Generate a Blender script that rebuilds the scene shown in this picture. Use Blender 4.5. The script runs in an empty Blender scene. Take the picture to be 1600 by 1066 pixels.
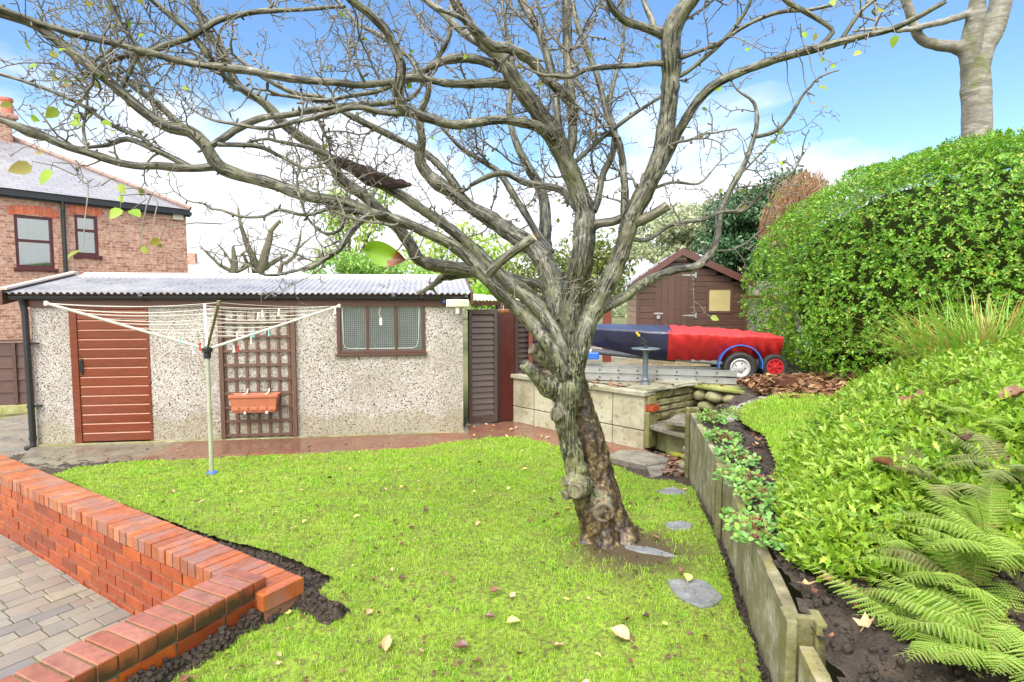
import bpy, bmesh, math, random
import numpy as np
from mathutils import Vector, Matrix, noise as mnoise

random.seed(7)
RNG = np.random.default_rng(7)
sc = bpy.context.scene
COL = sc.collection
PI = math.pi

# ------------------------------------------------------------------ camera model
CAMZ = 1.85
FPX, IW, IH, HOR = 900.0, 1600.0, 1066.0, 470.0
PITCH = math.atan((IH / 2 - HOR) / FPX)
cam_d = bpy.data.cameras.new("camera")
cam = bpy.data.objects.new("camera", cam_d)
COL.objects.link(cam)
cam.location = (0, 0, CAMZ)
cam.rotation_euler = (PI / 2 - PITCH, 0, 0)
cam_d.sensor_width = 36.0
cam_d.lens = 36.0 * FPX / IW
cam_d.clip_end = 3000.0
cam_d.clip_start = 0.05
sc.camera = cam


def ray(px, py):
    x = (px - IW / 2) / FPX
    y = -(py - IH / 2) / FPX
    c, s = math.cos(PITCH), math.sin(PITCH)
    d = Vector((x, c + y * s, -s + y * c))
    return d / d.y


def P(px, py, Y):
    d = ray(px, py)
    return Vector((d.x * Y, Y, CAMZ + d.z * Y))


def G(px, py, z):
    d = ray(px, py)
    t = (z - CAMZ) / d.z
    return Vector((d.x * t, t, z))


# ------------------------------------------------------------------ object helpers
def tag(o, label=None, cat=None, group=None, kind=None):
    if label: o["label"] = label
    if cat: o["category"] = cat
    if group: o["group"] = group
    if kind: o["kind"] = kind
    return o


def thing(name, label, cat, loc=(0, 0, 0), rz=0.0, group=None):
    o = bpy.data.objects.new(name, None)
    COL.objects.link(o)
    o.location = loc
    o.rotation_euler = (0, 0, rz)
    o.empty_display_size = 0.1
    return tag(o, label, cat, group)


def link_mesh(name, me, m, parent=None, smooth=False):
    o = bpy.data.objects.new(name, me)
    COL.objects.link(o)
    if m is not None:
        if isinstance(m, (list, tuple)):
            for k in m: me.materials.append(k)
        else:
            me.materials.append(m)
    if smooth:
        me.polygons.foreach_set("use_smooth", np.ones(len(me.polygons), dtype=bool))
    if parent is not None:
        o.parent = parent
    return o


def copy_tree(o, parent=None):
    c = o.copy()
    COL.objects.link(c)
    if parent is not None:
        c.parent = parent
    for ch in [x for x in COL.objects if x.parent == o]:
        copy_tree(ch, c)
    return c


def smoothstep(a, b, x):
    t = np.clip((x - a) / (b - a), 0, 1)
    return t * t * (3 - 2 * t)


class MB:
    """collects shapes for ONE mesh"""

    def __init__(s):
        s.v, s.f, s.bk, s.mi = [], [], [], []
        s.use_bk = False

    def add(s, vs, fs, mi=0):
        b = len(s.v)
        s.v.extend([tuple(p) for p in vs])
        s.f.extend([tuple(i + b for i in f) for f in fs])
        s.mi.extend([mi] * len(fs))
        if s.use_bk: s.bk.extend([(0, 0, 0)] * len(vs))

    def box(s, a, b, M=None, mi=0):
        x0, y0, z0 = a; x1, y1, z1 = b
        vs = [Vector(p) for p in ((x0, y0, z0), (x1, y0, z0), (x1, y1, z0), (x0, y1, z0), (x0, y0, z1), (x1, y0, z1), (x1, y1, z1), (x0, y1, z1))]
        if M is not None: vs = [M @ p for p in vs]
        s.add(vs, [(0, 3, 2, 1), (4, 5, 6, 7), (0, 1, 5, 4), (1, 2, 6, 5), (2, 3, 7, 6), (3, 0, 4, 7)], mi)

    def bar(s, p, q, w, h, up=(0, 0, 1), mi=0):
        p, q = Vector(p), Vector(q)
        d = (q - p); L = d.length; d.normalize()
        u = Vector(up); side = d.cross(u)
        if side.length < 1e-4: side = d.cross(Vector((1, 0, 0)))
        side.normalize(); u = side.cross(d)
        vs = []
        for t in (p, q):
            for a, b in ((-1, -1), (1, -1), (1, 1), (-1, 1)):
                vs.append(t + side * (a * w / 2) + u * (b * h / 2))
        s.add(vs, [(3, 2, 1, 0), (4, 5, 6, 7), (0, 1, 5, 4), (1, 2, 6, 5), (2, 3, 7, 6), (3, 0, 4, 7)], mi)

    def tube(s, pts, rad, n=8, cap=True, mi=0):
        pts = [Vector(p) for p in pts]
        if not hasattr(rad, "__len__"): rad = [rad] * len(pts)
        t0 = (pts[1] - pts[0]).normalized()
        ref = Vector((0, 0, 1)) if abs(t0.z) < 0.9 else Vector((1, 0, 0))
        nx = t0.cross(ref).normalized()
        b = len(s.v); L = 0.0
        for i, p in enumerate(pts):
            if i == 0: t = t0
            elif i == len(pts) - 1: t = (pts[i] - pts[i - 1]).normalized()
            else: t = (pts[i + 1] - pts[i - 1]).normalized()
            nx = (nx - t * nx.dot(t)).normalized()
            ny = t.cross(nx)
            if i: L += (pts[i] - pts[i - 1]).length
            for k in range(n):
                a = 2 * PI * k / n
                s.v.append(tuple(p + (nx * math.cos(a) + ny * math.sin(a)) * rad[i]))
                if s.use_bk: s.bk.append((math.cos(a) * rad[i], math.sin(a) * rad[i], L))
        fs = []
        for i in range(len(pts) - 1):
            for k in range(n):
                a0 = b + i * n + k; a1 = b + i * n + (k + 1) % n
                fs.append((a0, a1, a1 + n, a0 + n))
        if cap:
            fs.append(tuple(b + k for k in reversed(range(n))))
            fs.append(tuple(b + (len(pts) - 1) * n + k for k in range(n)))
        s.f.extend(fs); s.mi.extend([mi] * len(fs))

    def lathe(s, prof, n=24, M=None, mi=0, close=False):
        """prof: (radius, height) pairs turned about local z"""
        vs = []
        for r, z in prof:
            for k in range(n):
                a = 2 * PI * k / n
                vs.append(Vector((r * math.cos(a), r * math.sin(a), z)))
        if M is not None: vs = [M @ p for p in vs]
        fs = []
        m = len(prof)
        for i in range(m if close else m - 1):
            j = (i + 1) % m
            for k in range(n):
                fs.append((i * n + k, i * n + (k + 1) % n, j * n + (k + 1) % n, j * n + k))
        if not close:
            fs.append(tuple(reversed(range(n))))
            fs.append(tuple((m - 1) * n + k for k in range(n)))
        s.add(vs, fs, mi)

    def prism(s, poly, z0, z1, M=None, mi=0):
        n = len(poly)
        vs = [Vector((p[0], p[1], z0)) for p in poly] + [Vector((p[0], p[1], z1)) for p in poly]
        if M is not None: vs = [M @ p for p in vs]
        fs = [tuple(reversed(range(n))), tuple(range(n, 2 * n))]
        for i in range(n):
            j = (i + 1) % n
            fs.append((i, j, j + n, i + n))
        s.add(vs, fs, mi)

    def build(s, name, m, parent=None, smooth=False, bevel=0.0, segs=2, recalc=True):
        me = bpy.data.meshes.new(name)
        me.from_pydata(s.v, [], s.f)
        if s.use_bk and s.bk:
            at = me.attributes.new("bk", "FLOAT_VECTOR", "POINT")
            at.data.foreach_set("vector", np.array(s.bk, dtype=np.float32).ravel())
        if any(s.mi): me.polygons.foreach_set("material_index", np.array(s.mi, dtype=np.int32))
        if recalc:
            bm = bmesh.new(); bm.from_mesh(me)
            bmesh.ops.recalc_face_normals(bm, faces=bm.faces)
            bm.to_mesh(me); bm.free()
        o = link_mesh(name, me, m, parent, smooth)
        if bevel > 0:
            md = o.modifiers.new("edge", "BEVEL")
            md.width = bevel; md.segments = segs; md.limit_method = "ANGLE"; md.angle_limit = math.radians(40)
        return o


def fast_mesh(name, verts, faces, m, parent=None, smooth=False):
    """verts (N,3) array, faces (F,k) int array"""
    me = bpy.data.meshes.new(name)
    F, k = faces.shape
    me.vertices.add(len(verts))
    me.vertices.foreach_set("co", np.ascontiguousarray(verts, dtype=np.float32).ravel())
    me.loops.add(F * k)
    me.loops.foreach_set("vertex_index", np.ascontiguousarray(faces, dtype=np.int32).ravel())
    me.polygons.add(F)
    me.polygons.foreach_set("loop_start", np.arange(0, F * k, k, dtype=np.int32))
    me.polygons.foreach_set("loop_total", np.full(F, k, dtype=np.int32))
    me.update(calc_edges=True)
    me.validate()
    return link_mesh(name, me, m, parent, smooth)


def unit(a):
    return a / np.maximum(np.linalg.norm(a, axis=-1, keepdims=True), 1e-9)


def scatter_arr(tv, tf, pos, X, Y, Z, scale):
    """copies of a template (tv verts, tf faces) on frames X,Y,Z -> verts, faces"""
    tv = np.asarray(tv, float); tf = np.asarray(tf, int)
    n = len(pos); scale = np.broadcast_to(np.asarray(scale, float).reshape(-1, 1, 1), (n, 1, 1))
    v = pos[:, None, :] + scale * (tv[None, :, 0:1] * X[:, None, :] + tv[None, :, 1:2] * Y[:, None, :] + tv[None, :, 2:3] * Z[:, None, :])
    f = tf[None] + (np.arange(n) * len(tv))[:, None, None]
    return v.reshape(-1, 3), f.reshape(-1, tf.shape[1])


def frames(d, up):
    """X along d, Z near up"""
    X = unit(d); Y = unit(np.cross(up, X)); Z = np.cross(X, Y)
    return X, Y, Z


def in_poly(px, py, poly):
    inside = np.zeros(px.shape, bool)
    n = len(poly); j = n - 1
    for i in range(n):
        xi, yi = poly[i][0], poly[i][1]; xj, yj = poly[j][0], poly[j][1]
        c = ((yi > py) != (yj > py)) & (px < (xj - xi) * (py - yi) / ((yj - yi) if abs(yj - yi) > 1e-12 else 1e-12) + xi)
        inside ^= c; j = i
    return inside


def vnoise(x, y, f=1.0, seed=0.0):
    """cheap smooth value noise in 2-D, numpy, ~0..1"""
    x = np.asarray(x) * f + seed * 13.7; y = np.asarray(y) * f + seed * 7.3
    xi, yi = np.floor(x), np.floor(y); fx, fy = x - xi, y - yi
    fx = fx * fx * (3 - 2 * fx); fy = fy * fy * (3 - 2 * fy)
    h = lambda a, b: np.modf(np.abs(np.sin(a * 127.1 + b * 311.7) * 43758.5453))[0]
    return (h(xi, yi) * (1 - fx) + h(xi + 1, yi) * fx) * (1 - fy) + (h(xi, yi + 1) * (1 - fx) + h(xi + 1, yi + 1) * fx) * fy


# ------------------------------------------------------------------ material helpers
def S(r, g, b):
    f = lambda c: (c / 255 / 12.92) if c / 255 <= 0.04045 else ((c / 255 + 0.055) / 1.055) ** 2.4
    return (f(r), f(g), f(b), 1.0)


class NT:
    def __init__(s, name):
        s.m = bpy.data.materials.new(name); s.m.use_nodes = True
        s.nt = s.m.node_tree; s.n = s.nt.nodes; s.l = s.nt.links
        s.n.clear()
        s.out = s.n.new("ShaderNodeOutputMaterial")
        s.b = s.n.new("ShaderNodeBsdfPrincipled")
        s.l.new(s.b.outputs[0], s.out.inputs[0])

    def set(s, sock, v):
        if isinstance(v, bpy.types.NodeSocket): s.l.new(v, sock)
        else: sock.default_value = v

    def node(s, t, **kw):
        n = s.n.new(t)
        for k, v in kw.items(): setattr(n, k, v)
        return n

    def coords(s, kind="Object", scale=(1, 1, 1), attr=None, rot=(0, 0, 0)):
        if attr:
            c = s.node("ShaderNodeAttribute", attribute_name=attr).outputs["Vector"]
        elif kind == "World":
            c = s.node("ShaderNodeNewGeometry").outputs["Position"]
        else:
            c = s.node("ShaderNodeTexCoord").outputs[kind]
        mp = s.node("ShaderNodeMapping"); mp.inputs["Scale"].default_value = scale; mp.inputs["Rotation"].default_value = rot
        s.l.new(c, mp.inputs["Vector"])
        return mp.outputs[0]

    def noise(s, vec, scale, detail=4, rough=0.55, dist=0.0):
        n = s.node("ShaderNodeTexNoise"); s.l.new(vec, n.inputs["Vector"])
        n.inputs["Scale"].default_value = scale; n.inputs["Detail"].default_value = detail
        n.inputs["Roughness"].default_value = rough; n.inputs["Distortion"].default_value = dist
        return n.outputs["Fac"]

    def voronoi(s, vec, scale, feature="F1", rnd=1.0):
        n = s.node("ShaderNodeTexVoronoi", feature=feature); s.l.new(vec, n.inputs["Vector"])
        n.inputs["Scale"].default_value = scale
        if "Randomness" in n.inputs: n.inputs["Randomness"].default_value = rnd
        return n

    def ramp(s, fac, stops, interp="LINEAR"):
        r = s.node("ShaderNodeValToRGB"); s.l.new(fac, r.inputs[0])
        cr = r.color_ramp; cr.interpolation = interp
        while len(cr.elements) < len(stops): cr.elements.new(0.5)
        for e, (p, c) in zip(cr.elements, stops):
            e.position = p; e.color = c if hasattr(c, "__len__") else (c, c, c, 1)
        return r.outputs[0]

    def mix(s, fac, a, b, blend="MIX"):
        n = s.node("ShaderNodeMix", data_type="RGBA", blend_type=blend)
        s.set(n.inputs[0], fac); s.set(n.inputs[6], a); s.set(n.inputs[7], b)
        return n.outputs[2]

    def math(s, op, a, b=0.0, clamp=False):
        n = s.node("ShaderNodeMath", operation=op, use_clamp=clamp)
        s.set(n.inputs[0], a); s.set(n.inputs[1], b)
        return n.outputs[0]

    def island(s):
        return s.node("ShaderNodeNewGeometry").outputs["Random Per Island"]

    def bump(s, h, strength=0.4, dist=0.01, prev=None):
        n = s.node("ShaderNodeBump"); s.l.new(h, n.inputs["Height"])
        n.inputs["Strength"].default_value = strength; n.inputs["Distance"].default_value = dist
        if prev is not None: s.l.new(prev, n.inputs["Normal"])
        s.l.new(n.outputs[0], s.b.inputs["Normal"])
        return n.outputs[0]

    def fin(s, color=None, rough=None, spec=None, metal=None, transl=None, coat=None):
        if color is not None: s.set(s.b.inputs["Base Color"], color)
        if rough is not None: s.set(s.b.inputs["Roughness"], rough)
        if spec is not None: s.b.inputs["Specular IOR Level"].default_value = spec
        if metal is not None: s.b.inputs["Metallic"].default_value = metal
        if coat is not None:
            s.b.inputs["Coat Weight"].default_value = coat; s.b.inputs["Coat Roughness"].default_value = 0.08
        if transl:
            t = s.node("ShaderNodeBsdfTranslucent"); s.set(t.inputs["Color"], color)
            mx = s.node("ShaderNodeMixShader"); mx.inputs[0].default_value = transl
            s.l.new(s.b.outputs[0], mx.inputs[1]); s.l.new(t.outputs[0], mx.inputs[2])
            s.l.new(mx.outputs[0], s.out.inputs[0])
        return s.m


def m_plain(name, c, rough=0.5, var=0.15, scale=12, bump=0.1, metal=0.0, spec=0.5, kind="Object", coat=None):
    """one colour broken by soft noise, with a fine bump"""
    t = NT(name); co = t.coords(kind)
    n = t.noise(co, scale, 5, 0.6)
    lo = tuple(x * (1 - var) for x in c[:3]) + (1,); hi = tuple(min(1, x * (1 + var)) for x in c[:3]) + (1,)
    col = t.ramp(n, [(0.3, lo), (0.7, hi)])
    if bump: t.bump(t.noise(co, scale * 6, 3), bump, 0.004)
    return t.fin(col, rough, spec, metal, coat=coat)


def m_leaf(name, cols, rough=0.4, transl=0.3, spec=0.5, patch=None):
    """leaves: each island takes a colour of its own from the list"""
    t = NT(name); r = t.island()
    n = len(cols)
    col = t.ramp(r, [((i + 0.5) / n, c) for i, c in enumerate(cols)])
    co = t.coords("World")
    col = t.mix(t.ramp(t.noise(co, 2.3, 3), [(0.35, 0.0), (0.7, 0.55)]), col, patch or cols[-1])
    return t.fin(col, rough, spec, transl=transl)


def m_wood(name, c1, c2, rough=0.5, grain=(1, 12, 12), scale=6, bump=0.25, isl=0.25, spec=0.5, coat=None, wet=None):
    t = NT(name); co = t.coords("Object", grain)
    n = t.noise(co, scale, 6, 0.65, 0.6)
    col = t.ramp(n, [(0.25, c1), (0.75, c2)])
    v = t.ramp(t.island(), [(0.0, (1 - isl,) * 3 + (1,)), (1.0, (1 + isl,) * 3 + (1,))])
    col = t.mix(1.0, col, v, "MULTIPLY")
    t.bump(n, bump, 0.004)
    return t.fin(col, rough, spec, coat=coat)
# ------------------------------------------------------------------ render settings, sky, sun
sc.view_settings.view_transform = "Standard"
sc.view_settings.look = "None"
sc.view_settings.gamma = 1.0
sc.view_settings.exposure = 0.5
sc.cycles.max_bounces = 8
sc.cycles.transparent_max_bounces = 12
sc.cycles.use_denoising = True
sc.cycles.sample_clamp_indirect = 6.0

SUN_EL, SUN_ROT = math.radians(48), math.radians(205)   # high, behind the camera and to the left
W = bpy.data.worlds.new("World"); sc.world = W; W.use_nodes = True
wn, wl = W.node_tree.nodes, W.node_tree.links
wn.clear()
wout = wn.new("ShaderNodeOutputWorld"); bg = wn.new("ShaderNodeBackground")
wl.new(bg.outputs[0], wout.inputs[0]); bg.inputs["Strength"].default_value = 0.15
sky = wn.new("ShaderNodeTexSky"); sky.sky_type = "NISHITA"; sky.sun_disc = False
sky.sun_elevation = SUN_EL; sky.sun_rotation = SUN_ROT; sky.air_density = 1.0; sky.dust_density = 0.4; sky.ozone_density = 1.5
hs = wn.new("ShaderNodeHueSaturation"); hs.inputs["Saturation"].default_value = 1.16; hs.inputs["Value"].default_value = 1.26; hs.inputs["Hue"].default_value = 0.501
wl.new(sky.outputs[0], hs.inputs["Color"])


def wmath(op, a, b=0.0, clamp=False):
    n = wn.new("ShaderNodeMath"); n.operation = op; n.use_clamp = clamp
    for k, v in enumerate((a, b)):
        if isinstance(v, bpy.types.NodeSocket): wl.new(v, n.inputs[k])
        else: n.inputs[k].default_value = v
    return n.outputs[0]


tc = wn.new("ShaderNodeTexCoord")
sx = wn.new("ShaderNodeSeparateXYZ"); wl.new(tc.outputs["Generated"], sx.inputs[0])
mp = wn.new("ShaderNodeMapping"); mp.inputs["Scale"].default_value = (1.0, 1.0, 2.2); mp.inputs["Location"].default_value = (0.35, 0.2, 0.0)
wl.new(tc.outputs["Generated"], mp.inputs[0])
cn = wn.new("ShaderNodeTexNoise"); wl.new(mp.outputs[0], cn.inputs["Vector"])
cn.inputs["Scale"].default_value = 2.6; cn.inputs["Detail"].default_value = 9; cn.inputs["Roughness"].default_value = 0.56; cn.inputs["Distortion"].default_value = 0.25
# cloud banks lie low on the horizon, an unseen deck is added behind and overhead as neutral fill
low = wmath("MULTIPLY", wmath("SUBTRACT", 0.29, sx.outputs["Z"]), 1.9)
lowc = wmath("MAXIMUM", low, -0.13)
back = wmath("MULTIPLY", wmath("ADD", wmath("MULTIPLY", sx.outputs["Y"], -1.0), 0.12, True), 1.2)
over = wmath("MULTIPLY", wmath("SUBTRACT", sx.outputs["Z"], 0.62, True), 2.2)
cov = wmath("ADD", wmath("ADD", cn.outputs["Fac"], lowc), wmath("ADD", back, over))
left = wmath("MULTIPLY", wmath("SUBTRACT", wmath("MULTIPLY", sx.outputs["X"], -1.0), 0.35), 0.10)
right = wmath("MULTIPLY", wmath("MAXIMUM", wmath("SUBTRACT", sx.outputs["X"], 0.38), 0.0), -1.35)
cov = wmath("ADD", cov, right)
cr = wn.new("ShaderNodeValToRGB"); wl.new(cov, cr.inputs[0])
cr.color_ramp.elements[0].position = 0.50; cr.color_ramp.elements[0].color = (0, 0, 0, 1)
cr.color_ramp.elements[1].position = 0.70; cr.color_ramp.elements[1].color = (1, 1, 1, 1)
cl = wn.new("ShaderNodeMix"); cl.data_type = "RGBA"
CLOUD = wn.new("ShaderNodeMix"); CLOUD.data_type = "RGBA"
# the added deck behind and overhead is brightened to light the ground
wl.new(wmath("MULTIPLY", wmath("ADD", wmath("MULTIPLY", sx.outputs["Y"], -0.45), wmath("MULTIPLY", sx.outputs["Z"], 1.05)), 1.0, True), CLOUD.inputs[0])
CLOUD.inputs[6].default_value = (6.3, 6.5, 6.9, 1); CLOUD.inputs[7].default_value = (21.0, 20.2, 19.0, 1)
wl.new(cr.outputs[0], cl.inputs[0]); wl.new(hs.outputs[0], cl.inputs[6]); wl.new(CLOUD.outputs[2], cl.inputs[7])
wl.new(cl.outputs[2], bg.inputs["Color"])

sd = bpy.data.lights.new("sun", "SUN"); sd.energy = 2.6; sd.angle = math.radians(24); sd.color = (1.0, 0.95, 0.88)
so = bpy.data.objects.new("sun", sd); COL.objects.link(so)
_sd = Vector((math.sin(SUN_ROT) * math.cos(SUN_EL), math.cos(SUN_ROT) * math.cos(SUN_EL), math.sin(SUN_EL)))
so.rotation_euler = (-_sd).to_track_quat("-Z", "Y").to_euler()


# ------------------------------------------------------------------ terrain heights
def lawn_z(x, y):
    y = np.asarray(y, float)
    return 0.04 + 0.32 * (1 - smoothstep(3.0, 6.9, y)) + 0.012 * (vnoise(x, y, 1.7, 1) - 0.5) * smoothstep(7.2, 6.0, y)


# the concrete board wall, from the far post to the near one and on past the camera
RW = [Vector((1.78, 5.62)), Vector((1.385, 3.66)), Vector((0.975, 1.86)), Vector((0.66, 0.35))]


def wall_x(y):
    ys = [p.y for p in RW][::-1]; xs = [p.x for p in RW][::-1]
    return np.interp(y, ys, xs)


def bed_z(x, y):
    x = np.asarray(x, float); y = np.asarray(y, float)
    d = x - wall_x(y)
    slope = 0.30 - 0.24 * smoothstep(3.8, 5.6, y)
    return 0.76 + np.clip(d - 0.4, 0, 3.2) * slope + 0.03 * (vnoise(x, y, 2.1, 3) - 0.5)


def grid_sheet(name, poly, step, zf, m, smooth=True, jitter=0.0, kind="structure"):
    xs = [p[0] for p in poly]; ys = [p[1] for p in poly]
    X = np.arange(min(xs), max(xs) + step, step); Y = np.arange(min(ys), max(ys) + step, step)
    gx, gy = np.meshgrid(X, Y)
    nx, ny = len(X), len(Y)
    z = zf(gx, gy)
    v = np.stack([gx, gy, z], -1).reshape(-1, 3)
    idx = np.arange(nx * ny).reshape(ny, nx)
    f = np.stack([idx[:-1, :-1], idx[:-1, 1:], idx[1:, 1:], idx[1:, :-1]], -1).reshape(-1, 4)
    c = v[f].mean(1)
    keep = in_poly(c[:, 0], c[:, 1], poly)
    f = f[keep]
    used = np.unique(f); rem = np.full(len(v), -1); rem[used] = np.arange(len(used))
    o = fast_mesh(name, v[used], rem[f], m, smooth=smooth)
    return tag(o, kind=kind)


def xy(p): return (p.x, p.y)


# ------------------------------------------------------------------ materials of the ground
def mat_soil(name="soil", wet=0.55):
    t = NT(name); co = t.coords("World")
    n = t.noise(co, 9, 8, 0.7); n2 = t.noise(co, 55, 5, 0.7)
    col = t.ramp(n, [(0.3, S(38, 31, 26)), (0.55, S(64, 53, 44)), (0.75, S(94, 80, 68))])
    col = t.mix(t.ramp(t.voronoi(co, 40).outputs["Distance"], [(0.0, 0.5), (0.25, 0.0)]), col, S(96, 80, 64))
    b = t.bump(n2, 1.0, 0.02); t.bump(t.noise(co, 180, 3), 0.5, 0.004, b)
    return t.fin(col, wet)


def mat_turf(name, c1, c2, c3):
    t = NT(name); co = t.coords("World")
    n = t.noise(co, 3.2, 6, 0.6); n2 = t.noise(co, 45, 4, 0.7)
    col = t.ramp(n, [(0.3, c1), (0.65, c2)])
    col = t.mix(t.ramp(n2, [(0.42, 0.0), (0.62, 0.85)]), col, c3)
    # ground worn bare round the foot of the tree
    ds = t.node("ShaderNodeVectorMath", operation="DISTANCE"); t.l.new(co, ds.inputs[0]); ds.inputs[1].default_value = WORN
    wr = t.math("ADD", ds.outputs["Value"], t.math("MULTIPLY", t.math("SUBTRACT", n2, 0.5), 0.5))
    col = t.mix(t.ramp(wr, [(0.22, 0.95), (0.5, 0.0)]), col, S(74, 62, 48))
    t.bump(n2, 0.8, 0.012)
    return t.fin(col, 0.85, 0.2)


WORN = (G(962, 856, 0.34).x + 0.08, G(962, 856, 0.34).y - 0.05, 0.34)
M_SOIL = mat_soil()
M_TURF = mat_turf("turf", S(100, 124, 40), S(128, 154, 52), S(80, 68, 48))


def mat_far():
    t = NT("far_ground"); co = t.coords("World")
    col = t.ramp(t.noise(co, 0.25, 5), [(0.35, S(78, 88, 50)), (0.65, S(104, 100, 76))])
    return t.fin(col, 0.9, 0.2)


mb = MB(); mb.add([(-900, -300, -0.06), (900, -300, -0.06), (900, 1500, -0.06), (-900, 1500, -0.06)], [(0, 1, 2, 3)])
tag(mb.build("ground", mat_far()), kind="structure")

# ------------------------------------------------------------------ brick wall frame (two runs at a right angle)
A1 = G(0, 741, 0.50); A2 = G(343, 899, 0.50)
E1 = Vector((A2.x - A1.x, A2.y - A1.y, 0)).normalized()        # along the long run, towards the corner
E2 = Vector((-E1.y, E1.x, 0)) * -1                              # square to it, towards the camera
if E2.y > 0: E2 = -E2
N1 = -E2                                                        # from the paving to the lawn side
NB0 = G(412, 902, 0.55); NB1 = G(112, 1060, 0.55)
F1 = Vector((NB1.x - NB0.x, NB1.y - NB0.y, 0)).normalized()     # along the short run, towards the camera
F2 = Vector((F1.y, -F1.x, 0))
if F2.x > 0: F2 = -F2                                           # towards the paving
CORN = A2 + E1 * 0.36 + N1 * 0.215
BW = 0.215

# ------------------------------------------------------------------ lawn, soil, path
lw = A1 - E1 * 2.4 + N1 * BW
soil_poly = [xy(lw), xy(CORN), xy(NB0 + F1 * 0.0), xy(NB0 + F1 * 3.0), (0.55, 0.1), (wall_x(0.35) + 0.02, 0.35), (wall_x(1.86) + 0.02, 1.86), (wall_x(3.66) + 0.02, 3.66), (wall_x(5.62) + 0.02, 5.62), (1.9, 6.9), (-0.4, 7.5), (-5.9, 6.9)]


def soil_h(x, y):
    lump = (vnoise(x, y, 14, 5) - 0.5) * 0.045 + (vnoise(x, y, 37, 6) - 0.5) * 0.03 + (vnoise(x, y, 80, 2) - 0.5) * 0.014
    d1 = np.abs((x - CORN.x) * N1.x + (y - CORN.y) * N1.y) + 10 * np.maximum(0, (x - CORN.x) * E1.x + (y - CORN.y) * E1.y - 0.25)
    d2 = np.abs((x - NB0.x) * F2.x + (y - NB0.y) * F2.y)
    u2 = (x - NB0.x) * F1.x + (y - NB0.y) * F1.y
    d2 = d2 + 10 * np.maximum(0, -0.05 - u2)
    dc = np.hypot(x - CORN.x, y - CORN.y) * 0.8
    near = np.exp(-(np.minimum(np.minimum(d1, d2), dc) / 0.062) ** 2) * smoothstep(3.8, 3.0, y)
    return lawn_z(x, y) - 0.035 + lump + near * (0.45 - lawn_z(x, y))


SOIL = grid_sheet("soil", soil_poly, 0.018, soil_h, M_SOIL)


def gl(px, py):
    """a point of the photograph on the lawn surface"""
    z = 0.2
    for _ in range(8):
        p = G(px, py, z); z = float(lawn_z(p.x, p.y))
    return (p.x, p.y)


def gb(px, py):
    z = 0.9
    for _ in range(12):
        p = G(px, py, z); z = 0.5 * z + 0.5 * float(bed_z(p.x, p.y))
    return (p.x, p.y)


lawn_px = [(82, 742), (120, 731), (200, 722), (300, 718), (400, 712), (520, 707), (640, 701), (700, 692), (770, 684), (815, 683), (850, 691), (900, 705), (950, 722), (1010, 748), (1050, 752), (1085, 765), (1098, 800),
           (1118, 840), (1135, 890), (1150, 950), (1180, 1010), (1190, 1080), (1230, 1300), (160, 1300), (254, 1064), (302, 1030), (343, 1005), (412, 968), (481, 933), (525, 905), (429, 862), (360, 846), (292, 825), (240, 805), (171, 781), (120, 757)]
lawn_poly = [gl(*p) for p in lawn_px]


def turf_h(x, y): return lawn_z(x, y) + (vnoise(x, y, 20, 9) - 0.5) * 0.012


LAWN = grid_sheet("lawn", lawn_poly, 0.016, turf_h, M_TURF)


def mat_grass(name, cols, dry):
    t = NT(name); r = t.island(); n = len(cols)
    col = t.ramp(r, [((i + 0.5) / n, c) for i, c in enumerate(cols)])
    co = t.coords("World")
    col = t.mix(t.ramp(t.noise(co, 2.6, 4), [(0.42, 0.0), (0.7, 0.45)]), col, dry)
    return t.fin(col, 0.5, 0.25, transl=0.35)


M_GRASS = mat_grass("grass_blade", [S(146, 194, 44), S(166, 210, 58), S(154, 202, 48), S(182, 214, 84), S(104, 152, 38), S(200, 212, 130), S(124, 178, 40), S(90, 134, 36)], S(182, 188, 92))


def grass(name, poly, n, zf, hmin, hmax, w, m, thin=None, near=2.0):
    xs = np.array([p[0] for p in poly]); ys = np.array([p[1] for p in poly])
    pts = []
    got = 0
    while got < n:
        x = RNG.uniform(xs.min(), xs.max(), n); y = RNG.uniform(max(ys.min(), 1.6), ys.max(), n)
        k = in_poly(x, y, poly) & (RNG.random(n) < np.clip(near / y, 0.28, 1) ** 1.3)
        if thin is not None: k &= RNG.random(n) < thin(x, y)
        pts.append(np.stack([x[k], y[k]], -1)); got += k.sum()
    p = np.concatenate(pts)[:n]
    x, y = p[:, 0], p[:, 1]
    z = zf(x, y)
    far = np.clip(y / 3.2, 0.8, 2.2)
    h = RNG.uniform(hmin, hmax, n) * (0.45 + 0.6 * vnoise(x, y, 5, 4) + 0.5 * vnoise(x, y, 19, 14)) * (0.75 + 0.25 * far)
    ww = w * far * RNG.uniform(0.7, 1.3, n)
    a = RNG.uniform(0, 2 * PI, n); lean = RNG.normal(0, 0.75, n)
    side = np.stack([np.cos(a), np.sin(a), np.zeros(n)], -1); fwd = np.stack([-np.sin(a), np.cos(a), np.zeros(n)], -1)
    base = np.stack([x, y, z - 0.004], -1)
    mid = base + fwd * (h * 0.22 * lean)[:, None]; mid[:, 2] += h * 0.6
    tip = base + fwd * (h * 0.85 * lean)[:, None]; tip[:, 2] += h * np.clip(1.0 - 0.25 * np.abs(lean), 0.3, 1)
    v = np.stack([base - side * ww[:, None] / 2, base + side * ww[:, None] / 2, mid + side * ww[:, None] * 0.36, mid - side * ww[:, None] * 0.36, tip], 1)
    i = np.arange(n)[:, None] * 5
    me_f = np.concatenate([i + np.array([[0, 1, 2]]), i + np.array([[0, 2, 3]]), i + np.array([[3, 2, 4]])], 0)
    o = fast_mesh(name, v.reshape(-1, 3), me_f, m)
    return tag(o, kind="stuff")


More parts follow.
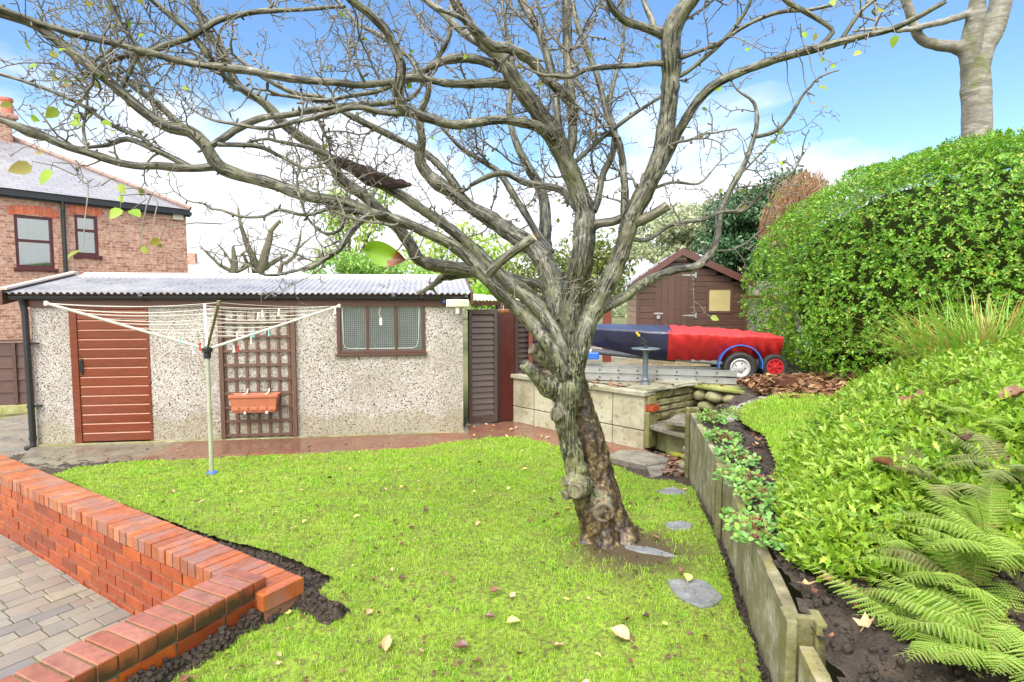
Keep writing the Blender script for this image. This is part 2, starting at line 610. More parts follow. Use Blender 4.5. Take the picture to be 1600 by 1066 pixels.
TRUNK_XY = gl(958, 850)
STONES = [((1083, 925), 0.135, 0.135), ((1062, 823), 0.10, 0.075), ((1050, 770), 0.13, 0.09), ((1012, 862), 0.16, 0.05), ((1065, 738), 0.13, 0.08)]


def lawn_thin(x, y):
    d = np.hypot(x - TRUNK_XY[0] - 0.05, y - TRUNK_XY[1] + 0.05)
    k = smoothstep(0.12, 0.55, d) ** 0.8
    k = k * (1 - 0.62 * smoothstep(0.5, 1.3, x - 0.15 * y) * smoothstep(0.35, 0.6, vnoise(x, y, 3.3, 8)))
    k = k * (0.25 + 0.75 * smoothstep(0.30, 0.5, vnoise(x, y, 7, 11))) * (0.35 + 0.65 * smoothstep(0.3, 0.5, vnoise(x, y, 52, 15))) * (0.15 + 0.85 * smoothstep(0.28, 0.45, vnoise(x, y, 23, 12)))
    for (px, py), r, r2 in STONES:
        q = gl(px, py); k = k * smoothstep(r * 0.75, r * 1.1, np.hypot(x - q[0], y - q[1]))
    return k


tag(grass("grass", lawn_poly, 215000, turf_h, 0.009, 0.030, 0.0026, M_GRASS, lawn_thin), "bright yellow green grass of the lawn", "grass")


def clods(name, label, n, px_, py_, keep, zf, smin, smax):
    """loose crumbs of earth"""
    k = keep(px_, py_); x, y = px_[k][:n], py_[k][:n]; n = len(x)
    T = [(1, 0, 0), (0, 1, 0), (-1, 0, 0), (0, -1, 0), (0, 0, 0.8), (0, 0, -0.8), (0.62, 0.62, 0.35), (-0.55, 0.6, 0.4), (-0.6, -0.6, 0.3), (0.6, -0.6, 0.42)]
    F = [(0, 6, 4), (6, 1, 4), (1, 7, 4), (7, 2, 4), (2, 8, 4), (8, 3, 4), (3, 9, 4), (9, 0, 4), (6, 0, 5), (1, 6, 5), (7, 1, 5), (2, 7, 5), (8, 2, 5), (3, 8, 5), (9, 3, 5), (0, 9, 5)]
    d = unit(RNG.normal(size=(n, 3))); X, Y, Z = frames(d, RNG.normal(size=(n, 3)))
    v, f = scatter_arr(T, F, np.stack([x, y, zf(x, y)], -1), X, Y, Z, smin + (smax - smin) * RNG.random(n) ** 2.5)
    return tag(fast_mesh(name, v, f, M_SOIL), label, "soil", None, "stuff")


clods("soil_crumbs", "loose dark soil crumbs along the lawn edges", 14000, RNG.uniform(-3.0, 1.9, 500000), RNG.uniform(1.5, 4.2, 500000), lambda x, y: in_poly(x, y, soil_poly) & (~in_poly(x, y, lawn_poly) | (soil_h(x, y) > lawn_z(x, y) + 0.004)), lambda x, y: soil_h(x, y) + 0.004, 0.004, 0.02)

# red brown wet slabs between garage and lawn
def mat_slabs():
    t = NT("path_slabs"); co = t.coords("World", rot=(0, 0, math.radians(-8)))
    br = t.node("ShaderNodeTexBrick"); t.l.new(co, br.inputs["Vector"])
    br.inputs["Scale"].default_value = 1.0; br.inputs["Brick Width"].default_value = 0.62; br.inputs["Row Height"].default_value = 0.8; br.inputs["Mortar Size"].default_value = 0.006
    br.inputs["Color1"].default_value = S(128, 78, 60); br.inputs["Color2"].default_value = S(104, 70, 58); br.inputs["Mortar"].default_value = S(50, 40, 32)
    n = t.noise(co, 3.5, 7, 0.65)
    col = t.mix(t.ramp(n, [(0.35, 0.0), (0.65, 0.6)]), br.outputs["Color"], S(112, 92, 74))
    sx = t.node("ShaderNodeSeparateXYZ"); t.l.new(t.coords("World"), sx.inputs[0])
    grey = t.math("MULTIPLY", t.math("SUBTRACT", -4.15, sx.outputs["X"]), 4.0, True)
    col = t.mix(grey, col, t.ramp(n, [(0.3, S(88, 82, 66)), (0.7, S(128, 124, 112))]))
    t.bump(t.noise(co, 40, 5), 0.25, 0.004)
    return t.fin(col, t.ramp(t.noise(co, 2.2, 4), [(0.4, 0.12), (0.62, 0.5)]), 0.5)


path_px = [(24, 727), (50, 697), (724, 672), (736, 645), (803, 648), (1006, 697), (1040, 735), (1010, 750), (945, 727), (870, 697), (825, 688), (770, 690), (640, 707), (400, 718), (200, 728), (110, 742), (70, 738)]
path_poly = [xy(G(px, py, 0.03)) for px, py in path_px]
mb = MB(); mb.prism(path_poly, -0.05, 0.03)
tag(mb.build("path", mat_slabs()), kind="structure")


# block paving: rows of tumbled setts in three lengths
def mat_setts():
    t = NT("paving_setts"); r = t.island(); co = t.coords("World")
    col = t.ramp(r, [(0.0, S(116, 112, 104)), (0.3, S(130, 125, 116)), (0.5, S(112, 111, 108)), (0.7, S(136, 130, 116)), (0.86, S(124, 114, 106)), (1.0, S(100, 101, 102))])
    n = t.noise(co, 18, 6, 0.7)
    col = t.mix(t.ramp(n, [(0.35, 0.0), (0.75, 0.45)]), col, S(104, 96, 86))
    t.bump(t.noise(co, 90, 4), 0.35, 0.004)
    return t.fin(col, t.ramp(t.noise(co, 4, 3), [(0.4, 0.28), (0.6, 0.55)]), 0.5)


paving_poly = [xy(A1 - E1 * 8 - E2 * 0.12), xy(A2 + E1 * 0.3 - E2 * 0.12), xy(A2 + E1 * 0.3 + E2 * 4), xy(A1 - E1 * 8 + E2 * 4)]
drive_poly = [xy(G(70, 700, 0)), xy(G(22, 734, 0)), xy(G(0, 752, 0)), (-9.5, 6.2), (-14, 13.0), (-5.4, 13.0)]
pm = MB()
rnd = random.Random(3)
for poly, (ra, rb, ca, cb) in ((paving_poly, (-9, 0.4, -0.3, 4.0)), (drive_poly, (-9.0, 2.5, -13, 1.0))):
    a = ra
    while a < rb:
        w = rnd.choice((0.135, 0.135, 0.10))
        b = ca - rnd.random() * 0.2
        while b < cb:
            L = rnd.choice((0.10, 0.135, 0.135, 0.2, 0.2))
            c = A2 + E1 * (a + w / 2) + E2 * (b + L / 2)
            if in_poly(np.array([c.x]), np.array([c.y]), poly)[0] and c.y > 0.5:
                j = 0.003; dz = rnd.uniform(-0.003, 0.003)
                q = [A2 + E1 * (a + j) + E2 * (b + j), A2 + E1 * (a + w - j) + E2 * (b + j), A2 + E1 * (a + w - j) + E2 * (b + L - j), A2 + E1 * (a + j) + E2 * (b + L - j)]
                ce = sum(q, Vector()) / 4
                lo = [Vector((p.x, p.y, -0.05)) for p in q]; m1 = [Vector((p.x, p.y, dz - 0.006)) for p in q]
                hi = [Vector((*(p.xy + (ce.xy - p.xy).normalized() * 0.005), dz)) for p in q]
                fs = [(8, 9, 10, 11)]
                for i in range(4):
                    k = (i + 1) % 4
                    fs += [(i, k, k + 4, i + 4), (i + 4, k + 4, k + 8, i + 8)]
                pm.add(lo + m1 + hi, fs)
            b += L
        a += w
tag(pm.build("paving", mat_setts()), kind="structure")


def mat_joint():
    t = NT("paving_joint"); co = t.coords("World")
    col = t.ramp(t.noise(co, 5, 6, 0.7), [(0.4, S(74, 66, 56)), (0.62, S(92, 104, 48))])
    return t.fin(col, 0.8, 0.3)


for nm, poly in (("paving_bed", paving_poly), ("driveway_bed", drive_poly)):
    mb = MB(); mb.prism(poly, -0.055, -0.008)
    tag(mb.build(nm, mat_joint()), kind="structure")
# ------------------------------------------------------------------ brick garden walls
def mat_brick(name, cols, dark=None, rough=0.35, stain=None):
    t = NT(name); r = t.island(); co = t.coords("Object"); n = len(cols)
    col = t.ramp(r, [((i + 0.5) / n, c) for i, c in enumerate(cols)])
    nn = t.noise(co, 14, 6, 0.7)
    col = t.mix(t.ramp(nn, [(0.42, 0.0), (0.72, 0.7)]), col, dark or S(110, 52, 34))
    col = t.mix(t.ramp(t.noise(co, 38, 5, 0.7), [(0.58, 0.0), (0.68, 0.4)]), col, S(70, 46, 34))
    col = t.mix(t.ramp(t.noise(co, 2.1, 5, 0.6), [(0.55, 0.0), (0.75, 0.28)]), col, S(96, 84, 56))
    if stain:
        col = t.mix(t.ramp(t.noise(co, 4.2, 4), [(0.52, 0.0), (0.62, 0.75)]), col, stain)
    t.bump(t.noise(co, 120, 4), 0.25, 0.003)
    return t.fin(col, t.ramp(nn, [(0.3, rough * 0.6), (0.7, rough * 1.4)]), 0.5)


M_FACE = mat_brick("red_face_brick", [S(154, 70, 26), S(170, 82, 30), S(138, 58, 24), S(158, 72, 34), S(122, 54, 28)], S(92, 44, 22))
M_COPE = mat_brick("coping_brick", [S(166, 92, 50), S(176, 106, 64), S(150, 80, 40), S(180, 122, 90), S(138, 74, 42), S(158, 112, 90)], S(106, 60, 40), 0.2, S(134, 100, 90))
M_COPE2 = mat_brick("damp_coping_brick", [S(144, 86, 60), S(158, 106, 88), S(130, 74, 50), S(142, 96, 78)], S(102, 60, 46), 0.16)


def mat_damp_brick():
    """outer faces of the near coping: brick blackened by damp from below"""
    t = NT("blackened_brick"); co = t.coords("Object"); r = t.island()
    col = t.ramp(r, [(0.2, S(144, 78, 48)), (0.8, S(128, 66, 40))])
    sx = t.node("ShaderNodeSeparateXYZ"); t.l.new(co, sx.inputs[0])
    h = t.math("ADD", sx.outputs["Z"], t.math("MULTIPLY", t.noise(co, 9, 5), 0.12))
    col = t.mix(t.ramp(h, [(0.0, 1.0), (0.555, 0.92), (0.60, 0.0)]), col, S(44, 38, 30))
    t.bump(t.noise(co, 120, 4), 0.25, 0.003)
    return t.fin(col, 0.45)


M_MORTAR = m_plain("mortar", S(120, 84, 64), 0.85, 0.2, 20)
M_MORTAR_D = m_plain("damp_mortar", S(92, 92, 66), 0.85, 0.25, 20)


def brick(mb, o, ex, ey, x0, x1, y0, y1, z0, z1, r, jit=0.0028):
    """a brick with slightly eased arrises on the frame o, ex, ey"""
    e = 0.004
    dz = r.uniform(-jit, jit); dy = r.uniform(-jit, jit)
    def pt(x, y, z): return o + ex * x + ey * (y + dy) + Vector((0, 0, z + dz))
    lo = [(x0, y0), (x1, y0), (x1, y1), (x0, y1)]
    hi = [(x0 + e, y0 + e), (x1 - e, y0 + e), (x1 - e, y1 - e), (x0 + e, y1 - e)]
    v = [pt(*p, z0 + e) for p in lo] + [pt(*p, z1 - e) for p in lo] + [pt(*p, z1) for p in hi] + [pt(*p, z0) for p in hi]
    f = [(8, 9, 10, 11), (15, 14, 13, 12)]
    for i in range(4):
        k = (i + 1) % 4
        f += [(i, k, k + 4, i + 4), (i + 4, k + 4, k + 8, i + 8), (12 + i, 12 + k, k, i)]
    mb.add(v, f)


rb = random.Random(11)
# long run. local: x from the far left end to the corner, y from the paving face to the lawn face
LW0 = A1 - E1 * 1.6; LW0 = Vector((LW0.x, LW0.y, 0))
LWL = (A2 - LW0).dot(E1) + 0.36
bwall = thing("brick_wall", "long red brick garden wall with rusty orange coping running to the left edge", "wall", LW0)
o0 = Vector((0, 0, 0))
c = MB(); x = 0.0; zt = 0.50
while x < LWL - 0.03:
    brick(c, o0, E1, N1, x + 0.004, min(x + 0.070, LWL), -0.004 + rb.uniform(-.002, .002), BW, zt - 0.082, zt, rb, 0.002); x += 0.075
c.build("coping", M_COPE, bwall)
c = MB()
z = zt - 0.092; row = 0
while z > 0.0:
    x = -0.1125 if row % 2 else 0.0
    while x < LWL - 0.46:
        brick(c, o0, E1, N1, max(x, 0) + 0.005, min(x + 0.220, LWL - 0.25), 0.006, 0.1, z - 0.065, z, rb); x += 0.225
    z -= 0.075; row += 1
c.build("brickwork", M_FACE, bwall)
c = MB()
fr = lambda x0, x1, y0, y1, z0, z1: [o0 + E1 * a + N1 * b + Vector((0, 0, h)) for h in (z0, z1) for a, b in ((x0, y0), (x1, y0), (x1, y1), (x0, y1))]
BF = [(0, 3, 2, 1), (4, 5, 6, 7), (0, 1, 5, 4), (1, 2, 6, 5), (2, 3, 7, 6), (3, 0, 4, 7)]
c.add(fr(0, LWL - 0.01, 0.012, BW - 0.006, -0.05, zt - 0.006), BF)
c.build("mortar", M_MORTAR, bwall)

# short run, a little higher: lies on the long run's end and comes towards the camera
SW0 = Vector((NB0.x, NB0.y, 0)) - F1 * 0.02
swall = thing("brick_wall", "short red brick garden wall with big wet coping bricks in front of black soil", "wall", SW0)
c = MB(); x = 0.0; zt2 = 0.548
while x < 3.2:
    brick(c, o0, F1, F2, x + 0.005, x + 0.0705, rb.uniform(-.003, .003), BW + 0.005, zt2 - 0.076, zt2, rb, 0.0025); x += 0.075
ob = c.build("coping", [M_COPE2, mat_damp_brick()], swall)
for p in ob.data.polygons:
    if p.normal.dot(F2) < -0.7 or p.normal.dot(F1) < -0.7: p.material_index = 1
c = MB(); z = zt2 - 0.086; row = 0
while z > 0.0:
    x = -0.1125 if row % 2 else 0.0
    while x < 3.0:
        brick(c, o0, F1, F2, max(x, 0) + 0.005, x + 0.220, BW - 0.1, BW - 0.006, z - 0.065, z, rb)
        brick(c, o0, F1, F2, max(x, 0) + 0.005, x + 0.220, -0.02 if row == 1 else 0.006, 0.1, z - 0.065, z, rb); x += 0.225
    z -= 0.075; row += 1
c.build("brickwork", M_FACE, swall)
c = MB()
c.add([o0 + F1 * a + F2 * b + Vector((0, 0, h)) for h in (-0.05, zt2 - 0.008) for a, b in ((0.012, 0.014), (3.1, 0.014), (3.1, BW - 0.012), (0.012, BW - 0.012))], BF)
c.build("mortar", M_MORTAR_D, swall)


# ------------------------------------------------------------------ concrete board wall that holds the raised bed
def mat_conc(name, cols, moss=0.5, rough=0.8, scale=6, moss_col=None):
    t = NT(name); co = t.coords("World")
    n = t.noise(co, scale, 8, 0.68)
    col = t.ramp(n, [(0.28, cols[0]), (0.5, cols[1]), (0.72, cols[2])])
    col = t.mix(t.ramp(t.noise(co, scale * 0.6, 5, 0.6), [(0.48, 0.0), (0.7, moss)]), col, moss_col or S(122, 116, 52))
    col = t.mix(t.ramp(t.noise(co, scale * 5, 4, 0.6), [(0.56, 0.0), (0.7, 0.55)]), col, S(62, 56, 44))
    b = t.bump(t.noise(co, 30, 6, 0.7), 0.5, 0.012); t.bump(t.noise(co, 140, 3), 0.3, 0.003, b)
    return t.fin(col, rough)


M_BOARD = mat_conc("weathered_board", [S(84, 78, 54), S(130, 124, 98), S(184, 180, 162)], 0.75, 0.75, 6)
M_POST = mat_conc("mossy_post", [S(76, 74, 46), S(108, 106, 72), S(138, 134, 106)], 0.8, 0.8, 9)
rwall = thing("retaining_wall", "low mossy concrete board wall with slotted posts holding up the planted bed", "wall", (0, 0, 0))
tops = [0.80, 0.79, 0.80, 0.80]


def rough_box(p, q, th, z0, z1, nx, amp, seed):
    """board with an uneven weathered top and face"""
    d = (q - p); L = d.length; d = d / L; s = Vector((-d.y, d.x))
    vs, fs = [], []
    nz = 6
    for side in (-1, 1):
        for i in range(nx + 1):
            for k in range(nz + 1):
                w = p + d * (L * i / nx) + s * (side * th / 2)
                u = Vector((w.x * 9, w.y * 9, k * 0.6 + seed))
                a = mnoise.noise(u) * amp + mnoise.noise(u * 3.1) * amp * 0.5
                z = z0 + (z1 - z0) * k / nz + (mnoise.noise(Vector((w.x * 7, w.y * 7, seed))) * amp * 0.8 if k == nz else 0)
                w = w + s * (a * side)
                vs.append((w.x, w.y, z))
    m = nz + 1; off = (nx + 1) * m
    for i in range(nx):
        for k in range(nz):
            a = i * m + k
            fs.append((a, a + m, a + m + 1, a + 1)); fs.append((off + a + 1, off + a + m + 1, off + a + m, off + a))
        a = i * m + nz
        fs.append((a, a + m, off + a + m, off + a))
    for i in (0, nx):
        for k in range(nz):
            a = i * m + k
            fs.append((a, a + 1, off + a + 1, off + a))
    return vs, fs


for i in range(3):
    p, q = RW[i], RW[i + 1]
    d = (q - p).normalized()
    c = MB(); c.add(*rough_box(p + d * 0.045, q - d * 0.045, 0.045 if i else 0.05, 0.05, (0.755, 0.735, 0.72)[i], 40, 0.005, i * 5.0))
    c.build("board", M_BOARD, rwall, smooth=False)
for i, p in enumerate(RW[:3]):
    d = (RW[min(i + 1, 3)] - RW[max(i - 1, 0)]).normalized(); s = Vector((-d.y, d.x))
    M = Matrix(((s.x, d.x, 0, p.x), (s.y, d.y, 0, p.y), (0, 0, 1, 0), (0, 0, 0, 1)))
    c = MB(); h = tops[i]
    k = 0.062
    # H-section seen from above: two flanges joined by a web, so the boards drop in the slots
    poly = [(-k, -0.05), (-0.028, -0.05), (-0.028, -0.012), (0.028, -0.012), (0.028, -0.05), (k, -0.05), (k, 0.05), (0.028, 0.05), (0.028, 0.012), (-0.028, 0.012), (-0.028, 0.05), (-k, 0.05)]
    c.prism(poly, 0.0, h, M)
    c.build("post", M_POST, rwall, bevel=0.006)


# ------------------------------------------------------------------ raised bed, upper lawn, terrace
bed_poly = [(wall_x(0.35) + 0.03, 0.35), (wall_x(1.86) + 0.03, 1.86), (wall_x(3.66) + 0.03, 3.66), (wall_x(5.3) + 0.03, 5.3), (2.70, 6.62), (3.0, 6.95), (3.3, 7.2), (3.4, 9.5), (12, 12), (12, 0.35)]


def bed_h(x, y):
    return bed_z(x, y) + (vnoise(x, y, 14, 5) - 0.5) * 0.05 + (vnoise(x, y, 37, 6) - 0.5) * 0.03 + (vnoise(x, y, 75, 2) - 0.5) * 0.014


grid_sheet("raised_bed", bed_poly, 0.03, bed_h, M_SOIL)
clods("soil_crumbs", "loose dark soil crumbs on the raised bed", 9000, RNG.uniform(0.9, 2.9, 30000), RNG.uniform(1.3, 6.0, 30000), lambda x, y: in_poly(x, y, bed_poly), lambda x, y: bed_h(x, y) + 0.003, 0.004, 0.020)
ul_px = [(1150, 655), (1165, 640), (1215, 626), (1285, 625), (1330, 640), (1380, 660), (1330, 760), (1235, 790), (1215, 740), (1196, 690), (1160, 668)]
ul_poly = [gb(*p) for p in ul_px]


def ul_h(x, y): return bed_z(x, y) + 0.045


grid_sheet("upper_lawn", ul_poly, 0.03, ul_h, M_TURF)
tag(grass("grass", ul_poly, 26000, ul_h, 0.018, 0.04, 0.0034, M_GRASS, None, near=4.0), "green grass of the small upper lawn", "grass")


def mat_yard():
    t = NT("yard_concrete"); co = t.coords("World")
    n = t.noise(co, 3.2, 8, 0.7)
    col = t.ramp(n, [(0.3, S(78, 72, 52)), (0.5, S(116, 108, 84)), (0.7, S(142, 136, 116))])
    t.bump(t.noise(co, 45, 5), 0.3, 0.006)
    return t.fin(col, t.ramp(t.noise(co, 1.8, 4), [(0.42, 0.12), (0.6, 0.5)]))


TZ = 0.75
BWL0 = G(800, 657, 0.03); BWL1 = G(1006, 700, 0.05)
_bn = Vector((-(BWL1 - BWL0).y, (BWL1 - BWL0).x, 0)).normalized()
_t = [BWL0 + _bn * 0.1, BWL1 + _bn * 0.1, P(1012, 640, 7.0) + Vector((-0.05, 0.12, 0)), P(1100, 605, 7.75) + Vector((-0.05, 0.1, 0)), P(1192, 612, 6.85) + Vector((0.05, 0.16, 0))]
terr_poly = [*[xy(q) for q in _t], (3.4, 7.15), (3.4, 9.5), (9, 14), (9, 18), (-0.3, 18), (-0.3, 9.2)]
mb = MB(); mb.prism(terr_poly, -0.05, TZ)
tag(mb.build("yard", mat_yard()), kind="structure")

# block panelled wall below the yard
BWL0 = G(800, 657, 0.03); BWL1 = G(1006, 700, 0.05)
bd = Vector((BWL1.x - BWL0.x, BWL1.y - BWL0.y, 0)); BL = bd.length; bd.normalize()
bphi = math.atan2(bd.y, bd.x)
kw = thing("block_wall", "low cream block wall with a pale stone coping beside the path", "wall", (BWL0.x, BWL0.y, 0), bphi)
M_PANEL = mat_conc("cream_block", [S(128, 122, 96), S(166, 162, 140), S(186, 184, 168)], 0.45, 0.75, 2.2, S(124, 116, 70))
M_COPING = mat_conc("pale_coping", [S(118, 116, 96), S(150, 148, 130), S(172, 170, 156)], 0.5, 0.6, 4)
c = MB()
nx = 5; pw = BL / nx
for i in range(nx):
    for z0, z1 in ((0.0, 0.255), (0.267, 0.685)):
        c.box((i * pw + 0.006, -0.012 + 0.003 * (i % 2), z0), ((i + 1) * pw - 0.006, 0.05, z1))
c.build("block", M_PANEL, kw, bevel=0.008)
c = MB(); c.box((0.004, 0.005, -0.02), (BL - 0.012, 0.16, 0.68)); c.build("core", m_plain("dark_joint", S(70, 66, 44), 0.9, 0.3), kw)
c = MB()
for i in range(3):
    c.box((i * BL / 3 - (0.05 if i == 0 else -0.002), -0.055, 0.687), ((i + 1) * BL / 3 + (0.03 if i == 2 else -0.002), 0.20, 0.75))
c.build("coping", M_COPING, kw, bevel=0.012)
c = MB(); brick(c, Vector((0, 0, 0)), Vector((1, 0, 0)), Vector((0, 1, 0)), BL - 0.004, BL + 0.10, 0.03, 0.17, 0.50, 0.575, rb)
c.build("end_brick", mat_brick("orange_brick", [S(160, 72, 40), S(150, 64, 36)], S(120, 50, 30)), kw)
c = MB(); brick(c, Vector((0, 0, 0)), Vector((1, 0, 0)), Vector((0, 1, 0)), BL - 0.008, BL + 0.05, 0.03, 0.18, 0.582, 0.68, rb)
brick(c, Vector((0, 0, 0)), Vector((1, 0, 0)), Vector((0, 1, 0)), BL - 0.008, BL + 0.055, 0.02, 0.19, 0.05, 0.49, rb)
c.build("end_stone", mat_conc("mossy_end", [S(84, 84, 46), S(112, 110, 70), S(140, 134, 100)], 0.7), kw, bevel=0.012)

# dry stone wall behind the steps
M_STONE = mat_conc("mossy_stone", [S(66, 66, 40), S(108, 104, 70), S(158, 152, 122)], 0.75, 0.7, 6, S(104, 112, 44))
M_FLAG = mat_conc("wet_flag", [S(88, 84, 78), S(122, 118, 110), S(150, 148, 140)], 0.25, 0.22, 4)
rs = random.Random(5)


def stone(mb, a, b, n1, th, z0, z1, r, rough=0.010):
    """a rough block between plan points a and b"""
    d = (b - a); L = d.length; d = d / L
    vs, fs = [], []
    g = 5
    for side in (0, 1):
        for i in range(g):
            for k in range(g):
                u, w = i / (g - 1), k / (g - 1)
                ed = 0.012 * ((abs(u - .5) * 2) ** 4 + (abs(w - .5) * 2) ** 4)
                p = a + d * (L * u) + n1 * ((th if side else 0) + (ed + r.uniform(-rough, rough) * 0.6) * (1 if side == 0 else -1))
                vs.append((p.x, p.y, z0 + (z1 - z0) * w + r.uniform(-rough, rough) * 0.5))
    q = g * g
    for i in range(g - 1):
        for k in range(g - 1):
            A = i * g + k
            fs.append((A, A + g, A + g + 1, A + 1)); fs.append((q + A + 1, q + A + g + 1, q + A + g, q + A))
    edge = [(i, 0) for i in range(g)] + [(g - 1, k) for k in range(1, g)] + [(i, g - 1) for i in range(g - 2, -1, -1)] + [(0, k) for k in range(g - 2, 0, -1)]
    ids = [i * g + k for i, k in edge]
    for i in range(len(ids)):
        A, B = ids[i], ids[(i + 1) % len(ids)]
        fs.append((A, q + A, q + B, B))
    mb.add(vs, fs)


ds0 = P(1012, 640, 7.0); ds1 = P(1100, 605, 7.75)
dsw = thing("dry_stone_wall", "dark mossy dry stone wall beside the stone steps", "wall", (0, 0, 0))
c = MB()
a0 = Vector((ds0.x, ds0.y, 0)); a1 = Vector((ds1.x, ds1.y, 0)); dd = (a1 - a0).normalized(); LN = (a1 - a0).length; nn = Vector((-dd.y, dd.x, 0))
z = 0.25; row = 0
while z < 0.66:
    h = rs.uniform(0.075, 0.11); u = -0.02
    while u < LN:
        l = rs.uniform(0.2, 0.38); e = min(u + l, LN)
        if e - u > 0.06: stone(c, a0 + dd * (u + .006), a0 + dd * (e - .006), nn, 0.22, z, z + h - 0.01, rs)
        u = e
    z += h; row += 1
c.build("stonework", M_STONE, dsw, bevel=0.008)
c = MB()
for u, e, hh in ((-0.05, 0.47, 0.05), (0.5, LN + 0.08, 0.065)):
    stone(c, a0 + dd * u - nn * 0.05, a0 + dd * e - nn * 0.05, nn, 0.36, z, z + hh, rs, 0.02)
c.build("capstone", mat_conc("slate_cap", [S(96, 96, 80), S(140, 140, 122), S(176, 176, 164)], 0.4, 0.5, 5), dsw, bevel=0.008)

# rounded stones under a mossy kerb slab
rf = thing("stone_wall", "low wall of rounded stones under a green mossy slab by the trailer wheel", "wall", (0, 0, 0))
k0 = P(1090, 605, 7.55); k1 = P(1192, 612, 6.85)
b0 = Vector((k0.x, k0.y, 0)); b1 = Vector((k1.x, k1.y, 0)); kd = (b1 - b0).normalized(); kn = Vector((-kd.y, kd.x, 0)); KL = (b1 - b0).length
c = MB(); u = 0.0
for row, (zz, hh) in enumerate(((0.40, 0.13), (0.535, 0.14))):
    u = -0.05 * row
    while u < KL + 0.1:
        l = rs.uniform(0.14, 0.3)
        # boulders: squashed spheres
        M = Matrix.Translation(b0 + kd * (u + l / 2) + Vector((0, 0, zz + hh / 2)) + kn * 0.05) @ Matrix.Rotation(math.atan2(kd.y, kd.x), 4, "Z") @ Matrix.Diagonal((l * 0.54, 0.13, hh * 0.56, 1))
        prof = [(max(0.02, math.cos(t)), math.sin(t)) for t in np.linspace(-PI / 2, PI / 2, 9)]
        st = len(c.v); c.lathe(prof, 14, M)
        for i in range(st, len(c.v)):
            w = Vector(c.v[i]); c.v[i] = tuple(w + Vector((0, 0, 1)) * mnoise.noise(w * 11) * 0.02 + kn * mnoise.noise(w * 9 + Vector((5, 0, 0))) * 0.03)
        u += l + 0.01
c.build("boulder", mat_conc("pale_boulder", [S(98, 94, 66), S(136, 132, 102), S(166, 162, 138)], 0.6, 0.7, 5, S(108, 110, 52)), rf, smooth=True)
c = MB(); stone(c, b0 - kd * 0.06 - kn * 0.06, b1 + kd * 0.05 - kn * 0.06, kn, 0.26, 0.70, 0.752, rs, 0.006)
c.build("kerb_slab", mat_conc("green_slab", [S(104, 112, 50), S(134, 140, 74), S(160, 160, 112)], 0.6, 0.7, 4, S(112, 128, 40)), rf, bevel=0.006)
c = MB(); c.add([b0 + kn * 0.1 + Vector((0, 0, z)) for z in (0.2, 0.69)] + [b1 + kn * 0.1 + Vector((0, 0, z)) for z in (0.2, 0.69)] , [(0, 2, 3, 1)])
c.box((b0.x, b0.y + 0.12, 0.2), (b1.x, b1.y + 0.5, 0.69)) if False else None
c.build("backing", M_STONE, rf)


# steps, slabs and stepping stones
def slab(name, pxs, z, th, m, label=None, cat=None, group=None, bevel=0.006):
    pts = [G(px, py, z) for px, py in pxs]
    ce = sum(pts, Vector()) / len(pts)
    c = MB(); c.prism([(p.x - ce.x, p.y - ce.y) for p in pts], -th, 0)
    o = c.build(name, m, None, bevel=bevel)
    o.location = ce
    if label: tag(o, label, cat, group)
    return o


st = thing("stone_steps", "two wet grey stone steps with green stained risers between the low walls", "steps", (0, 0, 0))
for pxs, z, th in (([(1012, 664), (1034, 655), (1092, 664), (1092, 676), (1086, 684)], 0.33, 0.05), ([(1040, 657), (1062, 645), (1095, 650), (1095, 664)], 0.46, 0.05)):
    o = slab("tread", pxs, z, th, M_FLAG); o.parent = st
M_RISER = mat_conc("green_riser", [S(72, 78, 44), S(106, 108, 66), S(134, 130, 92)], 0.7, 0.7, 6)
for pxs, z, th in (([(1016, 666), (1036, 658), (1092, 666), (1092, 678), (1084, 684)], 0.275, 0.27), ([(1042, 659), (1062, 648), (1096, 652), (1096, 668)], 0.405, 0.4)):
    o = slab("riser", pxs, z, th, M_RISER); o.parent = st
slab("ramp_slab", [(1122, 652), (1148, 634), (1196, 616), (1222, 622), (1190, 634), (1146, 655)], 0.80, 0.5, mat_conc("grey_slab", [S(118, 116, 110), S(150, 148, 142), S(172, 170, 166)], 0.2, 0.5, 5), "long grey paving slab along the edge of the upper lawn", "paving slab")
slab("paving_slab", [(946, 713), (968, 703), (1005, 703), (1046, 716), (1042, 722), (1008, 727)], 0.11, 0.07, M_FLAG, "large smooth grey slab beside the foot of the cream block wall", "paving slab")
slab("paving_slab", [(1010, 729), (1044, 723), (1034, 742), (1018, 746)], 0.105, 0.07, M_FLAG, "small grey slab between big slab and tumbled red leaves", "paving slab")
M_SLATE = mat_conc("slate", [S(84, 86, 88), S(116, 118, 120), S(146, 148, 150)], 0.12, 0.4, 10)
for i, (((px, py), r, r2), lab) in enumerate(zip(STONES, ("large dark slate stepping stone with a torn edge, nearest the camera", "flat grey stepping stone in the lawn behind the large slate", "pale grey stepping stone near the foot of the board wall",
                                                      "narrow sunken grey stone beside the foot of the bare tree trunk", "grey stepping stone below the little stack of round stones"))):
    q = gl(px, py); c = MB(); n = 11; pl = []
    for k in range(n):
        a = 2 * PI * k / n; rr = rs.uniform(0.7, 1.1)
        pl.append((math.cos(a) * r * rr, math.sin(a) * r2 * rr * 1.15))
    c.prism(pl, -0.03, 0.009)
    o = c.build("stepping_stone", M_SLATE, None, bevel=0.006)
    o.location = (q[0], q[1], float(lawn_z(*q)) + (0.004 if i != 3 else 0.0)); o.rotation_euler = (0.02, -0.03, -0.5 if i == 3 else 0.1)
    tag(o, lab, "stepping stone", "stepping stones in the lawn")

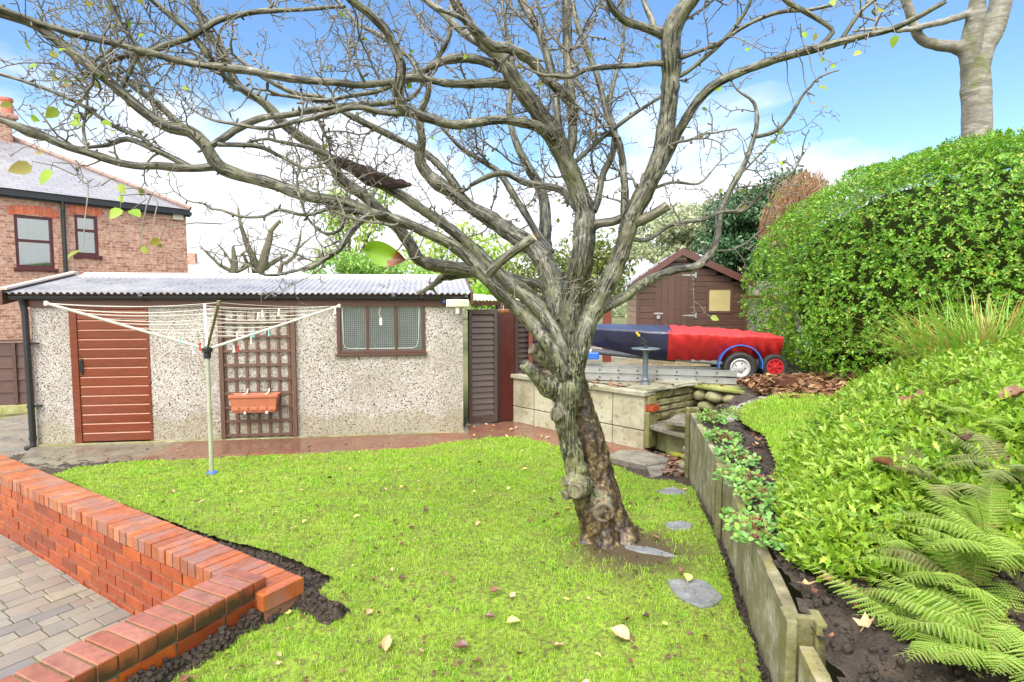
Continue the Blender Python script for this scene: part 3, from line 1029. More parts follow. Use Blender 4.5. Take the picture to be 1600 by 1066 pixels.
# stack of round stones by the far post
sk = thing("stone_stack", "little stack of round grey stones beside the far wall post", "stacked stones", tuple(G(1079, 735, 0.1)))
for i, (z, r, h) in enumerate(((0.05, 0.115, 0.06), (0.135, 0.10, 0.05), (0.215, 0.085, 0.055))):
    c = MB(); prof = [(max(0.004, math.cos(t)), math.sin(t)) for t in np.linspace(-PI / 2, PI / 2, 11)]
    M = Matrix.Translation((rs.uniform(-.015, .015), 0, z)) @ Matrix.Rotation(rs.uniform(-.15, .15), 4, "Y") @ Matrix.Diagonal((r, r * 0.8, h, 1))
    c.lathe(prof, 18, M)
    c.build("stone", mat_conc("round_stone", [S(92, 90, 74), S(128, 124, 104), S(152, 148, 130)], 0.4, 0.7, 12), sk, smooth=True)
# ------------------------------------------------------------------ the garage
g0 = G(60, 700, 0.0); g1 = G(724, 678, 0.0)
GPHI = math.atan2(g1.y - g0.y, g1.x - g0.x); GL = (g1 - g0).length
gx = Vector((math.cos(GPHI), math.sin(GPHI), 0)); gy = Vector((-math.sin(GPHI), math.cos(GPHI), 0))


def on_plane(px, py, o, ex, ey, off=0.0):
    """a point of the photograph on the upright plane through o along ex -> (local x, z)"""
    d = ray(px, py); c0 = Vector((0, 0, CAMZ)); oo = o + ey * off
    t = (oo - c0).dot(ey) / d.dot(ey)
    p = c0 + d * t
    return (p - o).dot(ex), p.z


gw = lambda px, py, off=0.0: on_plane(px, py, g0, gx, gy, off)
garage = thing("garage", "pebble dashed prefabricated garage with corrugated roof and red brown side door", "garage", g0, GPHI)


def mat_pebble():
    t = NT("pebble_dash"); co = t.coords("Object")
    v = t.voronoi(co, 84); v2 = t.voronoi(co, 84, "DISTANCE_TO_EDGE")
    sp = t.node("ShaderNodeSeparateColor"); t.l.new(v.outputs["Color"], sp.inputs[0])
    col = t.ramp(sp.outputs[0], [(0.0, S(58, 52, 48)), (0.07, S(146, 120, 106)), (0.15, S(196, 186, 178)), (0.34, S(212, 206, 200)), (0.58, S(226, 224, 220)), (0.80, S(202, 190, 182)), (0.90, S(234, 233, 230))], "CONSTANT")
    col = t.mix(t.ramp(v2.outputs["Distance"], [(0.0, 0.75), (0.09, 0.0)]), col, S(104, 92, 80))
    big = t.noise(co, 1.6, 5)
    col = t.mix(t.ramp(big, [(0.4, 0.0), (0.68, 0.42)]), col, S(138, 130, 112))
    sx = t.node("ShaderNodeSeparateXYZ"); t.l.new(co, sx.inputs[0])
    h = t.math("ADD", sx.outputs["Z"], t.math("MULTIPLY", t.noise(co, 3.5, 5), -0.55))
    col = t.mix(t.ramp(h, [(0.0, 0.36), (0.04, 0.12), (0.12, 0.0)]), col, S(140, 132, 76))
    hh = t.ramp(v2.outputs["Distance"], [(0.0, 0.0), (0.25, 1.0)])
    t.bump(hh, 0.9, 0.008)
    return t.fin(col, 0.6, 0.35)


M_PEB = mat_pebble()
M_BROWN = m_wood("brown_timber", S(70, 42, 34), S(104, 66, 52), 0.4, (1, 14, 14), 5, 0.2, 0.12)
M_BROWNW = m_wood("brown_window_timber", S(64, 40, 33), S(90, 60, 50), 0.4, (6, 6, 6), 5, 0.2, 0.05)
M_DOOR = m_wood("red_brown_door", S(82, 36, 17), S(120, 54, 26), 0.28, (1.2, 8, 16), 4, 0.18, 0.12, coat=0.3)
M_BLACK = m_plain("black_plastic", S(34, 36, 38), 0.35, 0.15, 8, 0.05)
M_WHITE = m_plain("white_plastic", S(226, 224, 214), 0.4, 0.06, 10, 0.05)
M_GREYM = m_plain("galvanised", S(166, 168, 168), 0.35, 0.12, 10, 0.08, metal=0.6)

EAVE = gw(400, 463)[1] + 0.01
dx0, dzt = gw(107, 482); dx1 = gw(231, 482)[0]; dzt = EAVE - 0.13
wx0, wz0 = gw(527, 553); wx1, wz1 = gw(664, 478); wzt = min(wz1 + 0.02, EAVE - 0.13)
D = 2.60
c = MB()
c.box((0, 0, 0.0), (dx0, 0.10, EAVE)); c.box((dx1, 0, 0.0), (wx0, 0.10, EAVE)); c.box((wx0, 0, 0.0), (wx1, 0.10, wz0)); c.box((wx1, 0, 0.0), (GL, 0.10, EAVE))
c.box((dx0, 0, dzt), (dx1, 0.1, EAVE)); c.box((wx0, 0, wzt), (wx1, 0.1, EAVE))
RZ = EAVE + 0.24; RY = D / 2
for x in (0.0, GL - 0.1):   # gable ends
    c.add([(x + a, y, z) for a in (0, 0.1) for y, z in ((0.1, 0), (D, 0), (D, EAVE), (RY, RZ - 0.02), (0.1, EAVE))], [(0, 4, 3, 2, 1), (5, 6, 7, 8, 9), (0, 1, 6, 5), (1, 2, 7, 6), (2, 3, 8, 7), (3, 4, 9, 8), (4, 0, 5, 9)])
c.box((0.1, D - 0.1, 0), (GL - 0.1, D, EAVE))
c.build("wall", M_PEB, garage)
c = MB(); c.box((-0.03, -0.05, -0.03), (GL + 0.02, 0.0, 0.045)); c.build("plinth", mat_conc("plinth", [S(92, 92, 60), S(126, 124, 92), S(160, 152, 120)], 0.6), garage, bevel=0.01)


# corrugated roof: two slopes of one sheet
def corr(xa, xb, ya, za, yb, zb, th=0.007, per=0.076, amp=0.013):
    n = int((xb - xa) / per * 8)
    xs = np.linspace(xa, xb, n + 1)
    nl = Vector((0, -(zb - za), (yb - ya))).normalized()
    if nl.z < 0: nl = -nl
    vs, fs = [], []
    for side in (0, 1):
        for (y, z) in ((ya, za), (yb, zb)):
            for x in xs:
                a = amp * math.sin(2 * PI * (x - xa) / per) - side * th
                vs.append((x, y + nl.y * a, z + nl.z * a))
    m = n + 1
    for i in range(n):
        fs += [(i, i + 1, m + i + 1, m + i), (2 * m + i + 1, 2 * m + i, 3 * m + i, 3 * m + i + 1), (i + 1, i, 2 * m + i, 2 * m + i + 1), (m + i, m + i + 1, 3 * m + i + 1, 3 * m + i)]
    return vs, fs


def mat_asb():
    t = NT("cement_sheet"); co = t.coords("Object")
    n = t.noise(co, 2.6, 8, 0.68); n2 = t.noise(co, 16, 6, 0.7)
    col = t.ramp(n, [(0.3, S(124, 123, 126)), (0.55, S(150, 149, 152)), (0.75, S(170, 169, 170))])
    col = t.mix(t.ramp(n2, [(0.56, 0.0), (0.72, 0.55)]), col, S(76, 74, 68))
    t.bump(n2, 0.2, 0.004)
    return t.fin(col, t.ramp(n, [(0.35, 0.22), (0.65, 0.5)]))


M_SHEET = mat_asb()
sl = (RZ - EAVE) / RY
c = MB(); c.add(*corr(-0.20, GL + 0.10, -0.13, EAVE + 0.055 - 0.13 * sl, RY, RZ + 0.055)); c.add(*corr(-0.20, GL + 0.10, D + 0.13, EAVE + 0.055 - 0.13 * sl, RY, RZ + 0.055))
roof = c.build("roof", M_SHEET, garage)
c = MB()
c.add([(x, y, z) for x in (-0.06, GL + 0.07) for y, z in ((RY - 0.16, RZ + 0.035), (RY, RZ + 0.095), (RY + 0.16, RZ + 0.035), (RY + 0.16, RZ + 0.02), (RY, RZ + 0.1), (RY - 0.16, RZ + 0.02))],
      [(0, 1, 7, 6), (1, 2, 8, 7), (2, 3, 9, 8), (3, 4, 10, 9), (4, 5, 11, 10), (5, 0, 6, 11), (0, 5, 4, 3, 2, 1), (6, 7, 8, 9, 10, 11)])
c.build("ridge_cap", m_plain("pale_ridge", S(222, 220, 214), 0.45, 0.08, 4, 0.1), garage)
for i, x in enumerate((-0.235, GL + 0.10)):
    c = MB()
    for ya, yb in ((-0.16, RY), (RY, D + 0.16)):
        za = EAVE + (0.03 if ya < 0 else 0.27) - (0.16 * sl if ya < 0 else 0); zb = EAVE + (0.27 if ya < 0 else 0.03) - (0 if ya < 0 else .16 * sl)
        c.add([(x + a, y, z + b) for a in (0, 0.035) for y, z, b in ((ya, za, -0.12), (yb, zb, -0.12), (yb, zb, 0.05), (ya, za, 0.05))], [(0, 1, 2, 3), (7, 6, 5, 4), (0, 4, 5, 1), (1, 5, 6, 2), (2, 6, 7, 3), (3, 7, 4, 0)])
    c.build("barge_board", M_BROWNW, garage)
c = MB(); c.bar((-0.19, -0.16, EAVE + 0.105 - .16 * sl), (-0.19, RY, RZ + 0.105), 0.09, 0.025); c.build("verge_strip", m_plain("verge_pale", S(186, 172, 164), 0.4), garage)
c = MB(); c.box((-0.1, -0.032, EAVE - 0.145), (GL + 0.03, 0.0, EAVE + 0.0)); c.build("fascia", M_BROWN, garage, bevel=0.004)
c = MB(); c.box((-0.22, -0.075, EAVE - 0.0), (GL + 0.1, -0.02, EAVE + 0.024)); c.build("soffit_strip", M_BROWNW, garage)
# half round gutter
c = MB(); vs, fs = [], []
arc = [(math.cos(t) * 0.048, math.sin(t) * 0.048) for t in np.linspace(PI, 2 * PI, 9)]
ring = arc + [(a * 0.9, b * 0.9) for a, b in reversed(arc)]
n = len(ring)
for x in (-0.16, GL + 0.06):
    vs += [(x, -0.085 + a, EAVE - 0.012 + b) for a, b in ring]
fs = [(i, (i + 1) % n, n + (i + 1) % n, n + i) for i in range(n)] + [tuple(range(n)), tuple(range(2 * n - 1, n - 1, -1))]
c.add(vs, fs)
for x in (1.3, 2.9, 4.4): c.lathe([(0.053, 0), (0.053, 0.05)], 12, Matrix.Translation((x, -0.085, EAVE - 0.014)) @ Matrix.Rotation(PI / 2, 4, "Y"))
c.build("gutter", M_BLACK, garage)
c = MB(); c.tube([(-0.045, -0.085, EAVE - 0.03), (-0.04, -0.06, EAVE - 0.12), (-0.03, -0.055, EAVE - 0.2), (-0.02, -0.055, 0.1), (-0.02, -0.065, 0.04), (-0.06, -0.13, 0.015)], 0.036, 12)
for z in (0.12, 0.52, 1.3): c.lathe([(0.042, 0), (0.042, 0.035)], 12, Matrix.Translation((-0.022, -0.055, z)))
for z in (0.53, 1.31): c.box((-0.02, -0.06, z), (0.09, -0.02, z + 0.025))
c.build("downpipe", M_BLACK, garage, smooth=False)

# door of fourteen boards, each with a sloping lip that holds water
dr = MB(); dr.box((dx0, -0.012, 0.045), (dx0 + 0.085, 0.05, dzt)); dr.box((dx1 - 0.03, -0.012, 0.045), (dx1, 0.05, dzt)); dr.box((dx0 + 0.085, -0.010, dzt - 0.05), (dx1 - 0.03, 0.05, dzt))
door = dr.build("door_frame", M_DOOR, garage, bevel=0.004)
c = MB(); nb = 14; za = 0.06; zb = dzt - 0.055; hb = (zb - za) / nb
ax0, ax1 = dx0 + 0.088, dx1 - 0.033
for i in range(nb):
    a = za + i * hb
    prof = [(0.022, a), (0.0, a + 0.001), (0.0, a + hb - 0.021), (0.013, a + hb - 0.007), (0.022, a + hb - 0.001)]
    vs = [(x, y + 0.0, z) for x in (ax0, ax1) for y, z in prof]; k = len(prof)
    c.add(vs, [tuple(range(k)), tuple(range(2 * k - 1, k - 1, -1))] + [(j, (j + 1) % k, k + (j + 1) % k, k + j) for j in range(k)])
door = c.build("door", [M_DOOR, m_plain("lip_sheen", S(168, 120, 102), 0.3, 0.15, 9, 0.1)], garage)  # pale lip colour paints in the sky's reflection on the wet chamfers
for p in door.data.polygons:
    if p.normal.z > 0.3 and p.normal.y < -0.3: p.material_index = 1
c = MB(); c.box((ax0 + 0.02, -0.012, 0.92), (ax0 + 0.045, 0.0, 1.12)); c.tube([(ax0 + 0.033, -0.012, 0.95), (ax0 + 0.033, -0.045, 0.96), (ax0 + 0.033, -0.045, 1.08), (ax0 + 0.033, -0.012, 1.09)], 0.007, 8)
c.build("handle", M_BLACK, door)

# window: frame, three panes, curtain, wire guard
win = MB(); fw = 0.05
win.box((wx0, -0.02, wz0), (wx0 + fw, 0.05, wzt)); win.box((wx1 - fw * 0.6, -0.02, wz0), (wx1, 0.05, wzt)); win.box((wx0 + fw, -0.02, wz0), (wx1 - fw * 0.6, 0.05, wz0 + 0.04))
m1 = gw(574, 515)[0]; m2 = gw(619, 515)[0]
for m in (m1, m2): win.box((m - 0.018, -0.015, wz0 + 0.04), (m + 0.018, 0.05, wzt))
win.box((wx0 - 0.02, -0.045, wz0 - 0.03), (wx1 + 0.02, -0.0, wz0 - 0.001))
window = win.build("window", M_BROWNW, garage, bevel=0.004)


def mat_glass(name, tint=(0.75, 0.82, 0.85, 1), refl=0.25):
    t = NT(name); tr = t.node("ShaderNodeBsdfTransparent"); tr.inputs[0].default_value = tint
    gl_ = t.node("ShaderNodeBsdfGlossy"); gl_.inputs["Roughness"].default_value = 0.03
    fr_ = t.node("ShaderNodeFresnel"); fr_.inputs[0].default_value = 1.5
    mx = t.node("ShaderNodeMixShader"); t.l.new(t.math("ADD", fr_.outputs[0], refl * 0.4, True), mx.inputs[0])
    t.l.new(tr.outputs[0], mx.inputs[1]); t.l.new(gl_.outputs[0], mx.inputs[2]); t.l.new(mx.outputs[0], t.out.inputs[0])
    return t.m


M_GLASS = mat_glass("window_glass")
for a, b in ((wx0 + fw, m1 - 0.018), (m1 + 0.018, m2 - 0.018), (m2 + 0.018, wx1 - fw * 0.6)):
    c = MB(); c.box((a, 0.012, wz0 + 0.04), (b, 0.016, wzt)); c.build("pane", M_GLASS, window)
c = MB(); n = 90; vs = []
for k, z in enumerate((wz0 - 0.1, wzt + 0.1)):
    for i in range(n + 1):
        x = wx0 + (wx1 - wx0) * i / n
        vs.append((x, 0.13 + 0.012 * math.sin(i * 0.9 + math.sin(i * 0.31) * 2) + 0.01 * math.sin(i * 2.3), z))
c.add(vs, [(i, i + 1, n + 2 + i, n + 1 + i) for i in range(n)])
c.build("curtain", m_plain("grey_curtain", S(150, 160, 160), 0.9, 0.18, 5, 0.1), window, smooth=True)
c = MB()
for i in range(int((wx1 - wx0 - 0.1) / 0.026)):
    x = wx0 + 0.06 + i * 0.026; c.box((x, 0.005, wz0 + 0.045), (x + 0.0016, 0.0066, wzt))
for i in range(int((wzt - wz0) / 0.026)):
    z = wz0 + 0.05 + i * 0.026; c.box((wx0 + 0.055, 0.0035, z), (wx1 - 0.035, 0.005, z + 0.0016))
c.build("wire_guard", m_plain("wire", S(190, 196, 196), 0.4, 0.05, 5, 0), window)
c = MB(); a, b = wx0 + 0.085, wx1 - 0.09; z = wz0 + 0.065
c.tube([(a - 0.01, -0.004, wzt - 0.02), (a, -0.004, wz0 + 0.14), (a + 0.02, -0.004, z + 0.02), (a + 0.08, -0.004, z), (b - 0.08, -0.004, z), (b - 0.02, -0.004, z + 0.03), (b, -0.004, wz0 + 0.2), (b + 0.012, -0.004, wzt - 0.02)], 0.0055, 8)
c.build("curtain_rail", m_plain("grey_white", S(170, 172, 166), 0.4, 0.1), window, smooth=True)
c = MB(); xm = gw(595, 500)[0]
c.box((xm - 0.016, -0.006, gw(595, 508)[1]), (xm + 0.016, 0.004, gw(595, 497)[1])); c.tube([(xm, -0.002, gw(595, 497)[1]), (xm - 0.025, -0.002, gw(595, 490)[1]), (xm - 0.01, -0.002, gw(595, 484)[1]), (xm + 0.01, -0.03, EAVE - 0.05)], 0.0035, 6)
c.build("hanging_switch", M_WHITE, window)

# trellis, hung on the wall
tx0 = gw(345, 600)[0]; tx1 = gw(464, 600)[0]; tz0 = gw(400, 684)[1]; tzt = EAVE - 0.13
tr = thing("trellis", "dark brown square trellis panel screwed to the pebble dashed wall", "trellis", g0 + gx * ((tx0 + tx1) / 2) + Vector((0, 0, tz0)), GPHI)
hw = (tx1 - tx0) / 2; hh = tzt - tz0
M_TREL = m_wood("trellis_timber", S(70, 48, 40), S(104, 76, 64), 0.6, (8, 8, 1), 8, 0.3, 0.18)
c = MB()
for s in (-1, 1): c.box((s * hw - (0.0 if s < 0 else 0.055), -0.05, 0), (s * hw + (0.055 if s < 0 else 0.0), -0.005, hh))
c.build("side_post", M_TREL, tr, bevel=0.003)
c = MB()
for px in (353, 370, 387, 404, 421, 437, 453):
    x = gw(px, 600)[0] - (tx0 + tx1) / 2; c.box((x - 0.017, -0.022, 0.01), (x + 0.017, -0.005, hh))
c.build("upright_slat", M_TREL, tr)
c = MB(); z = 0.03
while z < hh - 0.02:
    c.box((-hw + 0.057, -0.038, z), (hw - 0.057, -0.0225, z + 0.033)); z += 0.185
c.build("cross_slat", M_TREL, tr)

# planter hung on the trellis
pz0 = gw(400, 643, -0.1)[1]; pz1 = gw(400, 615, -0.1)[1]; px0 = gw(360, 620, -0.12)[0]; px1 = gw(437, 620, -0.12)[0]
pl = thing("planter", "terracotta plastic trough hanging from the trellis by white hooks", "planter", g0 + gx * ((px0 + px1) / 2) - gy * 0.13 + Vector((0, 0, pz0)), GPHI)
M_TERRA = m_plain("terracotta", S(164, 98, 70), 0.55, 0.1, 8, 0.1)
w2 = (px1 - px0) / 2; ph = pz1 - pz0
c = MB()
rings = [(w2 - 0.045, 0.062, 0), (w2 - 0.012, 0.078, ph - 0.045), (w2, 0.09, ph - 0.04), (w2, 0.09, ph), (w2 - 0.015, 0.076, ph), (w2 - 0.03, 0.066, ph - 0.04)]
vs = [(sx * a, sy * b, z) for a, b, z in rings for sx, sy in ((-1, -1), (1, -1), (1, 1), (-1, 1))]
fs = [(3, 2, 1, 0)] + [(i * 4 + k, i * 4 + (k + 1) % 4, i * 4 + 4 + (k + 1) % 4, i * 4 + 4 + k) for i in range(5) for k in range(4)] + [(20, 21, 22, 23)]
c.add(vs, fs)
for i in range(5):
    x = (-0.5 + i / 4) * (w2 * 1.5); c.box((x - 0.045, -0.079, 0.03), (x + 0.045, -0.066, 0.075))
c.build("trough", M_TERRA, pl, bevel=0.006)
c = MB(); c.prism([(-w2 + .04, -.06), (w2 - .04, -.06), (w2 - .04, .06), (-w2 + .04, .06)], ph - 0.05, ph - 0.036); c.build("compost", M_SOIL, pl)
for x in (-w2 * 0.36, w2 * 0.52):
    c = MB(); c.tube([(x, -0.095, ph + 0.004), (x, 0.05, ph + 0.012), (x, 0.085, ph + 0.05), (x, 0.115, ph + 0.045)], 0.008, 6); c.build("hook", M_WHITE, pl); c = MB(); c.box((x - 0.012, -0.075, -0.012), (x + 0.012, -0.03, 0.02)); c.build("clip", M_WHITE, pl)

# security light and round blue alarm on the fascia
lx, lz = gw(718, 474, -0.1)
sl_ = thing("security_light", "white double security floodlight with sensor under the garage gutter end", "floodlight", g0 + gx * (lx - 0.03) - gy * 0.14 + Vector((0, 0, lz)), GPHI)
c = MB()
c.prism([(-0.15, -0.045), (-0.04, -0.075), (0.04, -0.075), (0.15, -0.045), (0.15, -0.03), (-0.15, -0.03)], -0.05, 0.05); c.box((-0.05, -0.03, -0.04), (0.05, 0.14, 0.03))
c.build("housing", m_plain("ivory_plastic", S(214, 214, 190), 0.4, 0.05, 9, 0), sl_, bevel=0.006)
for q in ([(-0.14, -0.049), (-0.046, -0.0755)], [(-0.037, -0.0775), (0.037, -0.0775)], [(0.046, -0.0755), (0.14, -0.049)]):
    c = MB(); (xa, ya), (xb, yb) = q
    c.add([(xa, ya, -0.04), (xb, yb, -0.04), (xb, yb, 0.04), (xa, ya, 0.04), (xa, ya - 0.006, -0.036), (xb, yb - 0.006, -0.036), (xb, yb - 0.006, 0.036), (xa, ya - 0.006, 0.036)], BF)
    c.build("lens", m_plain("lens", S(196, 206, 170), 0.1, 0.15, 30, 0.2), sl_)
c = MB(); c.lathe([(0.02, -0.09), (0.03, -0.085), (0.034, -0.055), (0.02, -0.05)], 16, Matrix.Translation((0.0, -0.02, 0))); c.lathe([(0.026, -0.14), (0.026, -0.1), (0.02, -0.09)], 16, Matrix.Translation((0, -0.02, 0.005))); c.build("sensor", M_WHITE, sl_)
bx, bz = gw(694, 471, -0.05)
al = thing("alarm_box", "small round blue alarm unit on the brown fascia beside the floodlight", "alarm", g0 + gx * bx - gy * 0.033 + Vector((0, 0, bz)), GPHI)
RX = Matrix.Rotation(PI / 2, 4, "X")
c = MB(); c.lathe([(0.042, 0), (0.042, 0.02), (0.032, 0.034), (0.012, 0.036)], 20, RX); c.build("body", m_plain("blue_plastic", S(36, 66, 150), 0.3, 0.08, 9, 0), al, smooth=False)
c = MB(); c.lathe([(0.012, 0.036), (0.011, 0.042), (0.003, 0.044)], 12, RX); c.build("button", m_plain("pale_blue", S(150, 170, 210), 0.3), al)

# ------------------------------------------------------------------ fence panels and gate right of the garage
M_LOUV = m_wood("louvre_timber", S(56, 44, 41), S(84, 67, 61), 0.45, (1, 14, 14), 5, 0.25, 0.15)


def louvre(name, label, cat, pA, pB, z0, z1, nsl, m, group=None):
    a, b = Vector((pA[0], pA[1], 0)), Vector((pB[0], pB[1], 0)); d = b - a; L = d.length
    t = thing(name, label, cat, (a.x, a.y, z0), math.atan2(d.y, d.x), group); H = z1 - z0
    c = MB(); c.box((0, -0.03, 0), (0.05, 0.03, H)); c.box((L - 0.05, -0.03, 0), (L, 0.03, H)); c.box((0.05, -0.03, H - 0.07), (L - 0.05, 0.03, H)); c.box((0.05, -0.03, 0), (L - 0.05, 0.03, 0.12)); c.build("frame", m, t, bevel=0.004)
    c = MB(); hs_ = (H - 0.19) / nsl
    for i in range(nsl):
        z = 0.12 + i * hs_
        c.add([(x, y, zz) for x in (0.052, L - 0.052) for y, zz in ((-0.022, z - 0.008), (-0.012, z - 0.008), (0.02, z + hs_ + 0.004), (0.01, z + hs_ + 0.004))], [(0, 1, 5, 4), (1, 2, 6, 5), (2, 3, 7, 6), (3, 0, 4, 7), (0, 3, 2, 1), (4, 5, 6, 7)])
    c.build("louvre", m, t)
    return t


ga = G(728, 668, 0.03); gb_ = G(778, 664, 0.03)
louvre("louvre_gate", "dark brown louvred timber gate standing between garage corner and red panel", "gate", (ga.x + 0.03, ga.y + 0.15), (gb_.x - 0.02, gb_.y + 0.15), 0.05, P(750, 484, gb_.y)[2], 17, M_LOUV)
M_REDP = m_plain("dark_red_paint", S(66, 24, 20), 0.3, 0.25, 5, 0.1)
pa = P(779, 480, gb_.y + 0.22); pb = P(803, 480, gb_.y + 0.3)
rp = thing("door_leaf", "glossy dark red plain door leaf standing next to the louvred gate", "door", (pa.x, pa.y, 0.04), math.atan2(pb.y - pa.y, pb.x - pa.x))
c = MB(); c.box((0, -0.02, 0), ((pb - pa).length, 0.02, pa.z + 0.02)); c.build("leaf", M_REDP, rp, bevel=0.004)
c = MB(); c.box((-0.035, -0.04, 0), (-0.004, 0.03, pa.z + 0.02)); c.build("edge_post", m_plain("dark_blue_post", S(40, 42, 50), 0.4), rp, bevel=0.004)
fa = P(804, 500, gb_.y + 0.3); fb = P(905, 500, gb_.y + 1.2)
louvre("louvre_fence", "brown louvred fence panel above the cream block wall behind the trunk", "fence", (fa.x, fa.y), (fb.x, fb.y), 0.40, P(804, 486, fa.y)[2], 14, M_LOUV)
M_RPOST = m_plain("rust_red_paint", S(104, 46, 34), 0.5, 0.15, 9, 0.1)
for px, Y, lab in ((829, 8.75, "thin rust red post in front of the louvred fence panel"), (948, 10.4, "thick rust red post between the bare tree and the shed wall")):
    q = P(px, 560, Y); c = MB(); r = 0.03 if px < 900 else 0.07
    c.box((-r, -r, 0), (r, r, (1.62 if px < 900 else 1.95) - TZ)); c.add([(-r, -r, 0.0)], [])
    o = c.build("fence_post", M_RPOST, None, bevel=0.006); o.location = (q.x, q.y, TZ); tag(o, lab, "post")
# lean-to sheet above the gate
q0 = P(736, 470, 8.2); q1 = P(800, 474, 8.75)
ln = thing("canopy", "thin corrugated plastic canopy with a red brown edge board above the gate", "canopy", (q0.x, q0.y, 1.80), math.atan2(q1.y - q0.y, q1.x - q0.x))
c = MB(); c.add(*corr(0, (q1 - q0).length + 0.3, 0.0, 0.06, 1.2, 0.16, 0.004, 0.07, 0.008)); c.build("sheet", m_plain("milky_plastic", S(206, 208, 200), 0.25, 0.1, 5, 0), ln)
c = MB(); c.box((0.0, -0.03, -0.02), ((q1 - q0).length + 0.3, -0.003, 0.045)); c.build("edge_board", M_BROWNW, ln)

# coir hanging basket
hb_p = P(788, 486, 7.6)
hb_ = thing("hanging_basket", "small empty coir hanging basket dangling from a branch before the red door", "basket", hb_p)
c = MB(); prof = [(0.004, -0.045), (0.04, -0.04), (0.075, -0.018), (0.088, 0.012), (0.08, 0.022), (0.06, 0.01), (0.02, -0.01)]
c.lathe(prof, 20)
for i in range(len(c.v)):
    w = Vector(c.v[i]); c.v[i] = tuple(w * (1 + 0.16 * mnoise.noise(w * 40)))
t_ = NT("coir"); co_ = t_.coords("Object", (1, 1, 1)); nn_ = t_.noise(co_, 60, 6, 0.7); t_.bump(nn_, 1.0, 0.02)
c.build("liner", t_.fin(t_.ramp(nn_, [(0.3, S(88, 58, 34)), (0.7, S(176, 130, 84))]), 0.9), hb_)
c = MB()
for a in (0.3, 2.4, 4.5): c.tube([(0.08 * math.cos(a), 0.08 * math.sin(a), 0.015), (0, 0, 0.2), (0, 0, 0.26)], 0.0025, 5)
c.build("chain", M_GREYM, hb_)

# ------------------------------------------------------------------ left fence on its kerb
l0 = G(-60, 640, 0.10); l1 = G(60, 634, 0.10)
lf = thing("timber_fence", "dark brown horizontal board fence with a batten, left of the garage", "fence", (l0.x, l0.y, 0.0), math.atan2(l1.y - l0.y, l1.x - l0.x)); LL = (l1 - l0).length + 0.9
ztop = P(20, 533, l1.y)[2]
M_FENCE = m_wood("dark_fence", S(58, 40, 36), S(88, 62, 54), 0.5, (1, 12, 12), 5, 0.3, 0.2)
c = MB(); nb = 5; hb2 = (ztop - 0.17) / nb
for i in range(nb):
    z = 0.15 + i * hb2
    c.add([(x, y, zz) for x in (0, LL) for y, zz in ((-0.02, z - 0.01), (0.0, z - 0.01), (0.012, z + hb2), (0.0, z + hb2))], [(0, 1, 5, 4), (1, 2, 6, 5), (2, 3, 7, 6), (3, 0, 4, 7), (0, 3, 2, 1), (4, 5, 6, 7)])
c.build("board", M_FENCE, lf)
c = MB(); bxm = (P(8, 580, l0.y).x - l0.x)
for x in (bxm, bxm + 1.25, bxm - 0.8): c.box((x - 0.025, -0.045, 0.15), (x + 0.025, -0.021, ztop - 0.02))
c.build("batten", M_FENCE, lf); c = MB(); c.box((0, -0.04, ztop - 0.0), (LL, 0.03, ztop + 0.03)); c.build("top_rail", M_FENCE, lf)
c = MB(); c.box((-0.1, -0.06, -0.02), (LL, 0.05, 0.135)); c.build("gravel_board", mat_conc("green_kerb", [S(112, 114, 66), S(146, 146, 96), S(168, 166, 128)], 0.5), lf, bevel=0.008)

# ------------------------------------------------------------------ rotary dryer
pb_ = G(331, 741, 0.10); zb = float(lawn_z(pb_.x, pb_.y)); pb_ = G(331, 741, zb)
hub = P(331, 546, pb_.y)
ry = thing("rotary_dryer", "umbrella shaped rotary clothes dryer with pale lines standing in the lawn", "clothes dryer", pb_)
M_ALU = m_plain("dull_aluminium", S(172, 178, 158), 0.35, 0.12, 12, 0.05, metal=0.25)
M_CREAM = m_plain("cream_line", S(204, 202, 190), 0.6, 0.08, 20, 0.0)
M_OLIVE = m_plain("olive_shade_tube", S(104, 100, 66), 0.4, 0.12, 10, 0.05)  # front arm: its shaded side painted as a darker olive
hz = hub.z - zb
c = MB(); c.tube([(0, 0, 0.0), (0, 0, hz - 0.02)], 0.021, 14); c.tube([(0, 0, 0.62), (0, 0, 0.645)], 0.0235, 14); c.build("pole", M_ALU, ry, smooth=False)
c = MB(); c.lathe([(0.03, -0.05), (0.05, 0.0), (0.05, 0.02), (0.03, 0.035), (0.022, 0.035)], 18); c.build("ground_socket", m_plain("blue_socket", S(60, 96, 190), 0.4, 0.1), ry)
c = MB(); c.lathe([(0.026, -0.09), (0.034, -0.08), (0.034, -0.03), (0.05, -0.02), (0.05, 0.012), (0.02, 0.03)], 18, Matrix.Translation((0, 0, hz))); c.build("hub", M_BLACK, ry)
tips = [P(72, 474, 5.07) - pb_, P(342, 473, 4.80) - pb_, P(530, 478, 6.59) - pb_, P(320, 478, 6.86) - pb_]
hv = Vector((0, 0, hz))
for t, m in zip(tips, (M_CREAM, M_OLIVE, M_CREAM, M_CREAM)):
    d = (t - hv).normalized()
    c = MB(); c.tube([hv + d * 0.04, t], 0.0125, 10); c.lathe([(0.017, -0.02), (0.017, 0.015), (0.008, 0.02)], 10, Matrix.Translation(t)) ; a_ = c.build("arm", m, ry, smooth=False)
c = MB(); rl = random.Random(4)
for k in range(8):
    f = 0.30 + 0.70 * k / 7
    for i in range(4):
        p = hv.lerp(tips[i], f); q = hv.lerp(tips[(i + 1) % 4], f); sag = rl.uniform(0.015, 0.05) * f
        c.tube([p.lerp(q, u) - Vector((0, 0, sag * 4 * u * (1 - u))) for u in np.linspace(0, 1, 9)], 0.0026, 5, cap=False)
c.build("washing_line", M_CREAM, ry)
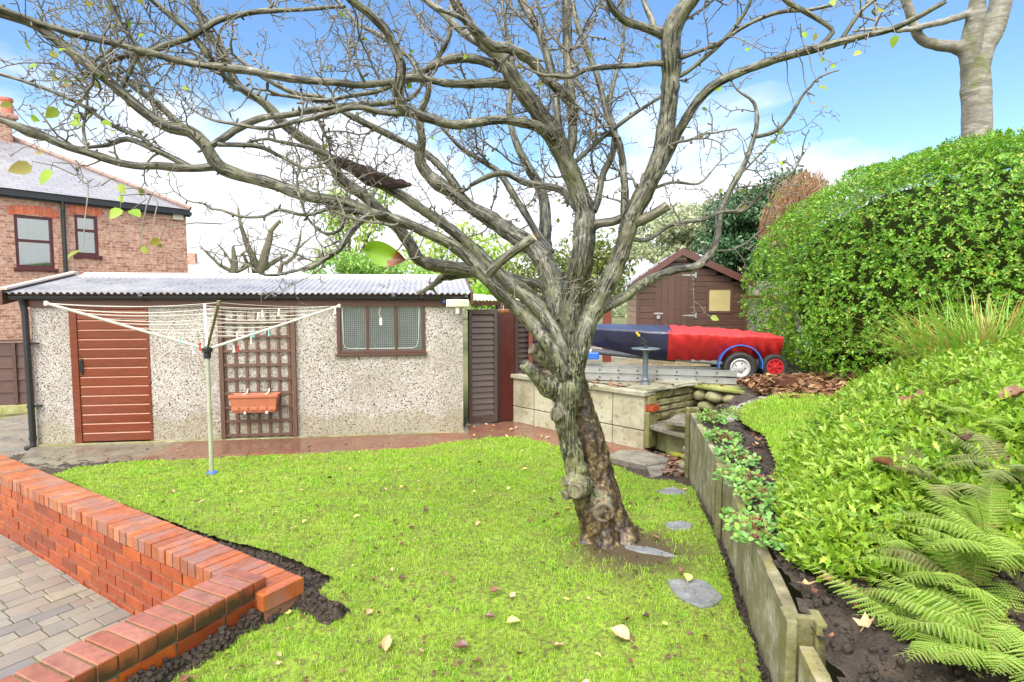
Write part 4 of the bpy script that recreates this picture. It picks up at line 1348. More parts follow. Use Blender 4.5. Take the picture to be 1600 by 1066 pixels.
# pegs on the lines: each one a thing
pegs = [(410, 486, 'w'), (436, 484, 'w'), (524, 482, 'w'), (404, 490, 'w'), (365, 541, 'w'), (372, 541, 'r'), (300, 543, 'w'), (281, 528, 't'), (420, 516, 't'), (397, 518, 't'), (392, 528, 'w'), (370, 520, 'w'), (312, 538, 'r')]
PM = {'w': m_plain("peg_white", S(232, 230, 222), 0.5, 0.04, 5, 0), 'r': m_plain("peg_red", S(190, 70, 60), 0.5, 0.05, 5, 0), 't': m_plain("peg_turquoise", S(120, 190, 190), 0.5, 0.05, 5, 0)}
PL = {'w': "white plastic peg clipped on the rotary dryer lines", 'r': "red plastic peg clipped low on the dryer line", 't': "turquoise plastic peg clipped on the rotary dryer lines"}
proto = {}
for px, py, k in pegs:
    d = ray(px, py); best = None
    q = P(px, py, 5.4 + (px - 300) / 230 * 1.0 if px > 331 else 5.3)
    if k not in proto:
        t = thing("clothes_peg", PL[k], "peg", q, rl.uniform(0, 3), "pegs on the clothes dryer")
        for s in (-1, 1):
            c = MB(); c.add([(s * x, y, z) for z in (0.012, -0.03, -0.062) for x, y in ((0.002, -0.005), (0.007 if z > -0.05 else 0.014, -0.005), (0.007 if z > -0.05 else 0.014, 0.005), (0.002, 0.005))],
                            [(0, 1, 2, 3), (11, 10, 9, 8)] + [(r * 4 + i, r * 4 + (i + 1) % 4, r * 4 + 4 + (i + 1) % 4, r * 4 + 4 + i) for r in range(2) for i in range(4)])
            c.build("peg_half", PM[k], t)
        c = MB(); c.tube([(-0.009, 0, -0.025), (0.009, 0, -0.025)], 0.003, 6); c.build("spring", M_GREYM, t)
        proto[k] = t
    else:
        t = copy_tree(proto[k]); t.location = q; t.rotation_euler = (rl.uniform(-.2, .2), rl.uniform(-.2, .2), rl.uniform(0, 3))
# ------------------------------------------------------------------ neighbouring house
HZ = 4.6
hA = P(0, 297, 14.3); hB = P(290, 331, 17.7)
hA = Vector((ray(0, 297).x * 14.3, 14.3, 0)); hB = Vector((ray(290, 331).x * 17.7, 17.7, 0))
hx = (hB - hA).normalized(); hy = Vector((-hx.y, hx.x, 0)); HL = (hB - hA).length + 4.0; ho = hB - hx * HL
house = thing("brick_house", "old brick house with slate hipped roof and maroon windows beyond the garage", "house", ho, math.atan2(hx.y, hx.x))
HD = 6.6


def mat_oldbrick():
    t = NT("old_brick"); co = t.coords("Object")
    ax = t.node("ShaderNodeSeparateXYZ"); t.l.new(co, ax.inputs[0])
    cb = t.node("ShaderNodeCombineXYZ"); t.l.new(t.math("ADD", ax.outputs["X"], ax.outputs["Y"]), cb.inputs[0]); t.l.new(ax.outputs["Z"], cb.inputs[1])
    br = t.node("ShaderNodeTexBrick"); t.l.new(cb.outputs[0], br.inputs["Vector"])
    br.inputs["Scale"].default_value = 1.0; br.inputs["Brick Width"].default_value = 0.225; br.inputs["Row Height"].default_value = 0.075; br.inputs["Mortar Size"].default_value = 0.007; br.inputs["Bias"].default_value = 0.0
    br.inputs["Color1"].default_value = S(180, 138, 120); br.inputs["Color2"].default_value = S(138, 84, 68); br.inputs["Mortar"].default_value = S(166, 154, 142)
    n = t.noise(co, 2.0, 7, 0.7); n2 = t.noise(co, 12, 4, 0.6)
    col = t.mix(t.ramp(n2, [(0.45, 0.0), (0.7, 0.6)]), br.outputs["Color"], S(216, 192, 174))
    col = t.mix(t.ramp(n, [(0.5, 0.0), (0.75, 0.45)]), col, S(120, 84, 70))
    t.bump(br.outputs["Fac"], -0.4, 0.01)
    return t.fin(col, 0.85, 0.3)


M_OLDB = mat_oldbrick()
hw_ = lambda px, py, off=0.0: on_plane(px, py, ho, hx, hy, off)
M_MAROON = m_plain("maroon_upvc", S(74, 26, 30), 0.35, 0.1, 6, 0.05)
wins = []
for (pl, pt, pr, pbm), arch in (((26, 338, 86, 419), True), ((119, 337, 155, 399), True)):
    xa, za = hw_(pl, (pbm)); xb, _ = hw_(pr, pbm); zb2 = hw_((pl + pr) / 2, pt)[1]; za = hw_((pl + pr) / 2, pbm)[1]
    wins.append((xa, xb, za, zb2))
c = MB(); xs = [0.0]
for xa, xb, za, zb2 in wins:
    c.box((xs[-1], 0, 0), (xa, 0.25, HZ)); c.box((xa, 0, 0), (xb, 0.25, za)); c.box((xa, 0, zb2), (xb, 0.25, HZ)); xs.append(xb)
c.box((xs[-1], 0, 0), (HL, 0.25, HZ)); c.box((HL - 0.25, 0.25, 0), (HL, HD, HZ)); c.box((0, HD - 0.25, 0), (HL - 0.25, HD, HZ))
c.build("wall", M_OLDB, house)
M_SOLD = mat_brick("arch_brick", [S(204, 104, 72), S(192, 94, 64), S(212, 118, 84)], S(150, 74, 52), 0.7)
for i, (xa, xb, za, zb2) in enumerate(wins):
    f = 0.07
    c = MB(); c.box((xa, 0.02, za), (xa + f, 0.1, zb2)); c.box((xb - f, 0.02, za), (xb, 0.1, zb2)); c.box((xa + f, 0.02, za), (xb - f, 0.1, za + f)); c.box((xa + f, 0.02, zb2 - f), (xb - f, 0.1, zb2))
    zm = za + (zb2 - za) * (0.52 if i == 0 else 0.62); c.box((xa + f, 0.02, zm - 0.035), (xb - f, 0.1, zm + 0.035))
    w = c.build("window", M_MAROON, house, bevel=0.006)
    for z0, z1 in ((za + f, zm - 0.035), (zm + 0.035, zb2 - f)):
        c = MB(); c.box((xa + f, 0.055, z0), (xb - f, 0.06, z1)); c.build("pane", mat_glass("house_glass", (0.6, 0.7, 0.7, 1), 0.5) if "house_glass" not in bpy.data.materials else bpy.data.materials["house_glass"], w)
    c = MB(); n = 40; vs = [(xa + (xb - xa) * k / n, 0.16 + 0.015 * math.sin(k * 1.3), z) for z in (za, zb2) for k in range(n + 1)]; c.add(vs, [(k, k + 1, n + 2 + k, n + 1 + k) for k in range(n)]); c.build("net_curtain", m_plain("net", S(170, 186, 184), 0.9, 0.2, 6, 0), w)
    c = MB(); c.box((xa - 0.06, -0.06, za - 0.08), (xb + 0.06, 0.02, za - 0.003)); c.build("sill", M_MAROON, w, bevel=0.006)
    c = MB(); nbk = int((xb - xa + 0.2) / 0.075); mid = (xa + xb) / 2
    for k in range(nbk):
        u = (k + 0.5) / nbk - 0.5; x = mid + u * (xb - xa + 0.2); rise = 0.07 * (1 - (2 * u) ** 2)
        Mx = Matrix.Translation((x, 0, zb2 + rise - 0.03)) @ Matrix.Rotation(u * 0.35, 4, "Y")
        c.box((-0.032, -0.012, 0), (0.032, 0.05, 0.22), Mx)
    c.build("brick_arch", M_SOLD, house)


def mat_slate():
    t = NT("wet_slates"); co = t.coords("UV")
    br = t.node("ShaderNodeTexBrick"); t.l.new(co, br.inputs["Vector"])
    br.inputs["Scale"].default_value = 1.0; br.inputs["Brick Width"].default_value = 0.30; br.inputs["Row Height"].default_value = 0.20; br.inputs["Mortar Size"].default_value = 0.010
    br.inputs["Color1"].default_value = S(126, 126, 134); br.inputs["Color2"].default_value = S(110, 111, 122); br.inputs["Mortar"].default_value = S(78, 78, 88)
    n = t.noise(co, 1.3, 6, 0.65)
    col = t.mix(t.ramp(n, [(0.4, 0.0), (0.7, 0.5)]), br.outputs["Color"], S(134, 132, 136))
    t.bump(br.outputs["Fac"], -0.5, 0.012)
    return t.fin(col, t.ramp(n, [(0.3, 0.25), (0.7, 0.45)]))


pit = math.tan(math.radians(29.5)); ov = 0.10; RZh = HZ + (HD / 2 + ov) * pit - ov * pit
e0 = (-ov - 6, -ov, HZ - ov * pit + 0.06); e1 = (HL + ov, -ov, HZ - ov * pit + 0.06); e2 = (HL + ov, HD + ov, HZ - ov * pit + 0.06); e3 = (-ov - 6, HD + ov, HZ - ov * pit + 0.06)
r0 = (-ov - 6, HD / 2, HZ + HD / 2 * pit + 0.06); r1 = (HL - HD / 2, HD / 2, HZ + HD / 2 * pit + 0.06)
c = MB(); c.add([e0, e1, r1, r0, e2, e3], [(0, 1, 2, 3), (1, 4, 2), (4, 5, 3, 2), (0, 5, 4, 1)])
rf_ = c.build("roof", mat_slate(), house)
uvl = rf_.data.uv_layers.new(name="uv")
for p in rf_.data.polygons:
    for li in p.loop_indices:
        v = rf_.data.vertices[rf_.data.loops[li].vertex_index].co
        k = 1 / math.cos(math.radians(33))
        uvl.data[li].uv = (v.x, v.y * k) if abs(p.normal.x) < 0.3 else (v.y, v.x * k)
c = MB()
hp = [Vector(e1).lerp(Vector(r1), t) + Vector((0, 0, 0.03)) for t in np.linspace(0.0, 1, 15)]
for a, b in zip(hp[:-1], hp[1:]): c.tube([a, b + (b - a) * 0.02], [0.075, 0.065], 8)
c.tube([Vector(r0) + Vector((0, 0, .03)), Vector(r1) + Vector((0, 0, .03))], 0.09, 8)
hp = [Vector(e2).lerp(Vector(r1), t) + Vector((0, 0, 0.03)) for t in (0, 1)]; c.tube(hp, 0.09, 8)
c.build("ridge_tile", m_plain("terracotta_ridge", S(140, 116, 108), 0.7, 0.2, 3, 0.2), rf_)
c = MB(); c.box((0, -ov + 0.02, HZ - 0.12), (HL, 0.0, HZ - 0.09)); c.bar((-2, -ov - 0.03, HZ - 0.13), (HL + ov, -ov - 0.03, HZ - 0.13), 0.11, 0.10); c.bar((-2, -ov + 0.04, HZ - 0.12), (HL + ov, -ov + 0.04, HZ - 0.12), 0.03, 0.2)
c.build("gutter", M_BLACK, house)
xd = hw_(99, 380)[0]
c = MB(); c.tube([(xd, -ov, HZ - 0.15), (xd, -0.1, HZ - 0.4), (xd, -0.08, HZ - 0.6), (xd, -0.08, 0)], 0.05, 10); c.build("downpipe", M_BLACK, house)
xv, zv = hw_(277, 338)
c = MB(); c.box((xv - 0.15, -0.08, zv - 0.12), (xv + 0.15, -0.003, zv + 0.13)); c.build("bell_box", m_plain("pale_box", S(190, 186, 176), 0.5), house, bevel=0.02)
# chimney on the ridge
cp = P(9, 190, 15.6); cl_ = Vector((cp.x, cp.y, 0)) - ho; cxl = cl_.dot(hx); cyl = HD / 2
cz = HZ + HD / 2 * pit
dch = ray(4, 200); tt = (ho + hy * cyl).dot(hy) / Vector((dch.x, 1, 0)).dot(hy); pcx = Vector((dch.x * tt, tt, 0)); cxl = (pcx - ho).dot(hx); zc_top = CAMZ + ray(4, 186).z * tt; zpot = CAMZ + ray(4, 152).z * tt
c = MB(); c.box((cxl - 0.45, cyl - 0.3, cz - 0.5), (cxl + 0.15, cyl + 0.3, zc_top)); c.box((cxl - 0.5, cyl - 0.35, zc_top), (cxl + 0.3, cyl + 0.35, zc_top + 0.12)); ch = c.build("chimney", M_OLDB, rf_)
c = MB(); c.lathe([(0.16, zc_top + 0.12), (0.13, zpot - 0.1), (0.16, zpot - 0.08), (0.16, zpot), (0.1, zpot)], 16, Matrix.Translation((cxl + 0.12, cyl, 0))); c.build("chimney_pot", m_plain("pot", S(190, 104, 82), 0.7), rf_)

# far roof with a chimney seen past the house corner
fq = P(312, 424, 46)
fh = thing("distant_house", "tiny far house roof and chimney stack just right of the brick house", "house", (fq.x, fq.y, 0), 0.3)
c = MB(); c.box((-4.0, -3, 0), (4.0, 3, fq.z - 0.9)); c.build("wall", M_OLDB, fh)
c = MB(); zt_ = fq.z - 0.9; c.add([(-4.3, -3.3, zt_), (4.3, -3.3, zt_), (4.3, 3.3, zt_), (-4.3, 3.3, zt_), (-4.3, 0, zt_ + 1.6), (4.3, 0, zt_ + 1.6)], [(0, 1, 5, 4), (2, 3, 4, 5), (0, 4, 3), (1, 2, 5), (3, 2, 1, 0)]); rr = c.build("roof", m_plain("far_slate", S(140, 138, 140), 0.7, 0.2, 2), fh)
c = MB(); c.box((-1.0, -0.4, zt_ + 1.0), (-0.2, 0.4, zt_ + 2.3)); c.build("chimney", M_OLDB, rr)

# ------------------------------------------------------------------ shed
sA = P(996, 470, 11.2); sB = P(1167, 470, 10.95)
sx_ = Vector((sB.x - sA.x, sB.y - sA.y, 0)); SWD = sx_.length; sx_.normalize(); sy_ = Vector((-sx_.y, sx_.x, 0)); so_ = Vector((sA.x, sA.y, TZ))
shed = thing("garden_shed", "brown shiplap garden shed with padlocked door and a blanked yellow window", "shed", so_, math.atan2(sx_.y, sx_.x))
sw = lambda px, py: (lambda q: (q[0], q[1] - TZ))(on_plane(px, py, Vector((sA.x, sA.y, 0)), sx_, sy_))
sez = sw(1165, 440)[1]; sap = sw(1064, 394); SDp = 2.4
M_SHED = m_wood("shed_stain", S(58, 40, 33), S(88, 62, 52), 0.4, (1, 10, 10), 4, 0.2, 0.12)
M_SHEDS = m_wood("shed_side", S(122, 96, 82), S(158, 132, 116), 0.4, (1, 10, 10), 4, 0.2, 0.12)
sd0 = sw(1023, 470)[0]; sd1 = sw(1085, 470)[0]; sdt = sw(1050, 425)[1]
swx0, swz0 = sw(1107, 486); swx1, swz1 = sw(1141, 452)


def shipl(c, x0, x1, z0, z1, y, hb=0.125, M=None, xlim=None):
    z = z0
    while z < z1 - 0.005:
        e = min(z + hb, z1); xa, xb = (x0, x1) if xlim is None else xlim(z, e)
        if xb - xa > 0.03:
            vs = [(x, yy, zz) for x in (xa, xb) for yy, zz in ((y, z), (y - 0.018, z + 0.002), (y - 0.018, e - 0.018), (y - 0.006, e - 0.004), (y, e))]
            if M is not None: vs = [M @ Vector(p) for p in vs]
            c.add(vs, [(0, 1, 2, 3, 4), (9, 8, 7, 6, 5)] + [(i, (i + 1) % 5, 5 + (i + 1) % 5, 5 + i) for i in range(5)])
        z = e


c = MB()
shipl(c, 0, sd0, 0, sez, 0); shipl(c, sd1, swx0 - 0.05, 0, sez, 0); shipl(c, swx1 + 0.05, SWD, 0, sez, 0); shipl(c, swx0 - 0.05, swx1 + 0.05, 0, swz0 - 0.05, 0); shipl(c, swx0 - 0.05, swx1 + 0.05, swz1 + 0.05, sez, 0)
shipl(c, 0, SWD, sez, sap[1], 0, 0.125, None, lambda z, e: ((z - sez) / (sap[1] - sez) * sap[0] + 0.02, SWD - (e - sez) / (sap[1] - sez) * (SWD - sap[0]) - 0.02))
c.box((0, 0, 0), (SWD, 0.02, sez))
c.build("front_wall", M_SHED, shed)
c = MB()
shipl(c, 0, SDp, 0, sez, 0, 0.125, Matrix(((0, 1, 0, 0), (-1, 0, 0, SDp), (0, 0, 1, 0), (0, 0, 0, 1))) @ Matrix.Translation((0, 0, 0)))
c.box((0.002, 0.02, 0), (0.02, SDp, sez)); c.box((SWD - 0.02, 0.02, 0), (SWD, SDp, sez)); c.box((0.02, SDp - 0.02, 0), (SWD - 0.02, SDp, sez))
c.build("side_wall", M_SHEDS, shed)
c = MB(); c.box((-0.022, -0.03, 0), (0.04, 0.0, sez)); c.box((SWD - 0.04, -0.03, 0), (SWD + 0.01, 0.0, sez)); c.build("corner_trim", M_SHED, shed, bevel=0.003)
c = MB(); nbd = 6
for i in range(nbd):
    a = sd0 + (sd1 - sd0) * i / nbd; c.box((a + 0.001, -0.028, 0.05), (a + (sd1 - sd0) / nbd - 0.001, -0.001, sdt))
sdr = c.build("door", M_SHED, shed, bevel=0.002)
for py in (430, 493):
    xx, zz = sw(1085, py); c = MB(); c.add([(xx - 0.24, -0.031, zz - 0.006), (xx, -0.031, zz - 0.018), (xx, -0.031, zz + 0.018), (xx - 0.24, -0.031, zz + 0.006), (xx - 0.24, -0.0285, zz - 0.006), (xx, -0.0285, zz - 0.018), (xx, -0.0285, zz + 0.018), (xx - 0.24, -0.0285, zz + 0.006)], [(0, 1, 2, 3), (7, 6, 5, 4), (0, 4, 5, 1), (1, 5, 6, 2), (2, 6, 7, 3), (3, 7, 4, 0)])
    c.box((xx + 0.004, -0.034, zz - 0.05), (xx + 0.035, -0.019, zz + 0.05)); c.build("hinge", M_GREYM, sdr)
xx, zz = sw(1028, 490); c = MB(); c.box((xx - 0.08, -0.04, zz - 0.015), (xx + 0.09, -0.0285, zz + 0.015)); c.build("hasp", M_GREYM, sdr)
c = MB(); c.box((xx - 0.03, -0.07, zz - 0.10), (xx + 0.035, -0.042, zz - 0.04)); c.tube([(xx - 0.02, -0.055, zz - 0.04), (xx - 0.02, -0.055, zz), (xx, -0.055, zz + 0.015), (xx + 0.022, -0.055, zz), (xx + 0.022, -0.055, zz - 0.04)], 0.006, 6); c.build("padlock", M_GREYM, sdr)
c = MB(); f = 0.05
for b in (((swx0 - f, -0.03, swz0 - f), (swx0, 0, swz1 + f)), ((swx1, -0.03, swz0 - f), (swx1 + f, 0, swz1 + f)), ((swx0, -0.03, swz0 - f), (swx1, 0, swz0)), ((swx0, -0.03, swz1), (swx1, 0, swz1 + f))): c.box(*b)
swn = c.build("window", M_SHED, shed, bevel=0.003)
c = MB(); c.box((swx0, -0.012, swz0), (swx1, -0.006, swz1)); c.build("pane", m_plain("yellowed_blind", S(164, 152, 108), 0.25, 0.12, 4, 0.03), swn)
c = MB(); rt = 0.03
for (xa, za), (xb, zb3), s in (((-0.12, sez - 0.07), sap, -1), (sap, (SWD + 0.12, sez - 0.07), 1)):
    c.add([(x, y, z + h) for h in (0.02, 0.02 + rt) for x, z in ((xa, za), (xb, zb3)) for y in (-0.16, SDp + 0.15)], [(0, 1, 3, 2), (4, 6, 7, 5), (0, 4, 5, 1), (2, 3, 7, 6), (0, 2, 6, 4), (1, 5, 7, 3)])
shr = c.build("roof", m_plain("roof_felt", S(128, 130, 132), 0.55, 0.2, 5, 0.3), shed)
c = MB()
for (xa, za), (xb, zb3) in (((-0.12, sez - 0.07), sap), (sap, (SWD + 0.12, sez - 0.07))):
    c.add([(x, y, z + h) for y in (-0.185, -0.162) for x, z, h in ((xa, za, -0.07), (xb, zb3, -0.07), (xb, zb3, 0.065), (xa, za, 0.065))], [(0, 1, 2, 3), (7, 6, 5, 4), (0, 4, 5, 1), (1, 5, 6, 2), (2, 6, 7, 3), (3, 7, 4, 0)])
c.build("barge_board", m_wood("barge_red", S(68, 42, 38), S(94, 60, 54), 0.4, (6, 6, 6), 4), shed)
c = MB(); vx, vz = sw(1062, 403); c.box((vx - 0.12, -0.05, vz - 0.04), (vx + 0.12, -0.02, vz + 0.04))
for k in range(4): c.box((vx - 0.1, -0.056, vz - 0.032 + k * 0.018), (vx + 0.1, -0.05, vz - 0.024 + k * 0.018))
c.build("vent", m_plain("vent_grey", S(168, 164, 156), 0.4), shed)

# ------------------------------------------------------------------ dinghy under its cover, trailer, ladder
bw = P(880, 512, 8.55); bs = P(1207, 522, 8.0)
bxv = Vector((bs.x - bw.x, bs.y - bw.y, 0)); BLN = bxv.length; bxv.normalize(); bphi2 = math.atan2(bxv.y, bxv.x)
BZ = 1.02
boat = thing("covered_dinghy", "small dinghy under a stretched navy and red fabric cover on its trailer", "boat", (bw.x, bw.y, BZ), bphi2)


def cover(s0, s1, m, name, navy, ns=70, nc=48, off=0.0):
    vs, fs = [], []
    for i in range(ns + 1):
        s = s0 + (s1 - s0) * i / ns
        hb_ = 0.62 * (1 - (1 - min(s / 0.62, 1)) ** 2.0) * (1 - 0.10 * max(0, s - 0.7) / 0.3) + 0.02 + off
        gz = 0.40 + 0.05 * (1 - s) - 0.04 * s
        cr_ = 0.07 * math.sin(PI * min(1, s / 0.95)) ** 0.5 if s < 0.99 else 0.0
        kz = 0.28 * (1 - min(1, s / 0.5)) ** 1.3 + 0.02
        for k in range(nc + 1):
            u = k / nc * 2 - 1            # -1 near side keel, +1 far side keel
            a = abs(u); sg = -1 if u < 0 else 1
            if a < 0.5:
                y = sg * hb_ * (a / 0.5); z = gz + cr_ * (1 - (a / 0.5) ** 2)
            else:
                t = (a - 0.5) / 0.5
                y = sg * hb_ * (1 - 0.38 * t ** 1.6); z = gz + (kz - gz) * t
            w = Vector((s * BLN, y, z))
            # fabric pulled down by ties: diagonal folds on the sides, loose ripples on top
            if navy:
                w.z += 0.012 * mnoise.noise(Vector((s * 7, u * 3, 2.0)))
                y2 = 0.010 * mnoise.noise(Vector((s * 12 + u * 4, u * 2, 5.0)))
            else:
                fold = math.sin(s * 105 + u * 9 + 3.5 * mnoise.noise(Vector((s * 9, u * 2, 1.0))))
                y2 = 0.020 * fold * (0.25 + a) * (0.5 + mnoise.noise(Vector((s * 6, u * 3, 9.0))))
                w.z += (0.022 * mnoise.noise(Vector((s * 22, u * 3, 4.0))) + 0.012 * mnoise.noise(Vector((s * 50, u * 5, 7.0)))) * (1.2 - a)
            w.y += y2 * sg
            vs.append(w)
    m_ = nc + 1
    fs = [(i * m_ + k, i * m_ + k + 1, (i + 1) * m_ + k + 1, (i + 1) * m_ + k) for i in range(ns) for k in range(nc)]
    fs.append(tuple(range(nc, -1, -1))); fs.append(tuple(ns * m_ + k for k in range(m_)))
    c = MB(); c.add(vs, fs)
    return c.build(name, m, boat, smooth=True)


def mat_cloth(name, c1, c2, rough=0.4):
    t = NT(name); co = t.coords("Object")
    n = t.noise(co, 5, 5); col = t.ramp(n, [(0.3, c1), (0.7, c2)])
    t.bump(t.noise(co, 24, 4, 0.5, 1.0), 0.3, 0.02)
    return t.fin(col, rough, 0.5)


cover(0.0, 0.52, mat_cloth("navy_cloth", S(32, 34, 58), S(48, 50, 78), 0.3), "bow_cover", True)
cover(0.505, 1.0, mat_cloth("red_cloth", S(164, 26, 28), S(190, 38, 40), 0.6), "red_cover", False, 130, 64, 0.012)
c = MB(); hp = []
for i in range(31):
    s = 0.04 + 0.95 * i / 30; hb_ = 0.5 * (1 - (1 - min(s / 0.62, 1)) ** 2.0) + 0.015; kz = 0.26 * (1 - min(1, s / 0.5)) ** 1.3
    hp.append([(s * BLN, -hb_, kz + 0.2), (s * BLN, -hb_ * 0.7, kz + 0.05), (s * BLN, 0, kz), (s * BLN, hb_ * 0.7, kz + 0.05), (s * BLN, hb_, kz + 0.2)])
c.add([p for r in hp for p in r], [(i * 5 + k, i * 5 + k + 1, (i + 1) * 5 + k + 1, (i + 1) * 5 + k) for i in range(30) for k in range(4)] + [(150, 151, 152, 153, 154), (4, 3, 2, 1, 0), ] )
c.build("hull", m_plain("dark_hull", S(40, 42, 52), 0.4, 0.2), boat, smooth=True)

wq = G(1158, 601, TZ)


def wheel_parts(t, R_, wd, rim_r, m_tyre, m_rim, side=-1, spokes=0, M=Matrix.Identity(4)):
    """axis along local y"""
    A = M @ Matrix.Rotation(PI / 2, 4, "X")
    h = wd / 2
    prof = [(rim_r, -h * 0.8), (R_ * 0.82, -h), (R_ * 0.94, -h * 0.85), (R_, -h * 0.45)]
    for k in range(5):
        z = -h * 0.45 + h * 0.9 * k / 4
        prof += [(R_, z)] if k in (0, 4) else [(R_ - 0.006, z - h * 0.05), (R_, z), (R_ - 0.0, z + h * 0.04)]
    prof += [(R_ * 0.94, h * 0.85), (R_ * 0.82, h), (rim_r, h * 0.8)]
    c = MB(); c.lathe(prof, 40, A, close=True); ty = c.build("tyre", m_tyre, t, smooth=False)
    c = MB()
    if not spokes:
        c.lathe([(rim_r + 0.002, -h * 0.82), (rim_r + 0.002, h * 0.86), (rim_r * 0.92, h * 0.9), (rim_r * 0.84, h * 0.55), (rim_r * 0.62, h * 0.42), (rim_r * 0.42, h * 0.6), (rim_r * 0.3, h * 0.6), (rim_r * 0.28, h * 0.95), (0.004, h * 1.0)], 32, A)
        rim = c.build("rim", m_rim, t, smooth=False)
        c = MB()
        for k in range(5):
            a = 2 * PI * k / 5; q = A @ Matrix.Translation((rim_r * 0.52 * math.cos(a), rim_r * 0.52 * math.sin(a), h * 0.5)); c.lathe([(0.011, 0), (0.011, 0.014), (0.006, 0.018)], 6, q)
        c.build("wheel_nut", m_plain("dark_nut", S(80, 80, 78), 0.5), rim)
    else:
        c.lathe([(rim_r + 0.002, -h * 0.7), (rim_r + 0.002, h * 0.8), (rim_r * 0.86, h * 0.8), (rim_r * 0.84, -h * 0.7)], 32, A, close=True)
        for k in range(spokes):
            a = 2 * PI * k / spokes; c.box((rim_r * 0.16, -0.012, h * 0.3), (rim_r * 0.88, 0.012, h * 0.62), A @ Matrix.Rotation(a, 4, "Z"))
        c.lathe([(rim_r * 0.2, -h * 0.6), (rim_r * 0.2, h * 0.9), (0.004, h * 0.95)], 16, A); c.lathe([(rim_r * 0.86, -h * 0.1), (rim_r * 0.86, h * 0.05), (0.01, h * 0.05)], 24, A)
        c.build("rim", m_rim, t, smooth=False)


M_TYRE = m_plain("tyre_rubber", S(34, 34, 34), 0.65, 0.2, 20, 0.3)
M_BLUE = m_plain("blue_mudguard", S(44, 96, 184), 0.3, 0.08, 6, 0.05)
trl = thing("boat_trailer", "small galvanised boat trailer with blue mudguards under the covered dinghy", "trailer", (wq.x, wq.y + 0.07, TZ), bphi2)
R_ = 0.215
tl = lambda px, py, Y: Matrix.Rotation(-bphi2, 4, "Z") @ (P(px, py, Y) - Vector(trl.location))
wp = bpy.data.objects.new("wheel", None); COL.objects.link(wp); wp.parent = trl; wp.location = (0, 0, R_); wheel_parts(wp, R_, 0.13, 0.125, M_TYRE, m_plain("silver_rim", S(190, 192, 192), 0.3, 0.08, 10, 0.05, metal=0.4))
wp2 = copy_tree(wp, trl); wp2.location = (0, 1.25, R_); wp2.rotation_euler = (0, 0, PI)
for y in (0, 1.25):
    c = MB(); vs, fs = [], []
    n = 22
    for i in range(n + 1):
        a = math.radians(-8) + (PI + math.radians(16)) * i / n
        for r_, yy in ((0.262, -0.085), (0.276, -0.085), (0.276, 0.085), (0.262, 0.085)): vs.append((r_ * math.cos(a), y + yy, R_ + 0.035 + r_ * math.sin(a)))
    fs = [(i * 4 + k, i * 4 + (k + 1) % 4, i * 4 + 4 + (k + 1) % 4, i * 4 + 4 + k) for i in range(n) for k in range(4)] + [(0, 1, 2, 3), (n * 4 + 3, n * 4 + 2, n * 4 + 1, n * 4)]
    c.add(vs, fs); c.build("mudguard", M_BLUE, trl, smooth=False)
c = MB(); c.tube([(0, 0.05, R_), (0, 1.2, R_)], 0.025, 8); c.box((-0.6, 0.12, 0.27), (0.5, 0.17, 0.32)); c.box((-0.6, 1.08, 0.27), (0.5, 1.13, 0.32)); c.box((-0.55, 0.17, 0.27), (-0.5, 1.08, 0.32)); c.box((0.4, 0.17, 0.27), (0.45, 1.08, 0.32)); c.box((0.30, 0.1, 0.30), (0.36, 0.16, 0.5))
c.build("chassis", M_GREYM, trl)
c = MB(); a = tl(925, 549, 8.25); b = tl(1140, 569, 7.75)
c.tube([a, a.lerp(b, 0.62)], 0.042, 12); c.build("padded_drawbar", m_plain("dark_foam", S(70, 72, 80), 0.6, 0.15), trl)
c = MB(); c.tube([a + (a - b).normalized() * 0.5, b], 0.03, 12); c.build("drawbar", M_GREYM, trl)
c = MB(); q = tl(925, 556, 8.2); c.box((q.x - 0.14, q.y - 0.04, q.z - 0.05), (q.x + 0.1, q.y + 0.04, q.z + 0.05)); c.build("hitch", M_BLUE, trl, bevel=0.012)
tw = P(1210, 573, 7.5)
tk = thing("trolley_wheel", "spare pneumatic trolley wheel with red spoked rim leaning behind the trailer tyre", "wheel", tw, bphi2 + 0.05)
wheel_parts(tk, 0.165, 0.075, 0.105, M_TYRE, m_plain("red_rim", S(170, 34, 40), 0.4, 0.1), spokes=7)
c = MB(); c.tube([(0, 0.0, 0), (0, 0.9, 0)], 0.014, 8); c.build("axle", M_BLACK, tk)
sb = P(1240, 582, 7.55); c = MB(); c.box((-0.2, -0.06, 0), (0.16, 0.06, 0.13)); o = c.build("dark_block", m_plain("black_block", S(40, 38, 36), 0.7, 0.2), None, bevel=0.01); o.location = (sb.x, sb.y, 0.80); o.rotation_euler = (0, 0.05, 0.2); tag(o, "black block on the leaf litter right of the red spoked wheel", "block")

M_RUNG = m_plain("dull_rung", S(70, 72, 72), 0.5, 0.15)
la0 = G(900, 592, TZ); la1 = G(1142, 600, TZ)
ld = la1 - la0; LDL = ld.length + 0.35
lad = thing("ladder", "long aluminium ladder lying on its side on the wet yard", "ladder", (la0.x - 0.3, la0.y - 0.01, TZ), math.atan2(ld.y, ld.x))
for z in (0.055, 0.155):
    c = MB(); c.box((0, -0.0125, z - 0.045), (LDL, 0.0125, z + 0.045 - 0.01)); c.box((0, -0.018, z - 0.045), (LDL, -0.0124, z - 0.037)); c.box((0, -0.018, z + 0.027), (LDL, -0.0124, z + 0.035)); c.build("stile", M_GREYM, lad)
    for k in range(int(LDL / 0.255)):
        c = MB(); c.tube([(0.12 + k * 0.255, -0.019, z - 0.005), (0.12 + k * 0.255, 0.34, z - 0.005)], 0.0145, 9); c.build("rung", M_RUNG, lad)
c = MB(); c.box((0, 0.345, 0.01), (LDL, 0.37, 0.19)); c.build("far_stile", M_GREYM, lad)
